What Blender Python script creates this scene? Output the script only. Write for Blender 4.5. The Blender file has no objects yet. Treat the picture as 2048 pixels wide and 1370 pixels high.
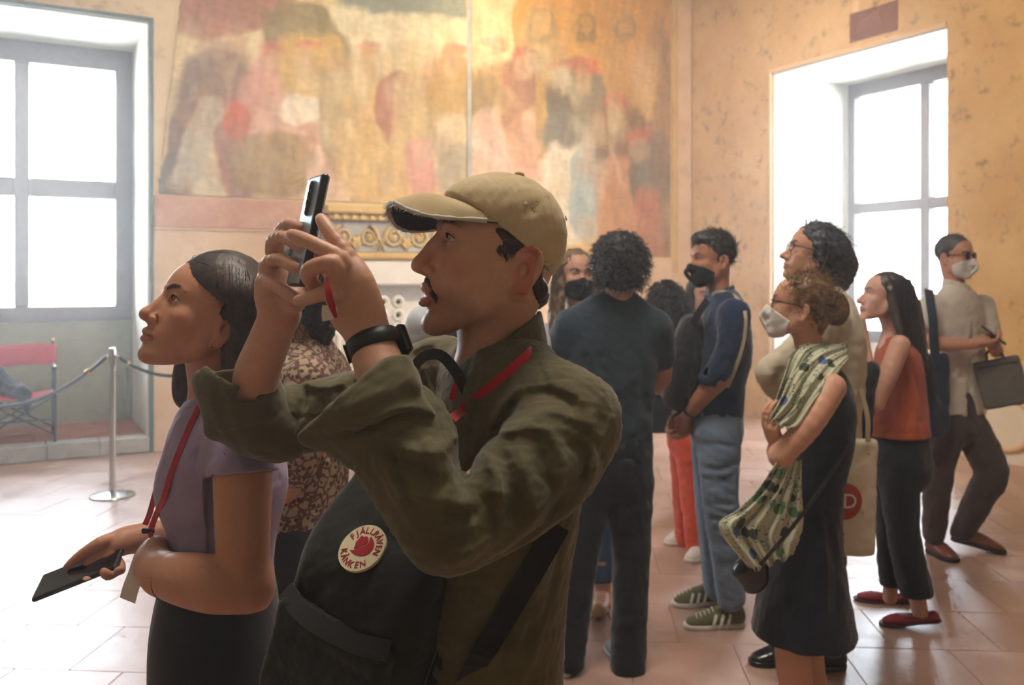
import bpy, math, random
import numpy as np
from mathutils import Vector, Matrix

scene = bpy.context.scene
COL = scene.collection
rnd = random.Random(7)

# ------------------------------------------------------------------ camera
F_PX, HORIZON, CAM_H, CX = 1800.0, 555.0, 1.54, 1024.0
cam_data = bpy.data.cameras.new('camera')
cam_data.sensor_fit = 'HORIZONTAL'
cam_data.sensor_width = 36.0
cam_data.lens = 36.0 * F_PX / 2048.0
cam_data.shift_y = -(685.0 - HORIZON) / 2048.0
cam_data.clip_start = 0.05
cam_data.dof.use_dof = True
cam_data.dof.focus_distance = 1.45
cam_data.dof.aperture_fstop = 6.0
cam = bpy.data.objects.new('camera', cam_data)
cam.location = (0, 0, CAM_H)
cam.rotation_euler = (math.radians(90), 0, 0)
COL.objects.link(cam)
scene.camera = cam

# ------------------------------------------------------------------ daylight outside the windows
world = bpy.data.worlds.new('overcast_sky')
scene.world = world
world.use_nodes = True
bgn = world.node_tree.nodes['Background']
bgn.inputs[0].default_value = (0.86, 0.93, 1.0, 1)
bgn.inputs[1].default_value = 26.0

# ------------------------------------------------------------------ room frame: corner, left wall axis (u), right wall axis (v)
CORNER = np.array([2.176, 10.91])
U = np.array([-0.87613, -0.48207])
V = np.array([0.48207, -0.87613])
def room(s, t, z):
    p = CORNER + U * s + V * t
    return (float(p[0]), float(p[1]), float(z))
ROT_U = math.atan2(U[1], U[0])          # local x along the left wall
M_ROOM = Matrix(((U[0], V[0], 0, CORNER[0]), (U[1], V[1], 0, CORNER[1]), (0, 0, 1, 0), (0, 0, 0, 1)))

def area_light(name, loc, target, size, power, color, spread=180, size_y=None):
    d = bpy.data.lights.new(name, 'AREA')
    d.energy = power; d.color = color; d.size = size; d.spread = math.radians(spread)
    if size_y:
        d.shape = 'RECTANGLE'; d.size_y = size_y
    o = bpy.data.objects.new(name, d)
    o.location = loc
    o.rotation_euler = (Vector(target) - Vector(loc)).to_track_quat('-Z', 'Y').to_euler()
    COL.objects.link(o)
    return o
def spot_light(name, loc, target, power, color, angle=70, blend=0.6, radius=0.12):
    d = bpy.data.lights.new(name, 'SPOT')
    d.energy = power; d.color = color; d.spot_size = math.radians(angle); d.spot_blend = blend; d.shadow_soft_size = radius
    o = bpy.data.objects.new(name, d)
    o.location = loc
    o.rotation_euler = (Vector(target) - Vector(loc)).to_track_quat('-Z', 'Y').to_euler()
    COL.objects.link(o)
    return o
WARM = (1.0, 0.80, 0.54)
# portals: guide the sky's own light in through the two window openings
for loc, tgt in ((room(7.15, -1.35, 2.45), room(7.15, 3.0, 2.45)), (room(-1.35, 2.37, 2.45), room(3.0, 2.37, 2.45))):
    pl = area_light('sky_portal', loc, tgt, 1.9, 1.0, (1, 1, 1), size_y=2.7)
    pl.data.cycles.is_portal = True
# museum spot lamps near the ceiling, aimed at the painted walls
for s in (1.2, 3.2, 5.2):
    spot_light('museum_spot', room(s, 4.4, 4.95), room(s, 0.0, 2.9), 370, WARM, 78, 0.8)
for t in (0.7, 2.9, 4.9):
    spot_light('museum_spot', room(4.2, t, 4.95), room(0.0, t, 2.4), 260, (1.0, 0.74, 0.42), 78, 0.8)
area_light('added_fill_light', room(6.0, 6.6, 5.0), room(6.0, 6.6, 0), 1.4, 130, (1.0, 0.88, 0.76))  # added unseen fill light, lifts the near sides of the people

scene.view_settings.view_transform = 'Standard'
scene.view_settings.look = 'None'
scene.view_settings.exposure = 0.22
scene.view_settings.gamma = 1.0
scene.view_settings.use_curve_mapping = False
scene.cycles.use_denoising = True
scene.cycles.use_adaptive_sampling = True
scene.cycles.adaptive_threshold = 0.14
scene.cycles.adaptive_min_samples = 10
scene.cycles.max_bounces = 6
scene.cycles.diffuse_bounces = 3
scene.cycles.glossy_bounces = 2
scene.cycles.transmission_bounces = 4
scene.cycles.caustics_reflective = False
scene.cycles.caustics_refractive = False
scene.cycles.sample_clamp_indirect = 6.0
# ------------------------------------------------------------------ helpers: colours, materials
def lin(c):
    if isinstance(c, str):
        c = c.lstrip('#'); c = tuple(int(c[i:i + 2], 16) / 255 for i in (0, 2, 4))
    return tuple((x / 12.92) if x <= 0.04045 else ((x + 0.055) / 1.055) ** 2.4 for x in c[:3])
def rgba(c):
    return (*lin(c), 1.0)

def nodes_of(name):
    m = bpy.data.materials.new(name); m.use_nodes = True
    nt = m.node_tree
    return m, nt, nt.nodes['Principled BSDF']
def N(nt, kind, **kw):
    n = nt.nodes.new(kind)
    for k, v in kw.items():
        if k.startswith('i_'):
            n.inputs[k[2:].replace('_', ' ')].default_value = v
        else:
            setattr(n, k, v)
    return n
def cloth(name, c1, c2=None, rough=0.85, weave=900.0, bump=0.15, sheen=0.2, mottle=6.0, noise_bump=0.0):
    """woven cloth: slight colour mottling, fine weave bump"""
    m, nt, b = nodes_of(name)
    c2 = c2 or tuple(x * 0.82 for x in lin(c1)) 
    c2 = c2 if not isinstance(c2, str) else lin(c2)
    tc = N(nt, 'ShaderNodeTexCoord')
    n1 = N(nt, 'ShaderNodeTexNoise', i_Scale=mottle, i_Detail=5.0, i_Roughness=0.6)
    nt.links.new(tc.outputs['Object'], n1.inputs['Vector'])
    r = N(nt, 'ShaderNodeValToRGB')
    r.color_ramp.elements[0].position = 0.35; r.color_ramp.elements[1].position = 0.68
    r.color_ramp.elements[0].color = (*c2, 1); r.color_ramp.elements[1].color = rgba(c1)
    nt.links.new(n1.outputs['Fac'], r.inputs['Fac'])
    nt.links.new(r.outputs['Color'], b.inputs['Base Color'])
    b.inputs['Roughness'].default_value = rough
    b.inputs['Specular IOR Level'].default_value = 0.25
    b.inputs['Sheen Weight'].default_value = sheen
    b.inputs['Sheen Roughness'].default_value = 0.5
    n2 = N(nt, 'ShaderNodeTexNoise', i_Scale=weave, i_Detail=1.0)
    nt.links.new(tc.outputs['Object'], n2.inputs['Vector'])
    bp = N(nt, 'ShaderNodeBump', i_Strength=bump, i_Distance=0.001)
    nt.links.new(n2.outputs['Fac'], bp.inputs['Height'])
    last = bp
    if noise_bump > 0:
        n3 = N(nt, 'ShaderNodeTexNoise', i_Scale=28.0, i_Detail=3.0)
        nt.links.new(tc.outputs['Object'], n3.inputs['Vector'])
        b3 = N(nt, 'ShaderNodeBump', i_Strength=noise_bump, i_Distance=0.01)
        nt.links.new(n3.outputs['Fac'], b3.inputs['Height'])
        nt.links.new(bp.outputs['Normal'], b3.inputs['Normal'])
        last = b3
    nt.links.new(last.outputs['Normal'], b.inputs['Normal'])
    return m
def plain(name, c, rough=0.5, metal=0.0, spec=0.5, noise=0.0, scale=30.0, coat=0.0):
    m, nt, b = nodes_of(name)
    b.inputs['Roughness'].default_value = rough
    b.inputs['Metallic'].default_value = metal
    b.inputs['Specular IOR Level'].default_value = spec
    b.inputs['Coat Weight'].default_value = coat
    tc = N(nt, 'ShaderNodeTexCoord')
    n1 = N(nt, 'ShaderNodeTexNoise', i_Scale=scale, i_Detail=4.0)
    nt.links.new(tc.outputs['Object'], n1.inputs['Vector'])
    mx = N(nt, 'ShaderNodeMix', data_type='RGBA')
    a = lin(c)
    mx.inputs[6].default_value = (*(x * (1 - noise) for x in a), 1)
    mx.inputs[7].default_value = (*(min(1, x * (1 + noise)) for x in a), 1)
    nt.links.new(n1.outputs['Fac'], mx.inputs[0])
    nt.links.new(mx.outputs[2], b.inputs['Base Color'])
    return m
def painted(name, rough=0.55, spec=0.4, sss=0.0, bump=0.0, bump_scale=400.0, fine=0.06, sheen=0.0):
    """colour comes from the mesh's own pigment attribute Col"""
    m, nt, b = nodes_of(name)
    at = N(nt, 'ShaderNodeAttribute', attribute_name='Col')
    tc = N(nt, 'ShaderNodeTexCoord')
    n1 = N(nt, 'ShaderNodeTexNoise', i_Scale=bump_scale * 0.3, i_Detail=4.0)
    nt.links.new(tc.outputs['Object'], n1.inputs['Vector'])
    mr = N(nt, 'ShaderNodeMapRange')
    mr.inputs[3].default_value = 1 - fine * 2; mr.inputs[4].default_value = 1 + fine * 2
    nt.links.new(n1.outputs['Fac'], mr.inputs[0])
    vm = N(nt, 'ShaderNodeVectorMath', operation='SCALE')
    nt.links.new(at.outputs['Color'], vm.inputs[0]); nt.links.new(mr.outputs[0], vm.inputs['Scale'])
    nt.links.new(vm.outputs[0], b.inputs['Base Color'])
    b.inputs['Roughness'].default_value = rough
    b.inputs['Specular IOR Level'].default_value = spec
    b.inputs['Sheen Weight'].default_value = sheen
    if sss:
        b.inputs['Subsurface Weight'].default_value = sss
        b.inputs['Subsurface Radius'].default_value = (1.0, 0.35, 0.2)
        b.inputs['Subsurface Scale'].default_value = 0.008
    if bump:
        n2 = N(nt, 'ShaderNodeTexNoise', i_Scale=bump_scale, i_Detail=3.0)
        nt.links.new(tc.outputs['Object'], n2.inputs['Vector'])
        bp = N(nt, 'ShaderNodeBump', i_Strength=bump, i_Distance=0.002)
        nt.links.new(n2.outputs['Fac'], bp.inputs['Height'])
        nt.links.new(bp.outputs['Normal'], b.inputs['Normal'])
    return m

# ------------------------------------------------------------------ helpers: objects
def empty(name, loc, label=None, cat=None, group=None):
    o = bpy.data.objects.new(name, None)
    o.location = loc; o.empty_display_size = 0.05
    COL.objects.link(o)
    return tag(o, label, cat, group)
def tag(o, label=None, cat=None, group=None, kind=None):
    if label: o['label'] = label
    if cat: o['category'] = cat
    if group: o['group'] = group
    if kind: o['kind'] = kind
    return o
def world_of(o):
    m = o.matrix_basis
    return (world_of(o.parent) @ o.matrix_parent_inverse @ m) if o.parent else m
def attach(o, parent):
    o.parent = parent
    o.matrix_parent_inverse = world_of(parent).inverted()
def mesh_np(name, v, faces, mat=None, parent=None, smooth=True, col=None, label=None):
    """faces: int array (n,4) or (n,3) or list of arrays of those"""
    me = bpy.data.meshes.new(name)
    v = np.asarray(v, np.float32)
    fl = faces if isinstance(faces, list) else [faces]
    fl = [np.asarray(f, np.int32) for f in fl if len(f)]
    loops = np.concatenate([f.ravel() for f in fl])
    sizes = np.concatenate([np.full(len(f), f.shape[1], np.int32) for f in fl])
    me.vertices.add(len(v)); me.vertices.foreach_set('co', v.ravel())
    me.loops.add(len(loops)); me.loops.foreach_set('vertex_index', loops)
    me.polygons.add(len(sizes))
    me.polygons.foreach_set('loop_start', np.concatenate([[0], np.cumsum(sizes)[:-1]]).astype(np.int32))
    me.polygons.foreach_set('use_smooth', np.full(len(sizes), smooth))
    me.update(calc_edges=True)
    if col is not None:
        a = me.color_attributes.new('Col', 'FLOAT_COLOR', 'POINT')
        c = np.ones((len(v), 4), np.float32); c[:, :3] = col
        a.data.foreach_set('color', c.ravel())
    if mat: me.materials.append(mat)
    o = bpy.data.objects.new(name, me)
    COL.objects.link(o)
    if parent: attach(o, parent)
    if label: o['label'] = label
    return o
class MB:
    """collects simple solids into ONE mesh"""
    def __init__(self): self.v = []; self.f = []
    def add(self, v, f):
        n = len(self.v); self.v += [tuple(p) for p in v]; self.f += [tuple(i + n for i in q) for q in f]
        return self
    def box(self, c, size, M=None, bevel=0.0):
        x, y, z = (s / 2 for s in size)
        if bevel > 0:
            b = min(bevel, x * .9, y * .9, z * .9)
            vs = []; 
            for sx in (-1, 1):
                for sy in (-1, 1):
                    for sz in (-1, 1):
                        vs += [(sx * (x - b), sy * (y - b), sz * z), (sx * (x - b), sy * y, sz * (z - b)), (sx * x, sy * (y - b), sz * (z - b))]
            idx = lambda sx, sy, sz, k: (((sx + 1) // 2) * 4 + ((sy + 1) // 2) * 2 + (sz + 1) // 2) * 3 + k
            fs = []
            for s in (-1, 1):
                q = [(-1, -1), (1, -1), (1, 1), (-1, 1)]
                if s < 0: q = q[::-1]
                fs.append([idx(a, b_, s, 0) for a, b_ in q])
                fs.append([idx(a, s, b_, 1) for a, b_ in q[::-1]])
                fs.append([idx(s, a, b_, 2) for a, b_ in q])
            for sx in (-1, 1):
                for sy in (-1, 1):
                    fs.append([idx(sx, sy, -1, 1), idx(sx, sy, -1, 2), idx(sx, sy, 1, 2), idx(sx, sy, 1, 1)])
                    fs.append([idx(sx, -1, sy, 0), idx(sx, -1, sy, 2), idx(sx, 1, sy, 2), idx(sx, 1, sy, 0)])
                    fs.append([idx(-1, sx, sy, 0), idx(-1, sx, sy, 1), idx(1, sx, sy, 1), idx(1, sx, sy, 0)])
                    for sz in (-1, 1):
                        fs.append([idx(sx, sy, sz, 0), idx(sx, sy, sz, 1), idx(sx, sy, sz, 2)])
        else:
            vs = [(a * x, b * y, d * z) for a in (-1, 1) for b in (-1, 1) for d in (-1, 1)]
            fs = [(0, 1, 3, 2), (4, 6, 7, 5), (0, 4, 5, 1), (2, 3, 7, 6), (0, 2, 6, 4), (1, 5, 7, 3)]
        out = []
        for p in vs:
            p = Vector(p)
            if M is not None: p = M @ p
            out.append(p + Vector(c))
        return self.add(out, fs)
    def tube(self, pts, r, n=10, caps=True, flat=None):
        pts = [Vector(p) for p in pts]
        rs = r if isinstance(r, (list, tuple)) else [r] * len(pts)
        base = len(self.v); prev = None
        for i, p in enumerate(pts):
            t = (pts[min(i + 1, len(pts) - 1)] - pts[max(i - 1, 0)]).normalized()
            if prev is None:
                a = t.orthogonal().normalized()
                if flat is not None:
                    a = (Vector(flat[0]) - t * t.dot(Vector(flat[0]))).normalized()
            else:
                a = (prev - t * prev.dot(t))
                a = a.normalized() if a.length > 1e-6 else t.orthogonal().normalized()
            if flat is not None:
                a = (Vector(flat[0]) - t * t.dot(Vector(flat[0])))
                a = a.normalized() if a.length > 1e-4 else prev
            prev = a
            b = t.cross(a)
            for k in range(n):
                an = 2 * math.pi * k / n
                q = p + a * math.cos(an) * rs[i] * (flat[1] if flat else 1) + b * math.sin(an) * rs[i]
                self.v.append(tuple(q))
        for i in range(len(pts) - 1):
            for k in range(n):
                a0 = base + i * n + k; a1 = base + i * n + (k + 1) % n
                self.f.append((a0, a1, a1 + n, a0 + n))
        if caps:
            self.f.append(tuple(base + k for k in range(n))[::-1])
            self.f.append(tuple(base + (len(pts) - 1) * n + k for k in range(n)))
        return self
    def lathe(self, prof, c=(0, 0, 0), n=24, M=None):
        base = len(self.v)
        for r, z in prof:
            for k in range(n):
                a = 2 * math.pi * k / n
                p = Vector((r * math.cos(a), r * math.sin(a), z))
                if M is not None: p = M @ p
                self.v.append(tuple(p + Vector(c)))
        for i in range(len(prof) - 1):
            for k in range(n):
                a0 = base + i * n + k; a1 = base + i * n + (k + 1) % n
                self.f.append((a0, a1, a1 + n, a0 + n))
        self.f.append(tuple(base + k for k in range(n))[::-1])
        self.f.append(tuple(base + (len(prof) - 1) * n + k for k in range(n)))
        return self
    def build(self, name, mat, parent=None, smooth=False, label=None, M=None):
        me = bpy.data.meshes.new(name)
        vs = self.v if M is None else [tuple(M @ Vector(p)) for p in self.v]
        me.from_pydata(vs, [], self.f); me.update()
        if smooth:
            me.polygons.foreach_set('use_smooth', [True] * len(me.polygons))
        if smooth == 'auto':
            me.set_sharp_from_angle(angle=math.radians(40))
        if mat: me.materials.append(mat)
        o = bpy.data.objects.new(name, me); COL.objects.link(o)
        if parent: attach(o, parent)
        if label: o['label'] = label
        return o

# ------------------------------------------------------------------ pixel + depth -> place in the room
def P(px, py, d):
    return np.array([(px - CX) / F_PX * d, d, CAM_H + (HORIZON - py) / F_PX * d])
def PX(px, d):            # a length of px pixels at distance d, in metres
    return px * d / F_PX
def floor_d(py):
    return F_PX * CAM_H / (py - HORIZON)

# ------------------------------------------------------------------ smooth solid modelling on a grid
def catmull(pts, n):
    pts = np.asarray(pts, float)
    if len(pts) < 3 or n <= 1: return pts
    P0 = np.vstack([2 * pts[0] - pts[1], pts, 2 * pts[-1] - pts[-2]])
    out = []
    for i in range(1, len(P0) - 2):
        a, b, c, d = P0[i - 1], P0[i], P0[i + 1], P0[i + 2]
        for k in range(n):
            t = k / n
            out.append(0.5 * ((2 * b) + (-a + c) * t + (2 * a - 5 * b + 4 * c - d) * t * t + (-a + 3 * b - 3 * c + d) * t ** 3))
    out.append(pts[-1])
    return np.array(out)
def frame(yaw, pitch=0.0, roll=0.0):
    """columns: subject's right, forward, up.  yaw 0 faces the viewer, 90 faces picture left, 180 away"""
    y, p, r = (math.radians(a) for a in (yaw, pitch, roll))
    fwd = np.array([-math.sin(y) * math.cos(p), -math.cos(y) * math.cos(p), math.sin(p)])
    rt = np.cross(fwd, [0, 0, 1.0]); rt /= np.linalg.norm(rt)
    up = np.cross(rt, fwd)
    rt2 = rt * math.cos(r) + up * math.sin(r); up2 = up * math.cos(r) - rt * math.sin(r)
    return np.stack([rt2, fwd, up2], 1)

class SDF:
    def __init__(self, vox, k=0.01):
        self.vox = vox; self.k = k; self.prims = []; self.box = []
    def _put(self, lo, hi, fn, op, k, grow=0.0):
        lo = np.asarray(lo, float) - grow; hi = np.asarray(hi, float) + grow
        self.prims.append((lo, hi, fn, op, k))
        if op == 'u': self.box.append((lo, hi))
    def seg(self, a, b, ra, rb=None, k=None, op='u', wide=None, ws=1.0, ws2=None):
        a = np.asarray(a, float); b = np.asarray(b, float); rb = ra if rb is None else rb
        k = self.k if k is None else k
        ab = b - a; L2 = max(float(ab @ ab), 1e-12)
        ws2 = ws if ws2 is None else ws2
        w = None
        if wide is not None:
            w = np.asarray(wide, float); w = w / np.linalg.norm(w)
        def fn(x, y, z):
            qx, qy, qz = x - a[0], y - a[1], z - a[2]
            t = np.clip((qx * ab[0] + qy * ab[1] + qz * ab[2]) / L2, 0, 1)
            qx = qx - t * ab[0]; qy = qy - t * ab[1]; qz = qz - t * ab[2]
            d2 = qx * qx + qy * qy + qz * qz
            if w is not None:
                qw = qx * w[0] + qy * w[1] + qz * w[2]
                s = ws + (ws2 - ws) * t
                d2 = np.maximum(d2 - qw * qw * (1 - 1 / (s * s)), 0)
            return np.sqrt(d2) - (ra + (rb - ra) * t)
        r = max(ra, rb) * max(1.0, ws, ws2)
        self._put(np.minimum(a, b) - r, np.maximum(a, b) + r, fn, op, k)
        return self
    def chain(self, pts, rs, k=None, op='u', wide=None, ws=1.0, n=4):
        """tapered tube through pts; radii rs; wide axis with ratio ws (scalar or list)"""
        pts = np.asarray(pts, float); m = len(pts)
        rs = np.asarray([rs] * m if np.isscalar(rs) else rs, float)
        wl = np.asarray([ws] * m if np.isscalar(ws) else ws, float)
        wv = None
        if wide is not None:
            wv = np.asarray(wide, float)
            wv = np.tile(wv, (m, 1)) if wv.ndim == 1 else wv
        full = np.hstack([pts, rs[:, None], wl[:, None]] + ([wv] if wv is not None else []))
        full = catmull(full, n)
        kk = self.k if k is None else k
        for i in range(len(full) - 1):
            p, q = full[i], full[i + 1]
            self.seg(p[:3], q[:3], max(p[3], 1e-4), max(q[3], 1e-4), k=(kk if i == 0 else min(kk, 0.004)), op=op,
                     wide=None if wv is None else (p[5:8] + q[5:8]), ws=max(p[4], .2), ws2=max(q[4], .2))
        return self
    def ell(self, c, r, R=None, k=None, op='u'):
        c = np.asarray(c, float); r = np.asarray([r] * 3 if np.isscalar(r) else r, float)
        R = np.eye(3) if R is None else np.asarray(R, float)
        k = self.k if k is None else k
        rm = float(r.min())
        def fn(x, y, z):
            qx, qy, qz = x - c[0], y - c[1], z - c[2]
            k0 = 0; k1 = 0
            for i in range(3):
                l = qx * R[0, i] + qy * R[1, i] + qz * R[2, i]
                k0 = k0 + (l / r[i]) ** 2; k1 = k1 + (l / (r[i] * r[i])) ** 2
            k0 = np.sqrt(k0)
            return np.where(k0 < 1e-3, -rm, k0 * (k0 - 1) / np.sqrt(k1 + 1e-9))
        ext = np.sqrt(((R * r) ** 2).sum(1))
        self._put(c - ext, c + ext, fn, op, k)
        return self
    def rbox(self, c, half, R=None, rad=0.01, k=None, op='u'):
        c = np.asarray(c, float); h = np.asarray(half, float) - rad
        R = np.eye(3) if R is None else np.asarray(R, float)
        k = self.k if k is None else k
        def fn(x, y, z):
            q = [(x - c[0]) * R[0, i] + (y - c[1]) * R[1, i] + (z - c[2]) * R[2, i] for i in range(3)]
            q = [np.abs(q[i]) - h[i] for i in range(3)]
            o = np.sqrt(np.maximum(q[0], 0) ** 2 + np.maximum(q[1], 0) ** 2 + np.maximum(q[2], 0) ** 2)
            return o + np.minimum(np.maximum(np.maximum(q[0], q[1]), q[2]), 0) - rad
        ext = np.abs(R) @ (np.asarray(half, float))
        self._put(c - ext, c + ext, fn, op, k)
        return self
    def plane_cut(self, p, n, lo, hi, k=0.004):
        """remove what lies on the side the normal points to, inside the box lo..hi"""
        p = np.asarray(p, float); n = np.asarray(n, float); n = n / np.linalg.norm(n)
        self._put(lo, hi, lambda x, y, z: -((x - p[0]) * n[0] + (y - p[1]) * n[1] + (z - p[2]) * n[2]) + 0 * (x + y + z), 's', k)
        return self
    def at(self, pts):
        p = np.asarray(pts, float); x, y, z = (p[:, i][:, None, None] for i in range(3))
        D = np.full((len(p), 1, 1), 9.0)
        for plo, phi, fn, op, k in self.prims:
            d = fn(x, y, z)
            if op == 'g':
                inb = ((p >= plo) & (p <= phi)).all(1)[:, None, None]
                D = D + np.where(inb, d, 0)
            elif op == 'u':
                if k > 0:
                    h = np.clip(0.5 + 0.5 * (D - d) / k, 0, 1); D = D + (d - D) * h - k * h * (1 - h)
                else: D = np.minimum(D, d)
            else:
                inb = ((p >= plo - k) & (p <= phi + k)).all(1)[:, None, None]
                d = -d
                if k > 0:
                    h = np.clip(0.5 - 0.5 * (D - d) / k, 0, 1); D = np.where(inb, D + (d - D) * h + k * h * (1 - h), D)
                else: D = np.where(inb, np.maximum(D, d), D)
        return D[:, 0, 0]
    def hit(self, px, py, d0, d1, off=0.002, n=500, default=None):
        """first surface point seen from the viewpoint through a picture place, lifted by off"""
        ds = np.linspace(d0, d1, n); q = np.array([P(px, py, d) for d in ds]); D = self.at(q)
        i = np.argmax(D < 0)
        if D[i] >= 0: return P(px, py, default or (d0 + d1) / 2)
        d = ds[i]
        if i > 0: d = ds[i - 1] + (ds[i] - ds[i - 1]) * D[i - 1] / (D[i - 1] - D[i])
        return P(px, py, d - off)
    def fold(self, pts, w, amp, n=4, dy=1.0):
        """amp > 0 presses a groove along pts, amp < 0 raises a ridge; tapers at both ends"""
        pts = catmull(np.asarray(pts, float), n)
        m = len(pts)
        a = pts[:-1]; b = pts[1:]
        def fn(x, y, z):
            best = None; tt = None
            for i in range(m - 1):
                ab = b[i] - a[i]; L2 = max(float(ab @ ab), 1e-12)
                qx, qy, qz = x - a[i][0], y - a[i][1], z - a[i][2]
                t = np.clip((qx * ab[0] + dy * qy * ab[1] + qz * ab[2]) / L2, 0, 1)
                d2 = (qx - t * ab[0]) ** 2 + ((qy - t * ab[1]) * dy) ** 2 + (qz - t * ab[2]) ** 2
                g = (i + t) / (m - 1)
                if best is None: best, tt = d2, g
                else:
                    sel = d2 < best
                    best = np.where(sel, d2, best); tt = np.where(sel, g, tt)
            return amp * np.exp(-best / (w * w)) * np.clip(np.sin(np.pi * np.clip(tt, .06, .94)) * 1.6, 0, 1)
        ext = np.array([2.4 * w, 2.4 * w / max(dy, .1), 2.4 * w])
        self._put(pts.min(0) - ext, pts.max(0) + ext, fn, 'g', 0)
        return self
    def field(self, lo, hi, vox):
        n = np.maximum(np.ceil((hi - lo) / vox).astype(int) + 1, 2)
        ax = [(lo[i] + vox * np.arange(n[i])).astype(np.float32) for i in range(3)]
        D = np.full(tuple(n), 9.0, np.float32)
        for plo, phi, fn, op, k in self.prims:
            mg = (k * 1.05 + 3.2 * vox) if op != 'g' else 0.0
            i0 = np.maximum(np.floor((plo - mg - lo) / vox).astype(int), 0)
            i1 = np.minimum(np.ceil((phi + mg - lo) / vox).astype(int) + 1, n)
            if (i1 <= i0).any(): continue
            sl = tuple(slice(i0[j], i1[j]) for j in range(3))
            d = fn(ax[0][sl[0]][:, None, None], ax[1][sl[1]][None, :, None], ax[2][sl[2]][None, None, :]).astype(np.float32)
            A = D[sl]
            if op == 'u':
                if k > 0:
                    h = np.clip(0.5 + 0.5 * (A - d) / k, 0, 1)
                    D[sl] = A + (d - A) * h - k * h * (1 - h)
                else: D[sl] = np.minimum(A, d)
            elif op == 's':
                d = -d
                if k > 0:
                    h = np.clip(0.5 - 0.5 * (A - d) / k, 0, 1)
                    D[sl] = A + (d - A) * h + k * h * (1 - h)
                else: D[sl] = np.maximum(A, d)
            else:
                D[sl] = A + d
        return D
    def verts(self, regions=None):
        if regions is None:
            lo = np.min([b[0] for b in self.box], 0) - 4 * self.vox
            hi = np.max([b[1] for b in self.box], 0) + 4 * self.vox
            regions = [(lo, hi, self.vox)]
        VV, FF, n0 = [], [], 0
        for lo, hi, vox in regions:
            lo = np.asarray(lo, float); hi = np.asarray(hi, float)
            v, f = surface_nets(self.field(lo, hi, vox), lo, vox)
            VV.append(v); FF.append(f + n0); n0 += len(v)
        return np.concatenate(VV), np.concatenate(FF)
    def build(self, name, mat, parent=None, regions=None, smooth=1, disp=None, col=None, paint=None, label=None):
        v, f = self.verts(regions)
        if smooth: v = relax(v, f, smooth)
        if disp:
            nrm = vnormals(v, f)
            for amp, sc, seed in disp:
                v = v + nrm * (amp * wobble(v * np.asarray(sc), seed))[:, None]
        c = None
        if col is not None:
            c = np.tile(np.array(lin(col), np.float32), (len(v), 1))
            for w, pc in (paint or []):
                ww = np.clip(w(v), 0, 1)[:, None].astype(np.float32)
                c = c * (1 - ww) + np.array(lin(pc), np.float32) * ww
        return mesh_np(name, v, f, mat, parent, True, c, label)

def surface_nets(D, lo, vox):
    S = D < 0
    cnt = np.zeros(tuple(s - 1 for s in D.shape), np.int8)
    offs = [(i, j, k) for i in (0, 1) for j in (0, 1) for k in (0, 1)]
    nx, ny, nz = D.shape
    for i, j, k in offs:
        cnt += S[i:nx - 1 + i, j:ny - 1 + j, k:nz - 1 + k]
    act = np.argwhere((cnt > 0) & (cnt < 8))
    if not len(act): return np.zeros((0, 3)), np.zeros((0, 4), int)
    val = np.stack([D[act[:, 0] + i, act[:, 1] + j, act[:, 2] + k] for i, j, k in offs], 1)
    acc = np.zeros((len(act), 3)); num = np.zeros(len(act))
    for a in range(8):
        for b in range(a + 1, 8):
            if sum(abs(offs[a][q] - offs[b][q]) for q in range(3)) != 1: continue
            va, vb = val[:, a], val[:, b]
            m = (va < 0) != (vb < 0)
            t = np.where(m, va / np.where(m, va - vb, 1), 0)
            p = np.array(offs[a])[None] + t[:, None] * (np.array(offs[b]) - np.array(offs[a]))[None]
            acc += np.where(m[:, None], p, 0); num += m
    v = (act + acc / num[:, None]) * vox + lo
    idx = np.full(cnt.shape, -1, np.int32)
    idx[act[:, 0], act[:, 1], act[:, 2]] = np.arange(len(act))
    F = []
    for ax in range(3):
        u, w = [(1, 2), (2, 0), (0, 1)][ax]
        sl0 = [slice(None)] * 3; sl1 = [slice(None)] * 3
        sl0[ax] = slice(0, D.shape[ax] - 1); sl1[ax] = slice(1, D.shape[ax])
        for q in (u, w):
            sl0[q] = slice(1, D.shape[q] - 1); sl1[q] = slice(1, D.shape[q] - 1)
        A = S[tuple(sl0)]; B = S[tuple(sl1)]
        e = np.argwhere(A != B)
        if not len(e): continue
        inside = A[e[:, 0], e[:, 1], e[:, 2]]
        base = e.copy(); base[:, u] += 1; base[:, w] += 1
        du = np.zeros(3, int); du[u] = 1
        dw = np.zeros(3, int); dw[w] = 1
        c = [base - du - dw, base - dw, base, base - du]
        q = np.stack([idx[x[:, 0], x[:, 1], x[:, 2]] for x in c], 1)
        q = np.where(inside[:, None], q, q[:, ::-1])
        F.append(q)
    F = np.concatenate(F)
    return v, F[(F >= 0).all(1)]
def relax(v, f, it=1, lam=0.5):
    n = len(v)
    e = np.concatenate([f[:, [0, 1]], f[:, [1, 2]], f[:, [2, 3]], f[:, [3, 0]]])
    i = np.concatenate([e[:, 0], e[:, 1]]); j = np.concatenate([e[:, 1], e[:, 0]])
    deg = np.maximum(np.bincount(i, minlength=n), 1)
    for _ in range(it):
        s = np.stack([np.bincount(i, weights=v[j, a], minlength=n) for a in range(3)], 1) / deg[:, None]
        v = v + (s - v) * lam
    return v
def vnormals(v, f):
    fn = np.cross(v[f[:, 2]] - v[f[:, 0]], v[f[:, 3]] - v[f[:, 1]])
    out = np.zeros_like(v)
    for a in range(3):
        out[:, a] = sum(np.bincount(f[:, q], weights=fn[:, a], minlength=len(v)) for q in range(f.shape[1]))
    return out / np.maximum(np.linalg.norm(out, axis=1), 1e-12)[:, None]
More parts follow.
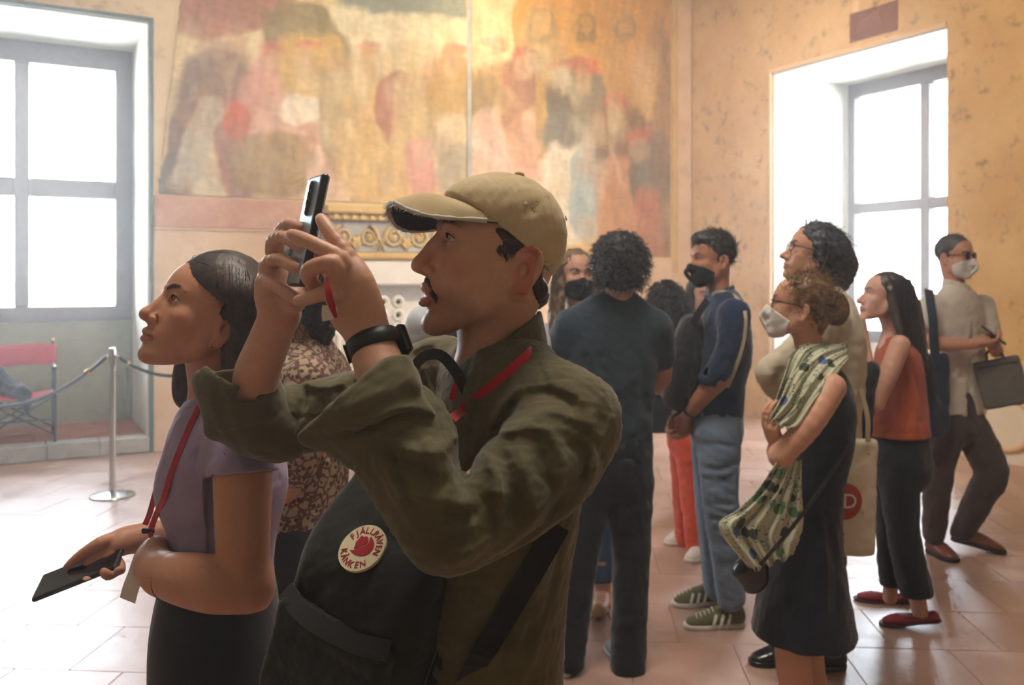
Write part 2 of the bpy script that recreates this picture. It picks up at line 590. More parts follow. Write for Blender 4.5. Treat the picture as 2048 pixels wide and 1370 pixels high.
def wobble(p, seed, octaves=3):
    """smooth pseudo noise in about -1..1"""
    g = np.random.RandomState(seed); out = np.zeros(len(p)); a = 1.0; tot = 0
    q = np.array(p, float)
    for o in range(octaves):
        for _ in range(3):
            d = g.normal(size=3); d /= np.linalg.norm(d)
            e = g.normal(size=3); e /= np.linalg.norm(e)
            out += a * np.sin(q @ d * 6.28 + g.uniform(0, 6.28) + 1.7 * np.sin(q @ e * 4.1 + g.uniform(0, 6.28)))
            tot += a
        q = q * 2.03; a *= 0.5
    return out / tot * 1.6
def near(pts, r, soft=None):
    """weight 1 near a polyline (paint helper)"""
    pts = np.atleast_2d(np.asarray(pts, float)); soft = r * 0.5 if soft is None else soft
    def w(v):
        d = np.full(len(v), 9.0)
        if len(pts) == 1: d = np.linalg.norm(v - pts[0], axis=1)
        for a, b in zip(pts[:-1], pts[1:]):
            ab = b - a; t = np.clip((v - a) @ ab / max(ab @ ab, 1e-12), 0, 1)
            d = np.minimum(d, np.linalg.norm(v - a - t[:, None] * ab, axis=1))
        return np.clip((r + soft - d) / max(soft, 1e-6), 0, 1)
    return w

def strands(paths, r0, r1, sides=3):
    """thin tapered tubes along equal-length polylines (n, m, 3)"""
    P_ = np.asarray(paths, float); n, m, _ = P_.shape
    t = np.gradient(P_, axis=1); t /= np.maximum(np.linalg.norm(t, axis=2, keepdims=True), 1e-9)
    ref = np.tile(np.array([0.3, 0.5, 0.81]), (n, m, 1))
    a = np.cross(t, ref); a /= np.maximum(np.linalg.norm(a, axis=2, keepdims=True), 1e-9)
    b = np.cross(t, a)
    rad = (r0 + (r1 - r0) * np.linspace(0, 1, m) ** 1.5)[None, :, None]
    V_ = np.stack([P_ + rad * (a * math.cos(q) + b * math.sin(q)) for q in np.arange(sides) * 2 * math.pi / sides], 2)
    v = V_.reshape(-1, 3)
    i = np.arange(n)[:, None, None] * m * sides; j = np.arange(m - 1)[None, :, None] * sides; k = np.arange(sides)[None, None, :]
    k2 = (k + 1) % sides
    f = np.stack([i + j + k, i + j + k2, i + j + sides + k2, i + j + sides + k], -1).reshape(-1, 4)
    return v, f
def ball(name, c, r, R, mat, parent, col=None, n=20, m=14):
    """small UV sphere with axes R (pole along R[:,1]); r scalar or 3 radii; col(unit dirs)->colours"""
    r = np.asarray([r] * 3 if np.isscalar(r) else r, float)
    th = np.linspace(0, np.pi, m); ph = np.linspace(0, 2 * np.pi, n, endpoint=False)
    T, Q = np.meshgrid(th, ph, indexing='ij')
    l = np.stack([np.sin(T) * np.cos(Q), np.cos(T), np.sin(T) * np.sin(Q)], -1).reshape(-1, 3)
    v = np.asarray(c) + (l * r) @ np.asarray(R).T
    i = np.arange(m - 1)[:, None] * n; k = np.arange(n)[None]; k2 = (k + 1) % n
    f = np.stack([i + k, i + k2, i + n + k2, i + n + k], -1).reshape(-1, 4)
    return mesh_np(name, v, f, mat, parent, True, None if col is None else col(l))
def text_mesh(body, size, extrude, font=None):
    cu = bpy.data.curves.new('t', 'FONT'); cu.body = body; cu.size = size; cu.extrude = extrude
    cu.align_x = 'CENTER'; cu.align_y = 'CENTER'; cu.resolution_u = 3
    o = bpy.data.objects.new('t', cu)
    me = bpy.data.meshes.new_from_object(o)
    bpy.data.objects.remove(o); bpy.data.curves.remove(cu)
    return me
# ================================================================== THE ROOM
def plaster(name, base, stain, dark, rough=0.9, stain_scale=1.3, dark_amt=0.5):
    m, nt, b = nodes_of(name)
    tc = N(nt, 'ShaderNodeTexCoord')
    n1 = N(nt, 'ShaderNodeTexNoise', i_Scale=stain_scale, i_Detail=8.0, i_Roughness=0.65)
    n2 = N(nt, 'ShaderNodeTexNoise', i_Scale=stain_scale * 4.5, i_Detail=9.0, i_Roughness=0.7)
    for n in (n1, n2): nt.links.new(tc.outputs['Object'], n.inputs['Vector'])
    r1 = N(nt, 'ShaderNodeValToRGB')
    r1.color_ramp.elements[0].position = 0.36; r1.color_ramp.elements[1].position = 0.66
    r1.color_ramp.elements[0].color = rgba(stain); r1.color_ramp.elements[1].color = rgba(base)
    nt.links.new(n1.outputs['Fac'], r1.inputs['Fac'])
    r2 = N(nt, 'ShaderNodeValToRGB')
    r2.color_ramp.elements[0].position = 0.33; r2.color_ramp.elements[1].position = 0.45
    r2.color_ramp.elements[0].color = (dark_amt,) * 3 + (1,); r2.color_ramp.elements[1].color = (0, 0, 0, 1)
    nt.links.new(n2.outputs['Fac'], r2.inputs['Fac'])
    mx = N(nt, 'ShaderNodeMix', data_type='RGBA')
    nt.links.new(r2.outputs['Color'], mx.inputs[0]); nt.links.new(r1.outputs['Color'], mx.inputs[6])
    mx.inputs[7].default_value = rgba(dark)
    nt.links.new(mx.outputs[2], b.inputs['Base Color'])
    b.inputs['Roughness'].default_value = rough; b.inputs['Specular IOR Level'].default_value = 0.2
    bp = N(nt, 'ShaderNodeBump', i_Strength=0.25, i_Distance=0.01)
    nt.links.new(n2.outputs['Fac'], bp.inputs['Height']); nt.links.new(bp.outputs['Normal'], b.inputs['Normal'])
    return m
M_OCHRE = plaster('ochre_plaster', '#dec9a2', '#d2b88c', '#8a6a44', dark_amt=0.45)
M_OCHRE_R = plaster('stained_orange_plaster', '#d3b684', '#c3a16f', '#5f4c3a', stain_scale=1.7, dark_amt=0.6)
M_WHITEWASH = plaster('pale_reveal_plaster', '#e9e6da', '#dcd8c8', '#b5ac98', dark_amt=0.3)
M_DIM = plaster('greyed_ochre_plaster', '#a89c88', '#988b76', '#7a6d5a', dark_amt=0.3)
M_OLIVE = plaster('olive_grey_plaster', '#9c9a7c', '#858468', '#6b6850', dark_amt=0.35)
M_PALE = plaster('pale_pink_plaster', '#e3c9ab', '#d3b490', '#a98a6a', dark_amt=0.3)
M_STONE = plaster('pale_marble', '#ece8e0', '#ddd6ca', '#b8ae9e', rough=0.6, stain_scale=2.0, dark_amt=0.25)
M_GOLDSTONE = plaster('gilded_stone', '#d8b878', '#c8a562', '#8c7040', rough=0.6, stain_scale=3.0, dark_amt=0.3)
M_GREYSTONE = plaster('grey_stone', '#b9b8b2', '#9c9a94', '#77736c', rough=0.6, stain_scale=3.0, dark_amt=0.4)
M_CEIL = plaster('ceiling_plaster', '#dcd6ca', '#cfc8ba', '#a59c8a', dark_amt=0.2)
M_PINKBAND = plaster('pink_marble_paint', '#d2ab92', '#bf9078', '#96705c', stain_scale=4.0, dark_amt=0.35)
M_WOOD = plain('dark_window_wood', '#6a5a56', 0.5, noise=0.25, scale=18)
M_FRAME_LINE = plain('dark_edge_strip', '#5a6a62', 0.6, noise=0.15)
m, nt, b_ = nodes_of('window_glass')
for n in list(nt.nodes):
    if n.type == 'BSDF_PRINCIPLED': nt.nodes.remove(n)
tr = N(nt, 'ShaderNodeBsdfTransparent'); tr.inputs[0].default_value = (0.97, 0.985, 1, 1)
gl = N(nt, 'ShaderNodeBsdfGlossy'); gl.inputs['Roughness'].default_value = 0.05
fr = N(nt, 'ShaderNodeFresnel', i_IOR=1.3)
ms = N(nt, 'ShaderNodeMixShader')
nt.links.new(fr.outputs[0], ms.inputs[0]); nt.links.new(tr.outputs[0], ms.inputs[1]); nt.links.new(gl.outputs[0], ms.inputs[2])
nt.links.new(ms.outputs[0], nt.nodes['Material Output'].inputs[0])
M_GLASS = m

def struct(mb, name, mat, parent=None, smooth=False, label=None):
    o = mb.build(name, mat, parent, smooth, label, M=M_ROOM)
    if parent is None: o['kind'] = 'structure'
    return o
def rbox(mb, s0, s1, t0, t1, z0, z1, bevel=0.0):
    return mb.box(((s0 + s1) / 2, (t0 + t1) / 2, (z0 + z1) / 2), (abs(s1 - s0), abs(t1 - t0), abs(z1 - z0)), bevel=bevel)

ZC = 5.3; SMAX = 9.6; TMAX = 9.6; TH = 1.4
LW = (6.14, 8.16, 0.12, 3.80)      # left niche  s0 s1 z0 z1
RW = (1.32, 3.42, 0.10, 3.75)      # right niche t0 t1 z0 z1
# walls as mesh shells with the niches cut through
mb = MB()
rbox(mb, -TH, LW[0], -TH, 0, -0.1, ZC); rbox(mb, LW[1], SMAX + 0.3, -TH, 0, -0.1, ZC)
rbox(mb, LW[0], LW[1], -TH, 0, LW[3], ZC); rbox(mb, LW[0], LW[1], -TH, -0.0, -0.1, LW[2])
wall_left = struct(mb, 'wall_left', M_OCHRE)
mb = MB()
rbox(mb, -TH, 0, 0, RW[0], -0.1, ZC); rbox(mb, -TH, 0, RW[1], TMAX + 0.3, -0.1, ZC)
rbox(mb, -TH, 0, RW[0], RW[1], RW[3], ZC); rbox(mb, -TH, 0, RW[0], RW[1], -0.1, RW[2])
wall_right = struct(mb, 'wall_right', M_OCHRE_R)
mb = MB(); rbox(mb, SMAX, SMAX + 0.3, 0, TMAX, -0.1, ZC)
struct(mb, 'wall_side', M_DIM)
mb = MB(); rbox(mb, 0, SMAX + .3, TMAX, TMAX + 0.3, -0.1, ZC)
struct(mb, 'wall_back', M_DIM)
mb = MB(); rbox(mb, -TH, SMAX + .3, -TH, TMAX + .3, ZC, ZC + 0.2)
struct(mb, 'ceiling', M_CEIL)

def niche(axis, a0, a1, z0, z1, pane_a, pane_z, sill_z, depth, ni, lining, back):
    """window niche; axis 0 = in the left wall (a is s), 1 = in the right wall (a is t)"""
    def B(mb, p0, p1, q0, q1, w0, w1, bevel=0.0):      # p along the wall, q depth, w height
        if axis == 0: return rbox(mb, p0, p1, q0, q1, w0, w1, bevel)
        return rbox(mb, q0, q1, p0, p1, w0, w1, bevel)
    e = 0.012
    mb = MB()
    B(mb, a0, a0 + e, -depth, -0.03, z0, z1); B(mb, a1 - e, a1, -depth, -0.03, z0, z1)
    B(mb, a0, a1, -depth, -0.03, z1 - e, z1)
    struct(mb, 'trim_%d' % (ni * 10), lining)
    mb = MB(); B(mb, a0 + e, a1 - e, -depth - 0.14, -depth, z0, sill_z)
    struct(mb, 'trim_%d' % (ni * 10 + 1), back)
    mb = MB()
    f0, f1 = -depth - 0.10, -depth + 0.02
    win = MB()
    # outer frame
    B(win, a0 + e, pane_a[0], f0, f1, sill_z, z1 - e); B(win, pane_a[3], a1 - e, f0, f1, sill_z, z1 - e)
    B(win, pane_a[0], pane_a[3], f0, f1, pane_z[3], z1 - e); B(win, pane_a[0], pane_a[3], f0, f1, sill_z, pane_z[0])
    w = struct(win, 'window_%d' % ni, M_WOOD)
    mb = MB(); B(mb, pane_a[1], pane_a[2], f0 + .01, f1 + .015, pane_z[0], pane_z[3], 0.012); struct(mb, 'mullion', M_WOOD, w)
    for (x0, x1) in ((pane_a[0], pane_a[1]), (pane_a[2], pane_a[3])):
        mb = MB(); B(mb, x0, x1, f0 + .02, f1 + .005, pane_z[1], pane_z[2], 0.01); struct(mb, 'transom', M_WOOD, w)
        for (y0, y1) in ((pane_z[0], pane_z[1]), (pane_z[2], pane_z[3])):
            mb = MB(); B(mb, x0, x1, -depth - 0.05, -depth - 0.044, y0, y1); struct(mb, 'pane', M_GLASS, w)
    return w
niche(0, *LW, (6.31, 7.06, 7.19, 7.96), (1.26, 2.31, 2.49, 3.58), 1.12, 1.2, 1, M_WHITEWASH, M_OLIVE)
niche(1, *RW, (1.42, 2.27, 2.38, 3.30), (0.95, 2.26, 2.38, 3.58), 0.82, 1.2, 2, M_WHITEWASH, M_WHITEWASH)
# dark strip framing the left niche
mb = MB(); rbox(mb, LW[0] - 0.035, LW[0], -0.02, 0.02, 0.0, LW[3] + 0.035, 0.006); rbox(mb, LW[0], LW[1], -0.02, 0.02, LW[3], LW[3] + 0.035, 0.006)
struct(mb, 'trim_3', M_FRAME_LINE)
# fine light edge around the right niche
mb = MB(); rbox(mb, -0.015, 0.02, RW[0] - 0.03, RW[0], 0, RW[3] + 0.03, 0.006); rbox(mb, -0.015, 0.02, RW[0], RW[1], RW[3], RW[3] + 0.04, 0.006)
struct(mb, 'trim_4', M_PALE)
# niche floors: red-brown paving, grey stone kerb cut in blocks
M_BRICKRED = plaster('red_brown_paving', '#a8694e', '#94573f', '#6f4632', rough=0.7, stain_scale=4.0)
for i, (s0, s1, t0, t1, zt) in enumerate(((LW[0] + .012, LW[1] - .012, -1.2, -0.16, LW[2]), (-1.2, -0.16, RW[0] + .012, RW[1] - .012, RW[2]))):
    mb = MB(); rbox(mb, s0, s1, t0, t1, zt, zt + 0.012); struct(mb, 'trim_%d' % (30 + i), M_BRICKRED)
kerb = MB(); rbox(kerb, LW[0], LW[1], -0.16, 0.005, 0.0, LW[2] - 0.005); kerb = struct(kerb, 'trim_5', M_GREYSTONE)
for i in range(5):
    s0 = LW[0] + i * 0.405
    mb = MB(); rbox(mb, s0 + .003, s0 + .402, -0.16, 0.03, 0.004, LW[2] + 0.02, 0.008); struct(mb, 'stone_block', M_GREYSTONE, kerb)

# floor: slab and terracotta tiles
m, nt, b = nodes_of('terracotta_tile')
oi = N(nt, 'ShaderNodeObjectInfo'); tc = N(nt, 'ShaderNodeTexCoord')
vadd = N(nt, 'ShaderNodeVectorMath', operation='ADD')
nt.links.new(tc.outputs['Object'], vadd.inputs[0]); nt.links.new(oi.outputs['Location'], vadd.inputs[1])
n1 = N(nt, 'ShaderNodeTexNoise', i_Scale=2.6, i_Detail=9.0, i_Roughness=0.7)
n2 = N(nt, 'ShaderNodeTexNoise', i_Scale=38.0, i_Detail=5.0, i_Roughness=0.6)
for n in (n1, n2): nt.links.new(vadd.outputs[0], n.inputs['Vector'])
r = N(nt, 'ShaderNodeValToRGB')
r.color_ramp.elements[0].position = 0.3; r.color_ramp.elements[1].position = 0.7
r.color_ramp.elements[0].color = rgba('#a88472'); r.color_ramp.elements[1].color = rgba('#c8ad9c')
e = r.color_ramp.elements.new(0.5); e.color = rgba('#b89686')
nt.links.new(n1.outputs['Fac'], r.inputs['Fac'])
hs = N(nt, 'ShaderNodeHueSaturation')
mr = N(nt, 'ShaderNodeMapRange'); mr.inputs[3].default_value = 0.88; mr.inputs[4].default_value = 1.1
nt.links.new(oi.outputs['Random'], mr.inputs[0]); nt.links.new(mr.outputs[0], hs.inputs['Value'])
nt.links.new(r.outputs['Color'], hs.inputs['Color']); nt.links.new(hs.outputs[0], b.inputs['Base Color'])
mr2 = N(nt, 'ShaderNodeMapRange'); mr2.inputs[1].default_value = 0.3; mr2.inputs[2].default_value = 0.7
mr2.inputs[3].default_value = 0.26; mr2.inputs[4].default_value = 0.5
nt.links.new(n1.outputs['Fac'], mr2.inputs[0]); nt.links.new(mr2.outputs[0], b.inputs['Roughness'])
b.inputs['Specular IOR Level'].default_value = 0.6
bp = N(nt, 'ShaderNodeBump', i_Strength=0.2, i_Distance=0.006)
nt.links.new(n2.outputs['Fac'], bp.inputs['Height']); nt.links.new(bp.outputs['Normal'], b.inputs['Normal'])
M_TILE = m
M_GROUT = plain('grout', '#96705c', 0.7, noise=0.15)
mb = MB(); rbox(mb, 0, SMAX, 0, TMAX, -0.12, -0.004)
floor = struct(mb, 'floor', M_GROUT)
TS = 0.44; ang = math.radians(-4)
ca, sa = math.cos(ang), math.sin(ang)
tile_me = MB().box((0, 0, 0), (TS - 0.003, TS - 0.003, 0.02), bevel=0.0012).build('tile', M_TILE)
tmesh = tile_me.data; bpy.data.objects.remove(tile_me)
cand = []
for i in range(-30, 31):
    for j in range(-5, 36):
        x = (i + (0.5 if j % 2 else 0)) * TS; y = j * TS + 0.1
        X, Y = ca * x - sa * y, sa * x + ca * y
        rel = np.array([X, Y]) - CORNER
        s, t = rel @ U, rel @ V
        cand.append((X, Y, s, t))
vis, rest = [], MB()
for X, Y, s, t in cand:
    if not (-0.18 <= s <= SMAX - 0.1 and -0.18 <= t <= TMAX - 0.1): 
        continue
    px = CX + X / max(Y, .01) * F_PX if Y > 0.5 else -9999
    if Y > 3.1 and -150 < px < 2200: vis.append((Y, X))
    else: rest.box((X, Y, -0.0102), (TS - .005, TS - .005, 0.02), Matrix.Rotation(ang, 3, 'Z'))
vis.sort()
for Y, X in vis[:300]:
    o = bpy.data.objects.new('tile', tmesh); COL.objects.link(o)
    o.location = (X, Y, -0.0102 + rnd.uniform(-.0004, .0004)); o.rotation_euler = (rnd.uniform(-.0006, .0006), rnd.uniform(-.0006, .0006), ang)
    attach(o, floor)
for Y, X in vis[300:]: rest.box((X, Y, -0.0102), (TS - .005, TS - .005, 0.02), Matrix.Rotation(ang, 3, 'Z'))
ro = rest.build('tile_field', M_TILE, floor); ro['kind'] = 'stuff'

# painted corner pilaster and plinth
mb = MB(); rbox(mb, 0.02, 0.30, -0.01, 0.02, 0.0, 5.2, .004); struct(mb, 'trim_6', M_PALE)
mb = MB(); rbox(mb, 0.22, 0.31, 0.0, 0.03, 1.6, 5.2, .006); struct(mb, 'trim_7', M_GOLDSTONE)
# pink painted band and ledge left of the mantel
mb = MB(); rbox(mb, 4.62, 6.10, -0.01, 0.012, 1.99, 2.27, .004); struct(mb, 'trim_8', M_PINKBAND)
mb = MB(); rbox(mb, 4.62, 6.10, -0.01, 0.022, 1.965, 1.985, .005); struct(mb, 'trim_9', M_PALE)
mb = MB(); rbox(mb, 4.62, 6.10, -0.01, 0.006, 0.0, 1.965); struct(mb, 'trim_12', M_PALE)
mb = MB(); rbox(mb, 0.31, 2.2, -0.01, 0.006, 0.0, 1.78); struct(mb, 'trim_13', M_PALE)

# ------------------------------------------------------------------ faded wall painting: generic stand-in, soft patches of old pigment under painted-in haze
ns, nz = 400, 225
sg = np.linspace(0.33, 6.06, ns); zg = np.linspace(1.78, 5.1, nz)
SS, ZZ = np.meshgrid(sg, zg, indexing='ij')
xy = CORNER[None, None] + SS[..., None] * U
pxg = CX + xy[..., 0] / xy[..., 1] * F_PX; pyg = HORIZON - (ZZ - CAM_H) / xy[..., 1] * F_PX
flat = np.stack([SS.ravel(), 0 * SS.ravel(), ZZ.ravel()], 1)
jx = (wobble(flat * 2.2, 11) * 9).reshape(ns, nz); jy = (wobble(flat * 2.6, 12) * 9).reshape(ns, nz)
qx, qy = pxg + jx, pyg + jy
colr = np.zeros((ns, nz, 3)); colr[:] = lin('#c9a262')
def patch(cx, cy, rx, ry, c, rot=0, power=2.6, soft=0.22, op=0.9):
    a = math.radians(rot)
    dx = (qx - cx) * math.cos(a) + (qy - cy) * math.sin(a); dy = -(qx - cx) * math.sin(a) + (qy - cy) * math.cos(a)
    d = (np.abs(dx / rx) ** power + np.abs(dy / ry) ** power) ** (1 / power)
    w = np.clip((1 + soft - d) / soft, 0, 1)[..., None] * op
    colr[:] = colr * (1 - w) + np.array(lin(c)) * w
patch(650, 200, 300, 230, '#cdb98c', power=5)
patch(1180, 220, 165, 330, '#c99a4c', power=6)
patch(1180, 60, 170, 110, '#c08a2e', power=4, soft=.5, op=.8)
patch(820, 20, 130, 40, '#6f7f78', power=5); patch(740, 90, 210, 60, '#d9cda9', power=5, rot=4)
patch(470, 20, 110, 46, '#96584a', rot=-10); patch(600, 70, 62, 62, '#7b6c40'); patch(640, 120, 60, 50, '#6f6440')
patch(800, 150, 90, 60, '#c9b98d'); patch(980, 120, 42, 240, '#d8c493', power=6)
patch(355, 330, 30, 150, '#4d4b4c', rot=12); patch(420, 250, 70, 150, '#7d5f57', rot=8)
patch(440, 340, 60, 70, '#d3c6a4'); patch(470, 300, 34, 110, '#8c5d5a', rot=-6); patch(390, 290, 28, 90, '#b9b09a', rot=22)
patch(560, 190, 70, 90, '#c58e80', rot=10); patch(600, 290, 90, 95, '#c9a090', rot=25); patch(640, 350, 60, 60, '#d9bba5')
patch(620, 130, 60, 60, '#c0a055'); patch(545, 330, 70, 60, '#937a4e')
patch(680, 230, 40, 110, '#a1885c'); patch(740, 200, 48, 90, '#bda06a'); patch(770, 310, 90, 90, '#d0b078')
patch(790, 210, 34, 60, '#99564d'); patch(830, 230, 40, 90, '#c2a878'); patch(845, 330, 30, 50, '#c78d88')
patch(900, 210, 44, 90, '#a98444'); patch(905, 310, 34, 80, '#cdb99a'); patch(925, 350, 40, 60, '#7f7c70', op=.5)
patch(985, 210, 44, 80, '#8c7041'); patch(985, 310, 40, 80, '#d6b3a2'); patch(1045, 190, 36, 90, '#8d5f52')
patch(1050, 310, 34, 80, '#cf9c8c'); patch(1105, 210, 34, 110, '#ab8848'); patch(1150, 220, 52, 90, '#605a52')
patch(1130, 270, 48, 40, '#6d6a63'); patch(1130, 390, 50, 90, '#d9cdb8'); patch(1170, 380, 30, 90, '#8fa1a4')
patch(1240, 300, 44, 90, '#6d4a38'); patch(1235, 410, 40, 90, '#c28a62'); patch(1300, 350, 34, 90, '#625a58')
patch(1300, 450, 30, 70, '#b96a48'); patch(1330, 300, 16, 200, '#8a673a', op=.7)
for cx, cy, c in ((545, 95, '#c0604a'), (620, 90, '#c0604a'), (735, 95, '#b5644e'), (905, 100, '#c05a40'), (985, 90, '#c05a40'), (1040, 110, '#b85640'),
                  (1120, 130, '#bb4f3c'), (1172, 132, '#c24e38'), (1230, 205, '#c24a34'), (1280, 270, '#c85a38')):
    patch(cx, cy, 21, 11, c, op=.62, soft=.5)
for cx, cy in ((550, 118), (620, 116), (735, 125), (905, 130), (985, 130), (1042, 135), (1118, 160), (1168, 160), (1228, 235), (1278, 300), (675, 130), (480, 90)):
    patch(cx, cy, 15, 19, '#c3a078', op=.55, soft=.6)
patch(470, 240, 26, 34, '#c25440', op=.9); patch(600, 220, 40, 24, '#d8d0bc', op=.9)
for cx, cy, rr in ((1080, 50, 26), (1170, 55, 22), (1250, 60, 18)):
    patch(cx, cy, rr, rr * 1.2, '#6a5a34', op=.6); patch(cx, cy - 4, rr * .6, rr * .8, '#c08f36', op=.9)
for q in range(240):      # many small worn touches of neighbouring pigments
    cx, cy = rnd.uniform(360, 1335), rnd.uniform(60, 500)
    c_ = rnd.choice(['#d8c9a0', '#b98f52', '#8d6b4a', '#c9a58c', '#a98a58', '#7c6a52', '#d9cdb4', '#b0764f', '#9a8f78'])
    patch(cx, cy, rnd.uniform(5, 16), rnd.uniform(12, 46), c_, rnd.uniform(-25, 25), 2.2, .8, rnd.uniform(.10, .32))
streak = wobble(flat * np.array([4.5, 1, 1.5]), 23).reshape(ns, nz)
streak2 = wobble(flat * np.array([9, 1, 4.2]) + 3.0, 24).reshape(ns, nz)
colr *= (1 + .09 * streak + .07 * streak2)[..., None]
colr = colr * .88 + np.array(lin('#d9c49a')) * .12  # cream wash over all patches: haze painted into the pigment
grain = (wobble(flat * 9, 21) * 0.10 + wobble(flat * 1.1, 22) * 0.10).reshape(ns, nz)[..., None]
colr = np.clip(colr * (1 + grain), 0, 1)
v = np.array([room(s, 0.008, z) for s, z in zip(SS.ravel(), ZZ.ravel())])
# bottom outline: the left half ends above the mantel band, the right half runs lower
keep = np.ones((ns, nz), bool)
keep &= ~((SS > 2.0) & (ZZ < 2.27)); keep &= ~((SS > 5.82 + (4.6 - ZZ) * 0.11))
ii = np.arange(ns * nz).reshape(ns, nz)
kq = keep[:-1, :-1] & keep[1:, :-1] & keep[1:, 1:] & keep[:-1, 1:]
f = np.stack([ii[:-1, :-1], ii[:-1, 1:], ii[1:, 1:], ii[1:, :-1]], -1)[kq]
M_MURAL = painted('old_fresco_pigment', 0.85, 0.2, bump=0.2, bump_scale=60.0, fine=0.12)
mu = mesh_np('mural', v, f, M_MURAL, None, False, colr.reshape(-1, 3))
so = mu.modifiers.new('thickness', 'SOLIDIFY'); so.thickness = 0.008; so.offset = 0
tag(mu, 'faded ochre wall painting of soft coloured patches on the far wall', 'mural')
# painted post in the mural
mb = MB(); rbox(mb, 2.98, 3.03, 0.0, 0.022, 2.27, 5.1, .004); struct(mb, 'trim_14', M_GREYSTONE)

# ------------------------------------------------------------------ mantelpiece with scroll frieze
S0, S1 = 2.3, 4.62
mant = empty('mantelpiece', room((S0 + S1) / 2, 0.2, 0)); mant['kind'] = 'structure'
mant['label'] = 'pale stone fireplace surround with gilded scroll frieze on the far wall'; mant['category'] = 'fireplace'
def mpart(name, s0, s1, t0, t1, z0, z1, mat, bev=.008):
    mb = MB(); rbox(mb, s0, s1, t0, t1, z0, z1, bev)
    return struct(mb, name, mat, mant)
mpart('shelf', S0 - .06, S1 + .04, 0.03, 0.42, 2.14, 2.22, M_GOLDSTONE, .015)
mpart('cornice', S0 - .02, S1, 0.03, 0.37, 2.08, 2.14, M_GOLDSTONE, .015)
fz = mpart('frieze_panel', S0, S1 - .02, 0.03, 0.32, 1.78, 2.08, M_GREYSTONE, .01)
mpart('bead_moulding', S0 - .01, S1 - .01, 0.03, 0.345, 1.71, 1.78, M_GOLDSTONE, .02)
mpart('lintel', S0, S1 - .03, 0.03, 0.31, 1.46, 1.71, M_STONE, .02)
mpart('hearth_back', S0 + .3, S1 - .35, 0.03, 0.10, 0.0, 1.46, M_STONE)
for a in (S0, S1 - .36):
    jb = mpart('jamb', a, a + .33, 0.03, 0.30, 0.0, 1.46, M_STONE, .02)
    for q in range(3):
        mb = MB(); mb.tube([(a + .07 + q * .095, .30, .1), (a + .07 + q * .095, .30, 1.0)], .028, 8); struct(mb, 'fluting', M_STONE, jb, 'auto')
# dentils
for i in range(26):
    mb = MB(); rbox(mb, S0 + .04 + i * .088, S0 + .085 + i * .088, .37, .39, 2.085, 2.13, .004); struct(mb, 'dentil', M_GOLDSTONE, mant)
# scrolls: spiral tubes
for i in range(9):
    c = S0 + .14 + i * .255
    sg_ = 1 if i % 2 else -1
    pts = []
    for q in range(26):
        a = q / 25 * 3.6 * math.pi; rr = .105 * (1 - q / 30)
        pts.append((c + rr * math.cos(a + 1.57) * sg_, .335, 1.93 + rr * math.sin(a + 1.57)))
    tail = [(c - sg_ * .16, .33, 1.80), (c - sg_ * .10, .335, 1.92), (c - sg_ * .045, .335, 2.02)]
    mb = MB(); mb.tube(tail + pts, [.012] * 3 + [.015 * (1 - q / 60) for q in range(26)], 6)
    struct(mb, 'scroll', M_GOLDSTONE, fz, True)
    mb = MB(); mb.lathe([(.001, -.02), (.026, -.015), (.03, 0), (.018, .014), (.001, .018)], (c, .335, 1.93), 10, Matrix.Rotation(math.radians(-90), 3, 'X')); struct(mb, 'rosette', M_GOLDSTONE, fz, True)
    for q in range(3):
        mb = MB(); a = 0.5 + q * .7
        mb.tube([(c + sg_ * .12, .332, 1.80), (c + sg_ * (.12 + .05 * math.cos(a)), .34, 1.80 + .09 * math.sin(a) + .02), (c + sg_ * (.12 + .09 * math.cos(a)), .332, 1.80 + .14 * math.sin(a))], [.006, .018, .004], 6)
        struct(mb, 'leaf', M_GOLDSTONE, fz, True)
M_DARKHOLE = plain('dark_boss', '#33413c', 0.6)
for (px_, py_) in ((766, 604), (796, 604), (766, 632), (796, 630), (766, 660), (796, 660)):
    rxy = np.array([(px_ - CX) / F_PX, 1.0]); tt = ((CORNER + V * .33) @ V) / (rxy @ V)
    pp = rxy * tt - CORNER; s_ = pp @ U; z_ = CAM_H + (HORIZON - py_) / F_PX * tt
    mb = MB(); mb.lathe([(.001, .0), (.06, .0), (.066, .02), (.055, .04), (.035, .042), (.024, .02), (.001, .02)], (s_, .31, z_), 18, Matrix.Rotation(math.radians(-90), 3, 'X'))
    ro_ = struct(mb, 'round_boss', M_STONE, mant, True)
    mb = MB(); mb.lathe([(.001, .02), (.02, .02), (.016, .045), (.001, .05)], (s_, .31, z_), 10, Matrix.Rotation(math.radians(-90), 3, 'X'))
    struct(mb, 'boss_centre', M_DARKHOLE, ro_, True)
# painted patches above the right window, and ring on its dado
M_PURPLE = plaster('purple_brown_paint', '#8d6455', '#7d5548', '#5f4238')
mb = MB(); rbox(mb, -.01, .008, 2.37, 2.92, 3.84, 4.12, .003); struct(mb, 'trim_15', M_PURPLE)
for t0 in (2.40, 2.84):
    mb = MB(); rbox(mb, -.01, .012, t0, t0 + .07, 4.12, 5.2, .003); struct(mb, 'trim_%d' % (16 + int(t0)), M_PALE)
mb = MB(); rbox(mb, -.01, .02, 3.46, TMAX, 0, .80, .004); dado = struct(mb, 'trim_20', M_STONE)
mb = MB(); rbox(mb, -.01, .03, 3.46, TMAX, .80, .86, .01); struct(mb, 'trim_21', M_PALE)
for tc_ in (3.98, 4.75):
    mb = MB(); pts = [(.022, tc_ + .22 * math.cos(a), .34 + .22 * math.sin(a)) for a in np.linspace(0, 2 * math.pi, 33)]
    mb.tube(pts, .028, 8); struct(mb, 'ring', M_PALE, dado, True)
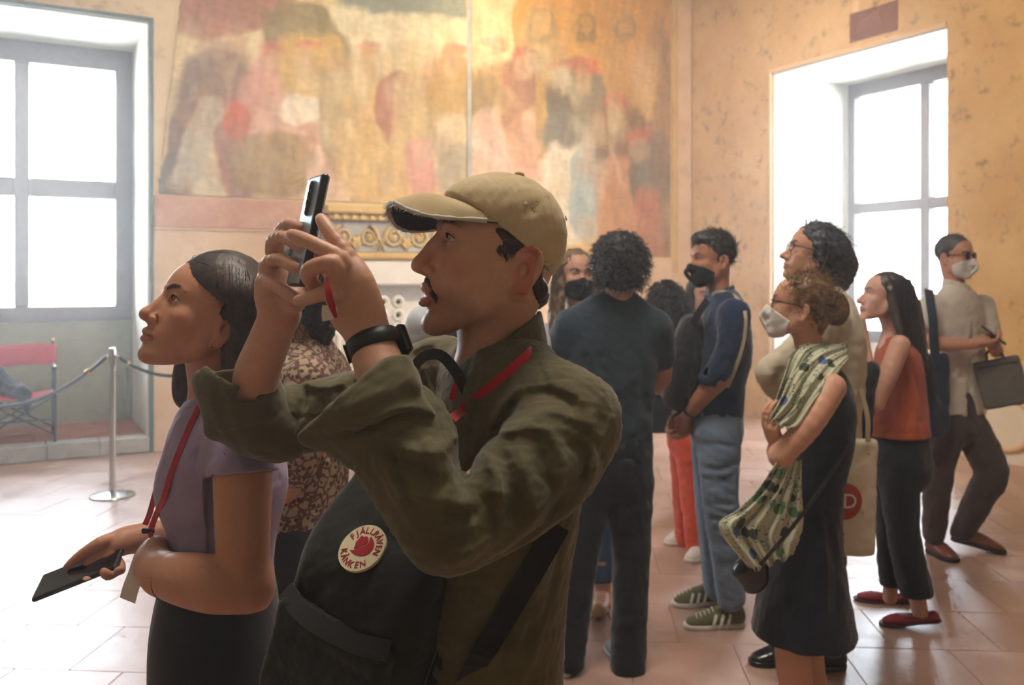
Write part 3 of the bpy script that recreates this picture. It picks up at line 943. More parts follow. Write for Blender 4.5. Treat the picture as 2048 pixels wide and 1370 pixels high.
# cracks / lost paint marks on the right wall (raised flakes of darker plaster)
# ================================================================== PEOPLE: heads, eyes, hands
class Head:
    """origin: mid-head at eye height above the ear canal; x subject's right, y forward, z up, in cm"""
    def __init__(self, o, yaw, pitch=0.0, roll=0.0, sc=1.0, lower=1.0, wide=1.0):
        self.o = np.asarray(o, float); self.R = frame(yaw, pitch, roll); self.sc = sc * 0.01; self.lower = lower; self.w = wide
    def pt(self, x, y, z):
        if z < -5: z = -5 + (z + 5) * self.lower
        return self.o + self.R @ (np.array([x * self.w, y, z]) * self.sc)
    def loc(self, v):
        return ((np.asarray(v) - self.o) @ self.R) / self.sc
    def l(self, a): return a * self.sc
    def e(self, S, c, r, k=0.6, op='u', rot=None):
        R = self.R if rot is None else self.R @ rot
        S.ell(self.pt(*c), np.array(r) * self.sc, R, self.l(k), op)
    def c(self, S, pts, rs, k=0.5, op='u', n=3):
        S.chain([self.pt(*p) for p in pts], np.array(rs) * self.sc if not np.isscalar(rs) else rs * self.sc, self.l(k), op, n=n)

def rot_axis(ax, deg):
    a = math.radians(deg); c, s = math.cos(a), math.sin(a)
    return np.array({'x': [[1, 0, 0], [0, c, -s], [0, s, c]], 'y': [[c, 0, s], [0, 1, 0], [-s, 0, c]], 'z': [[c, -s, 0], [s, c, 0], [0, 0, 1]]}[ax])

def add_head(S, H, female=False, nose=1.0, nose_h=0.0, mouth_open=0.0, eyes=True, ears=True, jaw=1.0, hump=0.0, lips=1.0, chin=0.0, brow=1.0, ear=(1.0, 0.0, -1.0), skull=9.4, eye=1.0):
    # skull and face block
    H.e(S, (0, -0.6, 3.3), (7.3, skull, 8.1), 0)
    H.e(S, (0, 3.6, 2.4), (6.4, 5.9, 6.6), 2.0)
    H.e(S, (0, 4.2, -3.2), (5.9 * jaw, 5.0, 7.0), 2.0)
    for s in (-1, 1):
        H.c(S, [(s * 5.2 * jaw, 0.6, -3.5), (s * 5.0 * jaw, 1.6, -7.2), (s * 3.2 * jaw, 5.2, -9.7), (s * 0.9, 7.4 + chin * .6, -10.6)], [1.7, 1.7, 1.6, 1.5], 1.6)
        H.e(S, (s * 4.5, 5.9, -2.6), (1.9, 2.0, 1.7), 1.8)                 # cheek bone
        H.e(S, (s * 3.5, 5.0, -6.0), (2.5 * jaw, 3.0, 3.4), 2.2)                 # cheek
    H.e(S, (0, 7.4 + chin, -10.3), (2.0, 1.6, 1.5), 1.4)                   # chin
    H.e(S, (0, 6.6, -7.0), (2.9, 2.9, 3.0), 1.6)                           # mouth barrel
    b = brow
    H.c(S, [(-4.6, 7.0, 1.6), (-2.6, 8.6, 2.0), (0, 9.0, 1.9), (2.6, 8.6, 2.0), (4.6, 7.0, 1.6)], [0.7 * b, 0.9 * b, 0.8 * b, 0.9 * b, 0.7 * b], 1.3)
    # eye sockets
    for s in (-1, 1):
        H.e(S, (s * 3.3, 9.7, -0.2), (1.9, 2.1, 1.25), 1.3, 's')
    # nose
    nl = nose
    tip = (0, 10.9 * 1 + (nl - 1) * 6 + .25, -4.2 + nose_h)
    H.c(S, [(0, 8.5, 0.9), (0, 9.45 + hump, -1.0), (0, 10.35 + hump * .6 + (nl - 1) * 3, -2.8 + nose_h * .6), tip], [0.75, 0.72, 0.82, 0.92], 1.0)
    H.e(S, tip, (1.12, 1.02, 1.05), 0.6)
    for s in (-1, 1):
        H.e(S, (s * 1.35, 9.45 + (nl - 1) * 3, -4.6 + nose_h), (0.78, 1.15, 0.95), 0.35)
        H.c(S, [(s * 0.9, 8.3, -1.4), (s * 1.5, 8.4, -3.6)], [1.0, 1.2], 1.2)
    H.c(S, [(0, 10.4 + (nl - 1) * 4, -5.0 + nose_h * .8), (0, 9.3, -5.4)], [0.42, 0.5], 0.5)
    for s in (-1, 1):
        H.e(S, (s * 0.72, 10.15 + (nl - 1) * 3, -5.45 + nose_h), (0.36, 0.66, 0.42), 0.2, 's')
        H.c(S, [(s * 1.75, 10.15 + (nl - 1) * 3, -3.75 + nose_h), (s * 2.15, 9.3, -4.1 + nose_h), (s * 2.2, 8.9, -5.0 + nose_h)], [.12, .16, .14], .3, 's')
    H.e(S, (0, 9.0, -4.4 + nose_h * .7), (1.1, 1.3, 1.0), 0.6)
    # lips
    mo = mouth_open; lp = lips
    H.c(S, [(-2.3, 8.35, -7.45), (-1.2, 9.25, -7.0), (-.4, 9.55, -6.75), (.4, 9.55, -6.75), (1.2, 9.25, -7.0), (2.3, 8.35, -7.45)], np.array([.2, .45, .48, .48, .45, .2]) * lp, 0.45)
    H.c(S, [(-2.2, 8.3, -7.6), (-1.1, 9.05, -8.1 - mo), (0, 9.3, -8.25 - mo), (1.1, 9.05, -8.1 - mo), (2.2, 8.3, -7.6)], np.array([.2, .48, .56, .48, .2]) * lp, 0.45)
    H.c(S, [(-2.2, 8.75, -7.52), (-1.0, 9.7, -7.5 - mo * .5), (0, 10.0, -7.5 - mo * .5), (1.0, 9.7, -7.5 - mo * .5), (2.2, 8.75, -7.52)], np.array([.10, .14 + mo * .45, .16 + mo * .5, .14 + mo * .45, .10]), 0.18, 's')
    H.e(S, (0, 9.9, -9.25 - mo * .6), (1.5, 0.75, 0.45), 0.6, 's')             # below the lower lip
    # lids
    if eyes:
        for s in (-1, 1):
            H.e(S, (s * 3.15, 7.0, 0.0), (1.55, 1.5, 1.45), 0.5)
            H.c(S, [(s * 1.7, 8.15, -0.2), (s * 2.5, 8.85, 0.02), (s * 3.5, 8.85, 0.08), (s * 4.7, 7.6, -0.02)], [0.2, 0.52 * eye, 0.54 * eye, 0.2], 0.12, 's')
            H.c(S, [(s * 1.8, 8.3, 0.42), (s * 2.7, 8.72, 0.88), (s * 3.6, 8.6, 0.9), (s * 4.7, 7.6, 0.4)], [0.16, 0.2, 0.2, 0.14], 0.25)
    if ears:
        for s in (-1, 1):
            add_ear(S, H, s, *ear)
    return H
def add_ear(S, H, s, sz=1.0, out=0.0, back=-1.0):
    a = s * (6.9 + out)
    def q(y, z, o=0.0): return (a + s * (o + (0.9 - y) * .28), back + y * sz, -1.6 + z * sz)
    H.c(S, [q(0.2, 0.2, -.5), q(0.0, -1.5, -.4)], [1.1 * sz, .9 * sz], 0.5)
    # helix rim
    H.c(S, [q(0.9, .3, .1), q(1.0, 1.6, .2), q(0.1, 2.6, .35), q(-1.2, 2.5, .5), q(-1.9, 1.2, .55), q(-1.75, -.4, .5), q(-1.2, -1.8, .35), q(-.5, -2.7, .2), q(0.3, -2.9, .05)],
        np.array([.34, .36, .38, .40, .40, .38, .40, .62, .55]) * sz, 0.28)
    # plate
    H.e(S, q(-.45, .1, .12), (0.38 * sz, 1.5 * sz, 2.35 * sz), 0.4, rot=rot_axis('z', s * 16))
    H.c(S, [q(-.9, 1.6, .45), q(-1.0, .2, .5), q(-.6, -1.2, .4)], np.array([.3, .34, .3]) * sz, .3)
    H.c(S, [q(.75, -.2, .1), q(.8, -.9, .15)], np.array([.36, .3]) * sz, .3)
    # concha
    H.e(S, q(.05, -.35, .75), (.95 * sz, .78 * sz, 1.15 * sz), .2, 's')
    H.c(S, [q(.3, 1.7, .62), q(-.7, 1.75, .8), q(-1.35, .9, .9), q(-1.3, -.6, .85)], np.array([.24, .26, .26, .2]) * sz, .15, 's')

M_EYE = painted('eye', 0.08, 0.6, fine=0.0)
def add_eyes(H, parent, gaze=(0, 1, 0), iris='#4a3220', r=1.22, only=(-1, 1)):
    g = np.array(gaze, float); g /= np.linalg.norm(g)
    ax = np.cross(g, [0, 0, 1.0]); ax /= np.linalg.norm(ax)
    Rl = np.stack([ax, g, np.cross(ax, g)], 1)
    def col(l):
        c = np.tile(np.array(lin('#d6cfc6')), (len(l), 1)); a = np.degrees(np.arccos(np.clip(l[:, 1], -1, 1)))
        c[a < 30] = lin(iris); c[a < 13] = lin('#0a0807'); return c
    for s in only:
        ball('eye', H.pt(s * 3.15, 7.12, 0.0), r * H.sc, H.R @ Rl, M_EYE, parent, col, 28, 44)

def hand_frame(o, fdir, pn):
    """o wrist; fdir towards the knuckles; pn palm normal. returns 3x3 (side, fdir, pn)"""
    f = np.asarray(fdir, float); f /= np.linalg.norm(f)
    p = np.asarray(pn, float); p -= f * (p @ f); p /= np.linalg.norm(p)
    return np.stack([np.cross(f, p), f, p], 1)
def add_hand(S, o, R, side=1, sc=1.0, curl=(25, 30, 20), spread=4.0, thumb=(35, 25), fk=0.004, curls=None):
    """generic hand in metres: palm plus five jointed fingers.  local x = side (thumb at +x*side), y = to knuckles, z = palm side"""
    def p(x, y, z): return np.asarray(o) + R @ (np.array([x * side, y, z]) * sc)
    S.chain([p(0, -.01, 0), p(.002, .03, 0), p(0, .075, -.002)], np.array([.019, .021, .017]) * sc, .01, wide=R[:, 0], ws=[1.25, 1.75, 2.2], n=3)
    S.ell(p(.022, .035, .012), np.array([.016, .027, .013]) * sc, R, .01)
    lens = [(.042, .026, .022), (.046, .029, .023), (.042, .027, .022), (.033, .020, .019)]
    xs = [.031, .0105, -.0105, -.030]; ys = [.083, .087, .083, .074]
    for i in range(4):
        cu = curls[i] if curls else curl
        a = 0; pos = np.array([xs[i], ys[i], -.002]); pts = [pos - np.array([0, .02, 0]), pos]
        sp = math.radians(spread * (1.5 - i))
        for L, c in zip(lens[i], cu):
            a += math.radians(c)
            d = np.array([math.sin(sp) * math.cos(a), math.cos(sp) * math.cos(a), math.sin(a)])
            pos = pos + d * L; pts.append(pos)
        r = (.0092 if i < 3 else .0080)
        S.chain([p(*q) for q in pts], np.array([r * 1.02, r * 1.08, r, r * .92, r * .74]) * sc, fk, n=2)
    t0, t1 = (math.radians(q) for q in thumb)
    a = np.array([.024, .018, .008]); d1 = np.array([math.sin(t0), math.cos(t0), .35]); d1 /= np.linalg.norm(d1)
    b = a + d1 * .045; d2 = np.array([math.sin(t0 - t1), math.cos(t0 - t1), .35]); d2 /= np.linalg.norm(d2)
    c = b + d2 * .030; e = c + d2 * .022
    S.chain([p(*a), p(*b), p(*c), p(*e)], np.array([.014, .0115, .0105, .008]) * sc, .006, n=2)

def paint_face(H, lip='#b5685a', brow='#2a1d17', browon=True, beard=None, blush=None):
    out = []
    if blush:
        out.append((lambda v: np.clip(1.2 - np.linalg.norm((H.loc(v) - np.array([0, 10.2, -3.8])) / np.array([2.4, 2.2, 2.0]), axis=1), 0, 1) * .6, blush))
        for s in (-1, 1):
            out.append((lambda v, s=s: np.clip(1.2 - np.linalg.norm((H.loc(v) - np.array([s * 4.6, 6.6, -3.6])) / np.array([2.6, 2.6, 2.2]), axis=1), 0, 1) * .5, blush))
            out.append((lambda v, s=s: np.clip((np.abs(H.loc(v)[:, 0]) - 7.2) / .5, 0, 1) * (np.abs(H.loc(v)[:, 1] + .8) < 3) * (np.abs(H.loc(v)[:, 2] + 1.6) < 4) * .55, blush))
    if beard:
        def wb(v):
            q = H.loc(v)
            d = np.clip((-q[:, 2] - 8.0 + q[:, 1] * .25) / 2.5, 0, 1) * np.clip((q[:, 1] - 1) / 2, 0, 1)
            return d * beard[1] * (q[:, 2] > -19) * (np.abs(q[:, 0]) < 8) * (q[:, 1] < 13)
        out.append((wb, beard[0]))
    up = [H.pt(*p) for p in ((-2.1, 8.5, -7.4), (-1.1, 9.3, -7.0), (0, 9.7, -6.9), (1.1, 9.3, -7.0), (2.1, 8.5, -7.4))]
    lo = [H.pt(*p) for p in ((-2.0, 8.5, -7.65), (-1.0, 9.2, -8.1), (0, 9.5, -8.2), (1.0, 9.2, -8.1), (2.0, 8.5, -7.65))]
    out.append((near(up, H.l(.42), H.l(.25)), lip)); out.append((near(lo, H.l(.5), H.l(.25)), lip))
    if browon:
        for s in (-1, 1):
            br = [H.pt(*p) for p in ((s * 1.3, 9.3, 1.75), (s * 2.6, 9.2, 2.25), (s * 3.9, 8.3, 2.35), (s * 5.0, 7.2, 1.8))]
            out.append((near(br, H.l(.42), H.l(.22)), brow))
    return out
M_SKIN = painted('skin', 0.48, 0.42, sss=0.12, bump=0.05, bump_scale=500.0, fine=0.05)
M_HAIRS = {}
def hair_mat(name, c, c2=None, rough=0.45):
    m, nt, b = nodes_of(name)
    tc = N(nt, 'ShaderNodeTexCoord'); n1 = N(nt, 'ShaderNodeTexNoise', i_Scale=60.0, i_Detail=4.0)
    nt.links.new(tc.outputs['Object'], n1.inputs['Vector'])
    r = N(nt, 'ShaderNodeValToRGB'); r.color_ramp.elements[0].position = .35; r.color_ramp.elements[1].position = .7
    r.color_ramp.elements[0].color = rgba(c); r.color_ramp.elements[1].color = rgba(c2 or c)
    nt.links.new(n1.outputs['Fac'], r.inputs['Fac']); nt.links.new(r.outputs['Color'], b.inputs['Base Color'])
    b.inputs['Roughness'].default_value = rough; b.inputs['Specular IOR Level'].default_value = .5
    n2 = N(nt, 'ShaderNodeTexNoise', i_Scale=220.0, i_Detail=2.0)
    nt.links.new(tc.outputs['Object'], n2.inputs['Vector'])
    bp = N(nt, 'ShaderNodeBump', i_Strength=.18, i_Distance=.003); nt.links.new(n2.outputs['Fac'], bp.inputs['Height']); nt.links.new(bp.outputs['Normal'], b.inputs['Normal'])
    return m
def hair_group(name, S, mat, parent, paths=None, r0=.0012, r1=.0004, disp=None, smooth=1):
    """hair mass plus separate strands, one mesh"""
    v, f = S.verts()
    v = relax(v, f, smooth)
    if disp:
        nrm = vnormals(v, f)
        for amp, sc, seed in disp: v = v + nrm * (amp * wobble(v * np.asarray(sc), seed))[:, None]
    if paths is not None and len(paths):
        v2, f2 = strands(paths, r0, r1)
        f = np.concatenate([f, f2 + len(v)]); v = np.concatenate([v, v2])
    return mesh_np(name, v, f, mat, parent, True)

class Who:
    """one person: pixel places at a base distance D -> points in the room"""
    def __init__(self, D, label, foot_px):
        self.D = D
        x = (foot_px - CX) / F_PX * D
        self.root = empty('person', (x, D, 0), label, 'person')
    def p(self, px, py, dd=0.0): return P(px, py, self.D + dd)
    def ps(self, *q): return [self.p(*a) for a in q]
    def r(self, px): return PX(px, self.D)
    def rs(self, *a): return [PX(x, self.D) for x in a]
M_SOLE = plain('pale_rubber_sole', '#d8d2c6', 0.7, noise=.1)
def shoe(who, heel, toe, width=0.09, height=0.085, mat=None, sole=M_SOLE, top=0.0, flat=False, name='shoe', toe_up=0.0, heel_up=0.0, solez=.022, vox=.005):
    """heel, toe: floor points (x, y); upper and sole"""
    h = np.array([heel[0], heel[1], heel_up]); t = np.array([toe[0], toe[1], toe_up])
    d = t - h; L = np.linalg.norm(d); d /= L; sd = np.cross(d, [0, 0, 1.0]); sd /= np.linalg.norm(sd); up = np.cross(sd, d)
    def q(a, s, z): return h + d * (a * L) + sd * s + up * z
    S = SDF(vox); w = width / 2
    if flat:
        S.chain([q(.1, 0, .025), q(.35, 0, .02), q(.7, 0, .022), q(.93, 0, .018)], [.024, .02, .022, .014], .01, wide=sd, ws=[1.35, 1.6, 1.9, 2.0], n=3)
        S.ell(q(.3, 0, .055), (w * .72, L * .26, .04), np.stack([sd, d, up], 1), .006, 's')
    else:
        S.chain([q(.12, 0, .045), q(.38, 0, .05), q(.7, 0, .034), q(.92, 0, .024)], [.038, .040, .030, .020], .012, wide=sd, ws=[1.0, 1.05, 1.45, 1.7], n=3)
        S.seg(q(.16, 0, .05), q(.17, 0, height + top), .036, .038, .02)
    S.plane_cut(q(0, 0, solez * .8), -up, *[np.array(z) for z in (np.minimum(h, t) - .12, np.maximum(h, t) + .12)])
    o = S.build(name, mat, who.root)
    S = SDF(vox)
    S.chain([q(.11, 0, .012), q(.4, 0, .012), q(.72, 0, .012), q(.94, 0, .012)], [.034, .033, .040, .028], .008, wide=sd, ws=[1.1, 1.1, 1.22, 1.35], n=3)
    lo = np.minimum(h, t) - .15; hi = np.maximum(h, t) + .15
    S.plane_cut(q(0, 0, solez), up, lo, hi, .002); S.plane_cut(q(0, 0, .001), -up, lo, hi, .002)
    so = S.build('sole', sole, None); attach(so, o)
    return o
def ribbon(pts, w, th, face, n=3):
    """flat strap through pts: width w, thickness th, facing direction 'face' (one or one per point)"""
    pts = catmull(np.asarray(pts, float), n); m = len(pts)
    fa = np.asarray(face, float); fa = np.tile(fa, (m, 1)) if fa.ndim == 1 else catmull(fa, n)
    t = np.gradient(pts, axis=0); t /= np.linalg.norm(t, axis=1)[:, None]
    sd = np.cross(t, fa); sd /= np.linalg.norm(sd, axis=1)[:, None]; nn = np.cross(sd, t)
    w = np.asarray(w) if not np.isscalar(w) else np.full(m, w)
    if len(w) != m: w = np.interp(np.linspace(0, 1, m), np.linspace(0, 1, len(w)), w)
    w = w[:, None] / 2
    V_ = np.stack([pts + sd * w + nn * th / 2, pts - sd * w + nn * th / 2, pts - sd * w - nn * th / 2, pts + sd * w - nn * th / 2], 1).reshape(-1, 3)
    F_ = []
    for i in range(m - 1):
        for k in range(4):
            F_.append((i * 4 + k, i * 4 + (k + 1) % 4, i * 4 + 4 + (k + 1) % 4, i * 4 + 4 + k))
    F_ += [(3, 2, 1, 0), tuple((m - 1) * 4 + k for k in range(4))]
    return V_, np.array(F_)
def strap(name, pts, w, th, face, mat, parent, n=4, label=None):
    v, f = ribbon(pts, w, th, face, n)
    return mesh_np(name, v, f, mat, parent, False, label=label)

def shell(H, c, r, n, g, keep=lambda q: True):
    cs, ns = [], []
    while len(cs) < n:
        d = g.normal(size=3); d /= np.linalg.norm(d); q = np.array(c) + d * np.array(r)
        if keep(q):
            cs.append(H.pt(*q)); nn = H.R @ (d / np.array(r)); ns.append(nn / np.linalg.norm(nn))
    return cs, ns
def fine_strands(H, c, r, n, g, direction, L, keep, jitter=.3, m=6, lift=.2, bend=.25):
    cs, ns = shell(H, c, r, n, g, keep); out = []
    for p0, nn in zip(cs, ns):
        d = np.asarray(direction(p0, nn), float); d = d - nn * (d @ nn) + nn * lift + g.normal(size=3) * jitter; d /= np.linalg.norm(d)
        LL = L * g.uniform(.6, 1.2)
        out.append([p0 + d * LL * t / (m - 1) - nn * bend * LL * (t / (m - 1)) ** 2 for t in range(m)])
    return np.array(out)
# ================================================================== FOREGROUND MAN with cap, taking a picture
W = Who(1.36, 'young man in a worn beige cap and olive overshirt raising a phone', 960)
man = W.root
H = Head(P(997, 508, 1.34), 75, 14, 0, 1.0, lower=1.33, wide=.97)
SK = '#c99a80'
S = SDF(0.0022, 0.01)
add_head(S, H, nose=1.02, nose_h=-0.35, hump=.4, skull=8.7, mouth_open=.28, lips=.95, jaw=.96, chin=-.6, ear=(1.08, .1, -2.3), brow=1.05)
# neck and (covered) trunk
S.chain([H.pt(0, -2.2, -4), P(985, 640, 1.37), P(992, 720, 1.38), P(1005, 800, 1.39)], [.060, .053, .056, .07], .03, n=3)
S.seg(H.pt(-3.2, -3.5, -6), P(945, 730, 1.36), .022, .018, .03)
S.chain([P(1005, 800, 1.39), P(985, 1000, 1.41), P(940, 1370, 1.42)], [.085, .09, .09], .03, wide=frame(70)[:, 0], ws=1.5)
# far (right) arm: upper arm, forearm, hand
S.chain([P(880, 770, 1.52), P(700, 842, 1.56), P(535, 845, 1.535)], [.04, .030, .032], .03)
S.chain([P(525, 835, 1.52), P(512, 760, 1.48), P(536, 690, 1.43), P(560, 628, 1.39)], [.036, .035, .030, .0245], .015, wide=(1, 0, 0), ws=[1, 1.05, 1.1, 1.22])
# near (left) arm
S.chain([P(1130, 850, 1.24), P(1000, 980, 1.17), P(880, 1050, 1.13)], [.05, .044, .04], .03)
S.chain([P(880, 1050, 1.13), P(820, 900, 1.16), P(772, 770, 1.20), P(738, 672, 1.235)], [.042, .040, .034, .0255], .015, wide=(1, 0, -.3), ws=[1, 1, 1.05, 1.2])
# far hand: palm hidden behind, four fingers round the back of the phone, thumb behind it
dF = 1.36
def fing(S, pts, rs, k=.004, n=3): S.chain([P(*q) for q in pts], [r * 1e-3 for r in rs], k, n=n)
S.chain([P(560, 632, 1.39), P(556, 590, 1.385), P(552, 545, 1.39)], [.026, .028, .022], .012, wide=(1, 0, 0), ws=[1.1, 1.25, 1.2], n=3)
S.ell(P(590, 600, 1.36), (.018, .018, .020), None, .014)
fing(S, [(556, 500, 1.40), (560, 465, 1.395), (578, 450, 1.365), (602, 456, 1.335)], [10, 10, 9.6, 7.6])                 # index
fing(S, [(548, 540, 1.40), (545, 486, 1.40), (566, 474, 1.36), (590, 486, 1.325), (606, 500, 1.315)], [10.5, 10.5, 10, 9.2, 7.4])  # middle
fing(S, [(535, 575, 1.39), (533, 530, 1.385), (560, 520, 1.345), (585, 532, 1.315), (602, 541, 1.305)], [10, 10.5, 9.8, 9.0, 7.6])   # ring
fing(S, [(526, 600, 1.38), (525, 562, 1.375), (552, 572, 1.34), (580, 590, 1.315), (602, 604, 1.305)], [9.5, 9.8, 9.0, 8.2, 6.8])    # little
fing(S, [(592, 605, 1.37), (620, 560, 1.385), (628, 515, 1.38), (626, 492, 1.375)], [13, 11, 10, 8])                       # thumb behind
# near hand: back of the hand towards us
S.chain([P(738, 672, 1.235), P(720, 630, 1.235), P(700, 575, 1.235), P(684, 530, 1.245)], [.0255, .026, .024, .019], .012, wide=(.8, -.45, .35), ws=[1.15, 1.45, 1.6, 1.55], n=3)
S.ell(P(690, 620, 1.245), (.020, .02, .026), None, .015)
fing(S, [(700, 545, 1.235), (694, 512, 1.235), (664, 470, 1.25), (650, 450, 1.262), (641, 436, 1.272)], [11.5, 11.5, 9.8, 9.0, 7.2])   # index along the edge
fing(S, [(688, 550, 1.222), (680, 518, 1.215), (637, 493, 1.22), (606, 478, 1.235), (582, 468, 1.25)], [11, 11.2, 9.8, 9.0, 7.2])    # middle
fing(S, [(674, 560, 1.212), (664, 528, 1.20), (622, 537, 1.205), (617, 556, 1.225), (640, 580, 1.24)], [11, 11.2, 10.2, 9.2, 7.8])   # ring, folded
fing(S, [(668, 590, 1.212), (655, 585, 1.208), (632, 592, 1.215), (610, 599, 1.235), (595, 601, 1.25)], [11, 10, 8.8, 8.2, 7.0])   # little
fing(S, [(700, 590, 1.255), (672, 560, 1.28), (650, 530, 1.30), (640, 505, 1.305)], [13, 11.5, 10, 8])                    # thumb on the screen side
# tendons
for a, b in (((694, 514), (716, 600)), ((680, 520), (706, 610)), ((664, 530), (696, 615))):
    S.fold([P(a[0], a[1], 1.205), P((a[0] + b[0]) / 2, (a[1] + b[1]) / 2, 1.20), P(b[0], b[1], 1.205)], .005, -.0012)
lo = np.array([-.55, 1.05, .98]); 
regs = [(np.array([-.50, 1.08, .88]), np.array([.16, 1.63, H.o[2] + .13]), .0024)]
def mole(px, py, d, r): return (near([P(px, py, d)], r, r * .5), '#5a3424')
pf = paint_face(H, lip='#b06a5c', brow='#211814', beard=('#6e4d3c', .45), blush='#b8664e')
nails = []
for q in ((604, 458, 1.33), (607, 502, 1.308), (604, 543, 1.298), (603, 606, 1.299), (639, 432, 1.266), (579, 466, 1.244)):
    nails.append((near([P(*q)], .0042, .002), '#d8ab94'))
body = S.build('body', M_SKIN, man, regions=regs, col=SK, paint=pf + nails)
add_eyes(H, man, gaze=(.18, 1, .18), iris='#3a2618')
M_NAIL = plain('nail', '#dcb09a', .25)
# teeth glimpse
M_TEETH = plain('teeth', '#e8e0d2', .3)
tS = SDF(.0015); H.c(tS, [(-1.6, 8.2, -7.55), (0, 8.95, -7.6), (1.6, 8.2, -7.55)], .32, 0.1); tS.build('teeth', M_TEETH, man)
# hair below the cap: sideburn, temple and nape
M_HAIR_DK = hair_mat('dark_brown_hair', '#241b16', '#3e2e24')
S = SDF(.0025)
H.e(S, (0, -.9, 2.6), (7.44, 8.55, 7.8), 0)
H.c(S, [(-6.6, 2.6, 2.0), (-6.75, 1.6, -.2), (-6.75, 1.1, -1.6)], [1.2, .85, .5], .8)
H.c(S, [(6.6, 2.6, 2.0), (6.75, 1.6, -.2), (6.75, 1.1, -1.6)], [1.2, .85, .5], .8)
H.c(S, [(-5.9, -4.0, -2.0), (-5.0, -5.6, -3.8), (-2.8, -6.6, -4.7), (0, -7.0, -5.0), (2.8, -6.6, -4.7), (5.0, -5.6, -3.8), (5.9, -4.0, -2.0)], [1.3, 1.5, 1.6, 1.6, 1.6, 1.5, 1.3], 1.5)
S.plane_cut(H.pt(0, 4.0, 0), H.R @ np.array([0, 1, .12]), H.o - .2, H.o + .2, .004)
S.plane_cut(H.pt(0, 2.0, 3.5), H.R @ np.array([0, -.46, 1.0]), H.o - .2, H.o + .2, .002)
S.plane_cut(H.pt(0, -3, -3.0), H.R @ np.array([0, .94, -1.0]), H.o - .2, H.o + .2, .006)
g = np.random.RandomState(3); paths = []
for i in range(420):
    y = g.uniform(-8.5, -4.5); x = g.uniform(-6, 6) * (1 if y < -6 else 1.1); z = g.uniform(-6.5, -4.2)
    a = np.array([x * .95, y, z]); r_ = math.hypot(x / 7.2, y / 9)
    a = a * (1, 1, 1) / max(r_, .3) * np.array([1, 1, 1]); a[2] = z
    if a[1] > -5.5: continue
    paths.append([H.pt(*(a * np.array([.80, .76, 1]))), H.pt(*(a * np.array([.82, .79, 1]) + [0, 0, -.6])), H.pt(*(a * np.array([.80, .77, 1]) + [0, .1, -1.3]))])
for i in range(900):
    s_ = -1 if g.uniform() < .8 else 1; y = g.uniform(-1.5, 4.0); z = g.uniform(-1.9, 3.4)
    if z < -.6 + .62 * (y - 0) - .6 or z < -1.5 + abs(y - 1.6) * .9: continue
    x = s_ * (7.5 * math.sqrt(max(.2, 1 - ((y + .9) / 8.9) ** 2 - ((z - 2.6) / 8.0) ** 2)) + .03)
    paths.append([H.pt(x, y, z), H.pt(x + s_ * .10, y - .3, z - .35), H.pt(x + s_ * .06, y - .55, z - .8)])
hair_group('hair', S, M_HAIR_DK, man, np.array(paths), .0006, .0002, disp=[(.0012, 60, 4)])
# moustache: short strands
S = SDF(.0015)
for s in (-1, 1):
    H.c(S, [(s * .35, 9.42, -6.2), (s * 1.3, 9.28, -6.4), (s * 2.3, 8.55, -6.95), (s * 3.1, 7.75, -7.9)], [.16, .24, .24, .12], .12)
paths = []
for i in range(620):
    s = g.choice([-1, 1]); t = g.uniform(0, 1)
    c = np.array([s * (.1 + 2.9 * t), 9.72 - 1.65 * t ** 1.5, -5.9 - 1.6 * t ** 1.5 + g.uniform(-.45, .25)])
    d = np.array([s * (.3 + .4 * t), -.12 * t, -.55])
    paths.append([H.pt(*c), H.pt(*(c + d * .5 + [0, .10, 0])), H.pt(*(c + d + [0, -.05, 0]))])
M_STUB = hair_mat('brown_facial_hair', '#33241a', '#4e3a2a')
hair_group('moustache', S, M_STUB, man, np.array(paths), .0006, .0002, disp=[(.0012, 120, 8)])
def add_brow(H, g, n=120, thick=.3, parent=None, mat=None):
    for s in (-1, 1):
        pa = []
        for i in range(n):
            t = g.uniform(0, 1); u = g.uniform(-thick, thick) * (1 - .6 * t)
            c = np.array([s * (1.4 + 3.6 * t), 9.0 - 1.9 * t ** 1.8, 1.8 + .65 * math.sin(t * 2.5) + u]); d = np.array([s * .6, -.3 * t, .25 - .5 * t])
            pa.append([H.pt(*c), H.pt(*(c + d * .5 + [0, .12, 0])), H.pt(*(c + d))])
        v, f = strands(pa, .0006, .0002); o = mesh_np('eyebrow', v, f, mat, parent); o['kind'] = 'stuff'
def add_lashes(H, parent, mat, n=30, L=.5):
    for s in (-1, 1):
        pa = []
        for i in range(n):
            t = i / (n - 1); c = np.array([s * (1.9 + 2.6 * t), 8.55 - .9 * abs(t - .35) ** 1.5 * 1.6, .14 + .45 * math.sin(t * 3.1)])
            pa.append([H.pt(*c), H.pt(*(c + [s * .1, .6 * L, .1 * L])), H.pt(*(c + [s * .2, L, .5 * L]))])
        v, f = strands(pa, .0006, .0002); o = mesh_np('eyelashes', v, f, mat, parent); o['kind'] = 'stuff'
add_brow(H, g, 170, .36, man, M_HAIR_DK)
add_lashes(H, man, M_HAIR_DK, 26, .45)

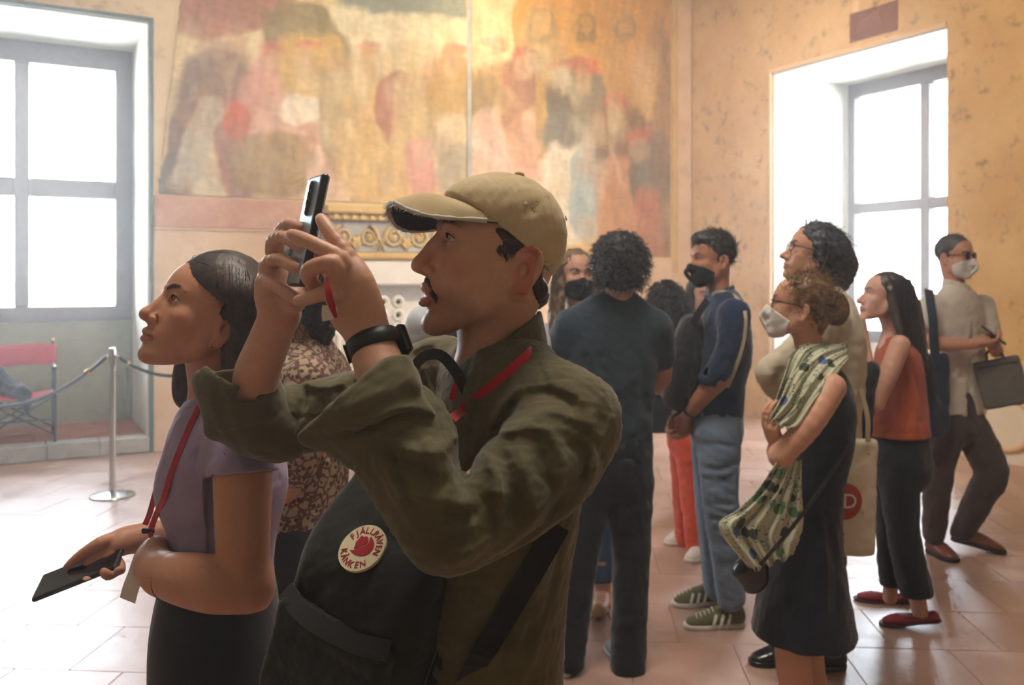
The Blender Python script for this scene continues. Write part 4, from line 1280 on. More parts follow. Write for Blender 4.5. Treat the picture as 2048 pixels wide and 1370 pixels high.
# ------------------------------------------------------------------ cap
M_CAP = cloth('worn_beige_cotton', '#cbb993', '#bca77e', rough=.9, weave=700, bump=.25, mottle=12)
M_CAPDARK = cloth('black_underbill', '#1a181b', rough=.9)
M_FRAY = cloth('frayed_white_threads', '#cfccc4', rough=.9)
cap = empty('baseball_cap', H.pt(0, 0, 6), 'worn beige baseball cap with frayed brim', 'cap'); 
bpy.data.objects.remove(cap)
S = SDF(.0026)
H.e(S, (0, -.35, 3.1), (8.0, 9.35, 9.1), 0)
H.e(S, (0, 2.4, 4.4), (7.5, 8.2, 6.6), 1.5)
lo_, hi_ = H.o - .2, H.o + .2
S.plane_cut(H.pt(0, 2.0, 3.0), H.R @ np.array([0, .46, -1.0]), lo_, hi_, .003)
H.e(S, (0, -.35, 2.9), (7.55, 8.9, 8.72), .1, 's')
for a in (0, 60, 120):      # panel seams
    pts = []
    for q in np.linspace(-80, 80, 9):
        t = math.radians(q); ph = math.radians(a)
        r_ = math.sin(t); pts.append(H.pt(8.05 * r_ * math.sin(ph), -.3 + 9.8 * r_ * math.cos(ph), 3.1 + 9.15 * math.cos(t)))
    S.fold(pts, .0022, .0011)
for i in range(7):          # worn wrinkles
    a = g.uniform(-.9, .5); z = g.uniform(4.0, 9)
    y = -9.5 * a; S.fold([H.pt(-7.9, y * .6, z - 1), H.pt(-7.2, y * .6 - .8, z + 1), H.pt(-5.8, y * .6 - 1.2, z + 2.6)], .004, .0012 * g.choice([-1, 1]))
for i in range(9):
    S.fold([H.pt(-7.9 + i * .12, -3.4 + i * .5, 5.0 + i * .35), H.pt(-7.5 + i * .12, -4.6 + i * .5, 5.2 + i * .35)], .0016, .001)
# lower hem stitching line
cap_o = S.build('cap', M_CAP, man, disp=[(.0010, 22, 5)], label='worn beige baseball cap')
tag(cap_o)
# bill: arched sheet with thickness, beige above, black below
def bill(u, v):
    a = u * math.pi / 2
    b_ = np.array([7.6 * math.sin(a), 2.9 + 6.8 * math.cos(a) ** .9 if abs(u) < 1 else 2.9, 3.7 + 2.2 * math.cos(a)])
    ca = max(math.cos(a), 0) 
    o_ = np.array([7.9 * math.sin(a) * (1 - .06 * ca), 2.9 + 14.4 * ca ** .62, 3.7 - .5 * ca - 4.6 * ca ** .8 * (abs(math.sin(a)) ** 1.6)])
    p = b_ * (1 - v) + o_ * v
    p[2] += 1.0 * math.sin(v * math.pi) * ca
    p[2] -= .24 * p[0] * v * ca
    return p
nu, nv = 61, 15
top = np.array([[bill(-1 + 2 * i / (nu - 1), j / (nv - 1)) for j in range(nv)] for i in range(nu)])
def bill_layer(off, name, mat, parent, th):
    V_ = []
    for k in (0, 1):
        for i in range(nu):
            for j in range(nv): V_.append(H.pt(*(top[i, j] + [0, 0, off - th * k])))
    F_ = []
    ii = lambda k, i, j: k * nu * nv + i * nv + j
    for i in range(nu - 1):
        for j in range(nv - 1):
            F_.append((ii(0, i, j), ii(0, i, j + 1), ii(0, i + 1, j + 1), ii(0, i + 1, j))); F_.append((ii(1, i, j), ii(1, i + 1, j), ii(1, i + 1, j + 1), ii(1, i, j + 1)))
        F_.append((ii(0, i, nv - 1), ii(1, i, nv - 1), ii(1, i + 1, nv - 1), ii(0, i + 1, nv - 1))); F_.append((ii(0, i, 0), ii(0, i + 1, 0), ii(1, i + 1, 0), ii(1, i, 0)))
    return mesh_np(name, V_, np.array(F_), mat, parent, True)
bill_o = bill_layer(.12, 'bill', M_CAP, None, .22); attach(bill_o, cap_o)
ub = bill_layer(-.11, 'underbill', M_CAPDARK, None, .12); attach(ub, cap_o)
edge = [H.pt(*bill(u, 1.0)) for u in np.linspace(-.98, .98, 61)]
mb = MB(); mb.tube(edge, [.0028 + .0012 * g.uniform(-1, 1) for _ in edge], 6)
e_o = mb.build('frayed_edge', M_FRAY, None, True); attach(e_o, cap_o)
paths = []
for i in range(420):
    u = g.uniform(-.62, .62) if g.uniform() < .8 else g.uniform(-.95, .95); a = bill(u, 1.0); dr = a - bill(u, .9); dr /= np.linalg.norm(dr)
    L = g.uniform(.2, .75) * (1.3 if abs(u) < .3 else .8); j = g.normal(size=3) * .35
    paths.append([H.pt(*(a - dr * .3)), H.pt(*(a + dr * L * .4 + j * .3 * L)), H.pt(*(a + dr * L * .8 + j * L + [0, 0, -.25 * L]))])
v, f = strands(paths, .0006, .0003); e2 = mesh_np('frayed_threads', v, f, M_FRAY, None); attach(e2, cap_o)
mb = MB(); mb.lathe([(.001, 0), (.008, 0), (.007, .004), (.001, .006)], H.pt(0, -.3, 12.2), 12, Matrix(H.R.tolist())); bt = mb.build('button', M_CAP, None, True); attach(bt, cap_o)
for a in (35, 90, 145, -90):
    c = H.pt(-7.2 * math.sin(math.radians(a)), -.3 + 8.8 * math.cos(math.radians(a)), 7.2)
    n_ = c - H.pt(0, -.3, 3.1); n_ /= np.linalg.norm(n_)
    mb = MB(); q = Vector(n_).to_track_quat('Z', 'Y').to_matrix(); mb.lathe([(.0015, 0), (.0036, 0), (.0036, .0015), (.0015, .0015)], c + n_ * .0015, 10, q); et = mb.build('eyelet', M_CAP, None, True); attach(et, cap_o)
# ------------------------------------------------------------------ overshirt
M_OLIVE_CLOTH = cloth('olive_cotton', '#625d42', '#524e37', rough=.9, weave=800, bump=.2, mottle=9, noise_bump=.1)
LAT = frame(72)[:, 0]
S = SDF(.0030, .012)
S.chain([P(1000, 745, 1.375), P(1012, 800, 1.385), P(1000, 930, 1.40), P(972, 1150, 1.41), P(950, 1420, 1.42)], [.070, .098, .118, .120, .128], .02, wide=LAT, ws=[1.35, 1.75, 1.55, 1.45, 1.4], n=4)
S.chain([P(1015, 752, 1.33), P(1075, 785, 1.28), P(1130, 838, 1.245)], [.046, .058, .072], .03)
S.chain([P(960, 755, 1.42), P(905, 745, 1.49), P(868, 752, 1.53)], [.046, .056, .060], .03)
# near sleeve
S.chain([P(1135, 850, 1.245), P(1080, 935, 1.19), P(985, 1010, 1.15), P(900, 1047, 1.13)], [.074, .070, .062, .058], .02, n=4)
S.chain([P(895, 1050, 1.13), P(850, 975, 1.135), P(812, 900, 1.15), P(785, 850, 1.165)], [.060, .060, .060, .058], .018, n=4, wide=(1, 0, .2), ws=[1, 1.05, 1.15, 1.2])
# far sleeve
S.chain([P(880, 760, 1.515), P(780, 795, 1.54), P(650, 830, 1.555), P(548, 842, 1.54)], [.068, .064, .060, .056], .02)
# folds on the near sleeve
FO = dict(dy=.12)
def F_(pts, w, a, d): S.fold([P(x, y, d) for x, y in pts], w * .78, a * 1.55, n=3, dy=.12)
F_([(927, 880), (925, 915), (930, 968)], .010, .022, 1.12)
F_([(950, 880), (1000, 868), (1060, 858), (1140, 862)], .010, -.006, 1.13)
F_([(958, 897), (985, 930), (1000, 970), (996, 1020)], .012, -.008, 1.10)
F_([(980, 900), (1012, 950), (1022, 1010), (1015, 1060)], .012, .007, 1.10)
F_([(1042, 885), (1056, 965), (1076, 1045)], .010, -.006, 1.12)
F_([(1075, 880), (1092, 950), (1110, 1000)], .012, .006, 1.14)
F_([(1021, 850), (1070, 828), (1116, 820), (1180, 846)], .009, -.005, 1.18)
F_([(1040, 800), (1100, 790), (1170, 815)], .010, .005, 1.18)
F_([(1110, 760), (1160, 800), (1185, 860), (1180, 930)], .012, -.004, 1.18)
F_([(1130, 870), (1165, 910), (1150, 985)], .012, .007, 1.17)
F_([(1200, 880), (1175, 960), (1130, 1020)], .010, -.005, 1.17)
F_([(770, 920), (830, 935), (880, 960)], .010, .006, 1.09)
F_([(790, 985), (850, 985), (905, 1000)], .010, -.005, 1.09)
F_([(800, 890), (850, 905), (900, 890)], .010, -.006, 1.09)
F_([(860, 1105), (900, 1075), (950, 1075)], .012, .006, 1.08)
F_([(905, 1120), (960, 1090), (1010, 1060)], .010, -.005, 1.08)
F_([(870, 1020), (920, 1035), (960, 1020)], .010, .006, 1.08)
F_([(1010, 1085), (1060, 1040), (1120, 960)], .009, -.005, 1.12)
F_([(1000, 1110), (1070, 1065), (1140, 985)], .008, .005, 1.12)
F_([(935, 1010), (950, 1060), (940, 1110)], .008, -.005, 1.08)
F_([(960, 990), (985, 1040), (985, 1090)], .008, .005, 1.08)
F_([(735, 890), (760, 930), (800, 1000), (840, 1060)], .009, -.004, 1.09)
F_([(770, 890), (795, 950), (830, 1010)], .008, .005, 1.09)
F_([(840, 870), (870, 910), (880, 960)], .009, -.006, 1.09)
F_([(1090, 850), (1120, 900), (1125, 960)], .008, -.005, 1.16)
F_([(1150, 850), (1190, 880), (1200, 930)], .008, .005, 1.18)
F_([(1050, 760), (1010, 800), (985, 850)], .009, -.005, 1.25)
F_([(1035, 790), (1005, 830), (990, 870)], .008, .005, 1.25)
F_([(1085, 1210), (1060, 1270), (1035, 1360)], .009, -.006, 1.32)
F_([(1095, 1080), (1060, 1180), (1020, 1290)], .009, -.005, 1.30)
# folds, trunk and far sleeve
F_([(1095, 1000), (1080, 1120), (1050, 1250), (1045, 1360)], .012, -.006, 1.35)
F_([(1120, 1010), (1105, 1110), (1085, 1190)], .010, .007, 1.33)
F_([(1030, 1110), (1010, 1230), (1000, 1360)], .014, .006, 1.30)
F_([(1060, 1180), (1050, 1280), (1060, 1370)], .010, .005, 1.32)
F_([(610, 770), (600, 830), (570, 880)], .010, .007, 1.50)
F_([(660, 760), (665, 820), (640, 890)], .012, -.006, 1.50)
F_([(700, 750), (720, 800), (700, 860)], .010, .007, 1.50)
F_([(580, 760), (640, 775), (700, 760)], .010, -.007, 1.50)
F_([(820, 720), (850, 700), (880, 700)], .008, .005, 1.49)
F_([(520, 870), (560, 890), (620, 890)], .012, .006, 1.49)
# shoulder seam
S.fold([P(1062, 700, 1.25), P(1090, 760, 1.22), P(1098, 830, 1.2), P(1085, 900, 1.2)], .003, .003, dy=.12)
# collar opening and neck hole
S.chain([P(985, 640, 1.37), P(992, 735, 1.38)], [.066, .064], .006, 's')
JACKET = S
jk = S.build('overshirt', M_OLIVE_CLOTH, man, disp=[(.0018, 16, 8), (.0008, 45, 9)])
# sewn-down patch pocket edge, placket
# collar leaf: band leaning round the neck, high at the nape, low at the throat
S = SDF(.0026, .004)
S.chain([P(1000, 752, 1.378), P(992, 700, 1.376), P(988, 640, 1.37)], [.086, .078, .072], .004, n=3)
S.chain([P(1000, 760, 1.378), P(990, 690, 1.375), P(985, 600, 1.37)], [.080, .0715, .066], .002, 's', n=3)
lo_, hi_ = P(900, 800, 1.2), P(1100, 580, 1.6)
S.plane_cut(P(1052, 642, 1.375), np.array([-.50, 0.02, .62]), lo_ - .1, hi_ + .1, .004)
S.plane_cut(P(1068, 706, 1.375), np.array([.46, -.02, -.72]), lo_ - .1, hi_ + .1, .003)
S.build('collar', M_OLIVE_CLOTH, man, disp=[(.0012, 25, 3)])
# turned-back cuffs
S = SDF(.003, .006)
S.chain([P(800, 872, 1.160), P(768, 825, 1.17), P(742, 776, 1.19)], [.064, .074, .079], .006, wide=(1, 0, .12), ws=[1.12, 1.20, 1.22], n=4)
S.seg(P(700, 830, 1.160), P(616, 872, 1.140), .040, .012, .03)
S.chain([P(790, 850, 1.16), P(752, 785, 1.185), P(715, 700, 1.21)], [.050, .062, .068], .003, 's', wide=(1, 0, .12), ws=[1.1, 1.2, 1.2], n=3)
S.plane_cut(P(742, 752, 1.19), np.array([-.30, .35, .95]), np.array([-.4, 1.0, 1.2]), np.array([0, 1.4, 1.6]), .003)
S.plane_cut(P(652, 818, 1.15), np.array([-.66, 0, .75]), np.array([-.4, 1.0, 1.2]), np.array([0, 1.4, 1.6]), .004)
S.plane_cut(P(866, 800, 1.17), np.array([.90, 0, .43]), np.array([-.4, 1.0, 1.2]), np.array([0, 1.4, 1.6]), .004)
S.fold([P(606, 884, 1.10), P(720, 866, 1.09), P(800, 836, 1.09), P(850, 846, 1.09), P(892, 880, 1.10)], .005, .012, dy=.12)
S.fold([P(606, 868, 1.10), P(720, 848, 1.09), P(800, 818, 1.09), P(850, 828, 1.09), P(888, 858, 1.10)], .0045, -.004, dy=.12)
S.fold([P(660, 830, 1.10), P(740, 800, 1.1), P(820, 770, 1.11)], .012, -.005, dy=.12)
S.fold([P(700, 850, 1.10), P(770, 800, 1.1), P(860, 800, 1.11)], .010, .004, dy=.12)
S.build('cuff', M_OLIVE_CLOTH, man, disp=[(.0016, 22, 6)])
S = SDF(.003, .006)
S.chain([P(556, 862, 1.53), P(505, 832, 1.51), P(476, 770, 1.50)], [.052, .062, .064], .006, wide=(.8, 0, -.5), ws=[1.1, 1.15, 1.18], n=4)
S.seg(P(450, 830, 1.49), P(424, 862, 1.48), .030, .010, .03)
S.chain([P(560, 860, 1.53), P(505, 812, 1.505), P(480, 720, 1.48)], [.036, .046, .048], .003, 's', wide=(.8, 0, -.5), ws=1.1, n=3)
S.plane_cut(P(440, 732, 1.49), np.array([-.30, .25, .9]), np.array([-.75, 1.2, 1.1]), np.array([-.2, 1.8, 1.6]), .003)
S.fold([P(420, 872, 1.45), P(480, 862, 1.44), P(545, 836, 1.45), P(560, 790, 1.46)], .0035, .004, dy=.12)
S.fold([P(420, 800, 1.45), P(470, 800, 1.44), P(520, 790, 1.44)], .012, .004, dy=.12)
S.build('cuff', M_OLIVE_CLOTH, man, disp=[(.0016, 22, 7)])
# dark trousers and boots (below the frame, standing on the floor)
M_DKTROU = cloth('charcoal_trousers', '#26262a')
S = SDF(.009, .02)
bx = (950 - CX) / F_PX * 1.42
S.chain([(bx, 1.42, .98), (bx, 1.42, .86)], [.125, .13], .02, wide=LAT, ws=1.35)
for s in (-1, 1):
    o_ = np.array([bx, 1.42, 0]) + LAT * .095 * s
    S.chain([o_ + [0, 0, .88], o_ + [-.02, 0, .5], o_ + [.02, 0, .08]], [.095, .075, .062], .03)
S.build('trousers', M_DKTROU, man)
M_BOOT = plain('dark_leather', '#2b211c', .5, noise=.1)
for s in (-1, 1):
    o_ = np.array([bx, 1.42]) + LAT[:2] * .10 * s; d_ = frame(72)[:2, 1]
    shoe(W, o_ - d_ * .09 + [.02, 0], o_ + d_ * .19 + [.02, 0], mat=M_BOOT, vox=.007)

# ------------------------------------------------------------------ lanyard (worn)
M_RED = cloth('red_ribbon', '#c8202c', '#a81824', rough=.6, weave=1500, bump=.1)
pts = [JACKET.hit(x, y, 1.05, 1.5, .004) for x, y in ((1060, 705), (1035, 728), (1000, 757), (960, 790), (925, 820), (903, 838))]
pts = [P(1076, 690, 1.335)] + pts
strap('lanyard', pts, .013, .0018, (0.1, -1, .25), M_RED, man, 4, 'red lanyard ribbon')
pts = [JACKET.hit(x, y, 1.05, 1.6, .004) for x, y in ((926, 752), (912, 775), (905, 800))]
strap('lanyard', pts, .012, .0018, (-.6, -1, .25), M_RED, man, 4, 'red lanyard ribbon')
# ------------------------------------------------------------------ wrist watch (worn)
M_BAND = plain('black_rubber_band', '#15171b', .45, noise=.08)
M_STEEL = plain('grey_watch_case', '#4a4a4e', .25, metal=.9)
M_SCREEN = plain('dark_glass_screen', '#0b0d12', .05, spec=.8, coat=.5)
ax = P(738, 672, 1.235) - P(772, 770, 1.20); ax /= np.linalg.norm(ax)
wc = P(748, 690, 1.228)
wx = np.array([1, 0, 0]) - ax * ax[0]; wx /= np.linalg.norm(wx); wy = np.cross(ax, wx)
mb = MB(); n_ = 40
prof = [(.0, -.0125), (.0028, -.011), (.0030, 0), (.0028, .011), (.0, .0125)]
for k in range(n_):
    a = 2 * math.pi * k / n_
    rr = wx * math.cos(a) * .0345 + wy * math.sin(a) * .0290
    nn = (wx * math.cos(a) + wy * math.sin(a))
    for r_, h_ in prof: mb.v.append(tuple(wc + rr + nn * r_ + ax * h_))
for k in range(n_):
    for j in range(4): mb.f.append((k * 5 + j, k * 5 + j + 1, ((k + 1) % n_) * 5 + j + 1, ((k + 1) % n_) * 5 + j))
band = mb.build('watch_band', M_BAND, man, True, 'black rubber watch band')
dn = wx * .86 + wy * .52; dn /= np.linalg.norm(dn); dsd = np.cross(ax, dn)
Rw = np.stack([dsd, ax, dn], 1); dc = wc + dn * .0405
S = SDF(.0012, .001); S.rbox(dc, (.019, .022, .0062), Rw, .005); wcase = S.build('watch_case', M_STEEL, None); attach(wcase, band)
S = SDF(.0012, .001); S.rbox(dc + dn * .0052, (.0175, .0205, .0024), Rw, .002); sc_ = S.build('watch_screen', M_SCREEN, None); attach(sc_, band)
mb = MB(); mb.box(tuple(wc - wx * .0385), (.003, .012, .026), Matrix(np.stack([wx, wy, ax], 1).tolist()), .001); bk = mb.build('buckle', M_BAND, None); attach(bk, band)

# ------------------------------------------------------------------ the phone he holds
Rp = frame(61, 12); pc = P(616, 462, 1.325)
phone = empty('smartphone', pc, 'dark smartphone with long camera strip held up by the man in the cap', 'phone')
M_PHBACK = plain('back_with_painted_reflection', '#9aa8b8', .36, metal=.9, spec=.8)  # dark grey-blue back, the window's pale reflection put into its colour
M_PHEDGE = plain('black_phone_edge', '#101216', .3, spec=.6)
S = SDF(.0011, .001); S.rbox(pc, (.0375, .0062, .084), Rp, .006); S.build('case', M_PHEDGE, phone)
S = SDF(.0009, .0005); S.rbox(pc + Rp[:, 1] * .0052, (.0335, .0018, .0805), Rp, .0015); S.build('back_cover', M_PHBACK, phone)
S = SDF(.0008, .0005); up = Rp[:, 2]
c0 = pc + Rp[:, 1] * .0064 + up * .070; c1 = pc + Rp[:, 1] * .0064 + up * .026
S.seg(c0, c1, .0052, .0052); S.build('camera_strip', M_SCREEN, phone)
for q in (.15, .4, .65):
    c = c0 * (1 - q) + c1 * q
    mb = MB(); mb.lathe([(.001, 0), (.0042, 0), (.0038, .0008), (.001, .0008)], c + Rp[:, 1] * .0048, 14, Matrix(np.stack([Rp[:, 0], -Rp[:, 2], Rp[:, 1]], 1).tolist())); mb.build('lens', M_STEEL, phone, True)
S = SDF(.0009, .0005); S.rbox(pc - Rp[:, 1] * .0055, (.0345, .0012, .081), Rp, .001); S.build('screen', M_SCREEN, phone)
# red strap loop with paper tag hanging from the hand
M_PAPER = plain('white_paper_tag', '#dedad2', .7, noise=.04)
tagroot = empty('lanyard_tag', P(664, 600, 1.19), 'small white paper tag on a red strap hanging from his raised hand', 'tag')
strap('strap', [P(653, 556, 1.185), P(657, 585, 1.178), P(664, 612, 1.178), P(672, 636, 1.185)], [.004, .009, .009, .004], .002, (.2, -1, .1), M_RED, tagroot)
strap('paper', [P(660, 612, 1.20), P(658, 628, 1.20), P(660, 640, 1.20)], .020, .0006, (.1, -1, .0), M_PAPER, tagroot, 2)

# ------------------------------------------------------------------ backpack worn on the chest
Rb = frame(34, 8, 11); bc = P(772, 1192, 1.375)
bp_ = empty('backpack', bc - np.array([0, 0, .2]), 'dark green canvas backpack with round red and cream emblem worn on the chest', 'backpack')
M_CANVAS = cloth('dark_green_canvas', '#20241f', '#191c19', rough=.85, weave=600, bump=.3, mottle=10, noise_bump=.15)
M_STRAP = cloth('black_webbing', '#1b1c1e', rough=.8, weave=1200, bump=.25)
def B(x, y, z): return bc + Rb @ np.array([x, y, z])
Re = frame(26, 46, 8); nP = Re[:, 1]
def on_plane(px, py, p0, n):
    ray = P(px, py, 1.0) - P(CX, HORIZON, 0.0); o_ = np.array([0, 0, CAM_H])
    return o_ + ray * ((p0 - o_) @ n) / (ray @ n)
S = SDF(.0035, .01)
S.rbox(bc, (.126, .095, .19), Rb, .04)
ec = P(724.5, 1096, 1.315)
S.plane_cut(ec - nP * .0035, nP, bc - .4, bc + .4, .03)
for pts, w, a in (([(.03, .09, .02), (.07, .095, -.01), (.10, .09, .0)], .012, .005), ([(-.10, .09, .0), (-.04, .095, -.02), (.02, .09, -.01)], .012, -.005), ([(-.09, .06, .12), (0, .05, .10), (.09, .06, .13)], .012, .006)):
    S.fold([B(*q) for q in pts], w, a)
main = S.build('main_compartment', M_CANVAS, bp_, disp=[(.0012, 11, 31), (.0005, 35, 32)])
S = SDF(.003, .008)
S.rbox(B(0, .096, -.100), (.112, .022, .080), Rb, .018)
S.fold([B(-.1, .12, -.06), B(0, .122, -.065), B(.1, .12, -.06)], .008, .004)
pk = S.build('front_pocket', M_CANVAS, bp_, disp=[(.002, 14, 33)])
strap('pocket_flap', [B(-.108, .104, -.018), B(-.05, .118, -.026), B(.04, .118, -.028), B(.108, .104, -.018)], .028, .003, Rb @ np.array([0, 1, .5]), M_STRAP, bp_)
M_ZIP = plain('dark_zip_metal', '#3c3e40', .4, metal=.7)
mb = MB(); mb.tube([B(-.126, .03, -.16), B(-.128, .03, -.06), B(-.126, .0, .04), B(-.120, -.04, .10)], .0035, 6)
z_ = mb.build('zip', M_ZIP, bp_, True)
mb = MB(); mb.tube([B(-.132, .032, -.085), B(-.134, .034, -.115), B(-.133, .034, -.130)], [.003, .004, .006], 8); z2 = mb.build('zip_pull', M_ZIP, None, True); attach(z2, z_)
# shoulder straps over the man's shoulders, and lower straps to his back
n0 = (-.1, -1, .3)
sp = [P(838, 800, 1.42), P(830, 770, 1.40), P(828, 738, 1.375), P(848, 713, 1.355), P(880, 710, 1.335), P(908, 738, 1.315), P(935, 785, 1.29), P(962, 835, 1.27), P(950, 900, 1.27)]
strap('shoulder_strap', sp, .016, .004, (-.5, -1, .3), M_STRAP, bp_)
sp = [P(1112, 1062, 1.30), P(1070, 1130, 1.25), P(1020, 1210, 1.24), P(968, 1300, 1.25), P(930, 1370, 1.27)]
sp = [JACKET.hit(x, y, 1.0, 1.6, .006) for x, y in ((1118, 1050), (1075, 1125), (1030, 1200), (985, 1275), (950, 1330))] + [B(-.12, -.055, -.17)]
strap('shoulder_strap', sp, .034, .004, (.3, -1, .0), M_STRAP, bp_)
S = SDF(.003); S.chain([B(-.05, -.06, .17), B(-.03, -.05, .20), B(.03, -.05, .20), B(.05, -.06, .17)], .006, .004); S.build('handle', M_STRAP, bp_)
# round emblem
M_CREAM = cloth('cream_patch', '#d9cfae', '#cfc4a2', rough=.8, weave=1500)
M_LOGORED = cloth('red_print', '#a81d2c', '#98182a', rough=.8, weave=1500)
def surf(px, py, off): return on_plane(px, py, ec + nP * off, nP)
ex, ez = -Re[:, 0], Re[:, 2]             # emblem's own right / up as seen from outside
ER = .0375
mb = MB(); mb.lathe([(.001, -.004), (ER, -.004), (ER, .0012), (.001, .0014)], (0, 0, 0), 48)
Me = Matrix([[*r_, c_] for r_, c_ in zip(np.stack([ex, ez, nP], 1).tolist(), ec.tolist())] + [[0, 0, 0, 1]])
patch_o = mb.build('emblem_patch', M_CREAM, bp_, False, 'round cream patch with red lettering', M=Me)
def letter(ch, ang, rad, size, flip):
    me = text_mesh(ch, size, .0006)
    if not me.polygons: return
    a = math.radians(ang)
    L_ = Matrix.Translation((rad * math.sin(a), rad * math.cos(a), .0016)) @ Matrix.Rotation(-a if not flip else math.pi - a, 4, 'Z') @ Matrix.Diagonal((.9, 1, 1, 1))
    me.transform(Me @ L_); me.materials.append(M_LOGORED)
    o = bpy.data.objects.new('letter', me); COL.objects.link(o); attach(o, patch_o)
word = 'FJ\u00c4LLR\u00c4VEN'
for i, ch in enumerate(word): letter(ch, -66 + i * (156 / 9), .0275, .0145, False)
for i, ch in enumerate('K\u00c5NKEN'): letter(ch, 192 + 50 - i * 20 , .0285, .0145, True)
def emblem(poly, name):
    q = [surf(640 + zx / 10.54, 1030 + zy / 10.54, .0016) for zx, zy in poly]
    n = len(q); v = [tuple(p) for p in q] + [tuple(p + nP * .0008) for p in q]
    f = [tuple(range(n))[::-1], tuple(range(n, 2 * n))] + [(i, (i + 1) % n, n + (i + 1) % n, n + i) for i in range(n)]
    me = bpy.data.meshes.new(name); me.from_pydata(v, [], f); me.update(); me.materials.append(M_LOGORED)
    o = bpy.data.objects.new(name, me); COL.objects.link(o); attach(o, patch_o)
emblem([(720, 700), (745, 640), (755, 585), (790, 545), (830, 500), (870, 450), (890, 435), (915, 465), (1000, 455), (1020, 490), (1030, 540), (1005, 585), (935, 630), (860, 648), (790, 680), (740, 708)], 'animal_head')
emblem([(637, 722), (680, 748), (740, 735), (800, 700), (880, 675), (960, 652), (1020, 602), (1048, 545), (1048, 480), (1085, 465), (1130, 530), (1150, 610), (1130, 700), (1060, 790), (960, 845), (850, 862), (740, 830), (670, 775)], 'animal_tail')
# ================================================================== WOMAN in the lavender top
W = Who(1.75, 'dark-haired woman in a lavender top gazing upward beside the man in the cap', 440)
wo = W.root; p = W.p
H = Head(P(420, 633, 1.70), 53, 24, 0, 1.0, wide=.96)
S = SDF(.0025, .01)
add_head(S, H, female=True, nose=.98, nose_h=.1, lips=1.12, jaw=.95, brow=.8, hump=.1, eye=1.22)
S.chain([H.pt(0, -1.6, -3), P(425, 740, 1.735), P(432, 800, 1.75), P(445, 850, 1.755)], [.056, .047, .050, .07], .03, n=3)
S.chain([P(445, 850, 1.755), P(445, 1000, 1.75), P(440, 1180, 1.75)], [.07, .085, .08], .03, wide=frame(75)[:, 0], ws=1.4)
# near arm
S.chain([P(488, 880, 1.615), P(486, 960, 1.585), P(486, 1090, 1.575), P(492, 1160, 1.58)], [.050, .0500, .0455, .043], .02)
S.ell(P(498, 1190, 1.585), (.036, .034, .034), None, .03)
S.chain([P(490, 1170, 1.575), P(430, 1168, 1.56), P(370, 1158, 1.575), P(325, 1148, 1.60)], [.046, .048, .044, .036], .02)
S.chain([P(325, 1148, 1.60), P(306, 1128, 1.63), P(308, 1098, 1.66)], [.036, .031, .022], .012, wide=(.2, 1, .2), ws=[1, 1.2, 1.4])
for i, (a, b) in enumerate(((1.655, 1.70), (1.665, 1.72))):
    S.chain([P(306 + 10 * i, 1108 + 8 * i, a), P(312 + 8 * i, 1084 + 8 * i, a + .03), P(330 + 4 * i, 1084 + 8 * i, a + .06)], [.010, .0095, .008], .005)
# far arm
S.chain([P(430, 890, 1.90), P(400, 1000, 1.93), P(372, 1075, 1.90)], [.045, .042, .038], .02)
S.chain([P(372, 1075, 1.90), P(310, 1075, 1.86), P(258, 1078, 1.82), P(240, 1082, 1.81)], [.038, .034, .025, .024], .012, wide=(0, 1, .3), ws=[1, 1.05, 1.25, 1.3])
# far hand, palm up under the phone
S.chain([P(245, 1084, 1.81), P(215, 1100, 1.805), P(190, 1118, 1.80)], [.023, .020, .016], .012, wide=(.1, 1, .2), ws=[1.3, 1.7, 2.1], n=3)
def fing(pts, rs): S.chain([P(*q) for q in pts], [r * 1e-3 for r in rs], .004, n=3)
fing([(228, 1076, 1.80), (200, 1086, 1.775), (165, 1108, 1.775), (134, 1133, 1.775)], [14, 11.5, 10, 7])                       # thumb along the top edge
fing([(196, 1120, 1.80), (176, 1150, 1.80), (162, 1176, 1.78), (148, 1180, 1.755), (138, 1177, 1.745)], [9, 9.5, 9, 8.5, 7])  # index
fing([(205, 1118, 1.79), (205, 1150, 1.78), (196, 1168, 1.76), (180, 1166, 1.735), (172, 1160, 1.728)], [9.5, 9.8, 9, 8.6, 7])
fing([(215, 1112, 1.78), (228, 1138, 1.77), (226, 1153, 1.745), (214, 1150, 1.722), (207, 1143, 1.715)], [9.5, 9.5, 9, 8.4, 7])
fing([(225, 1108, 1.78), (240, 1128, 1.775), (242, 1140, 1.755), (234, 1140, 1.735)], [8.5, 8.2, 7.6, 6.5])
pf = paint_face(H, lip='#a85c56', brow='#241a17', blush='#bd7a62')
S.build('body', M_SKIN, wo, regions=[(np.array([-.94, 1.50, .96]), np.array([-.40, 2.0, H.o[2] + .135]), .0026)], col='#c58f70', paint=pf)
add_eyes(H, wo, gaze=(.1, 1, .15), iris='#4a3a26', r=1.24)
M_HAIR_W = hair_mat('dark_brunette_hair', '#221916', '#46342a', .5)
S = SDF(.003, .01)
H.e(S, (0, -1.0, 3.4), (8.1, 9.9, 8.9), 0)
S.chain([P(455, 590, 1.71), P(488, 650, 1.735), P(492, 720, 1.76), P(480, 800, 1.80)], [.080, .066, .056, .05], .03, wide=(0, 1, 0), ws=[1.0, 1.15, 1.35, 1.4])
H.c(S, [(-7.0, -1.0, 2.0), (-7.2, -2.2, -2.0), (-6.8, -4.5, -5.0)], [1.6, 1.5, 1.6], 1.2)
S.chain([P(480, 600, 1.66), P(488, 670, 1.66), P(488, 740, 1.67), P(482, 820, 1.69)], [.044, .042, .040, .036], .03)
R_ = rot_axis('x', 20)
S.rbox(H.o + H.R @ ((np.array([0, 2.0, 2.6]) + R_ @ np.array([0, 12.0, -10.0])) * H.sc), np.array([12, 12.0, 10]) * H.sc, H.R @ R_, .004, .005, 's')
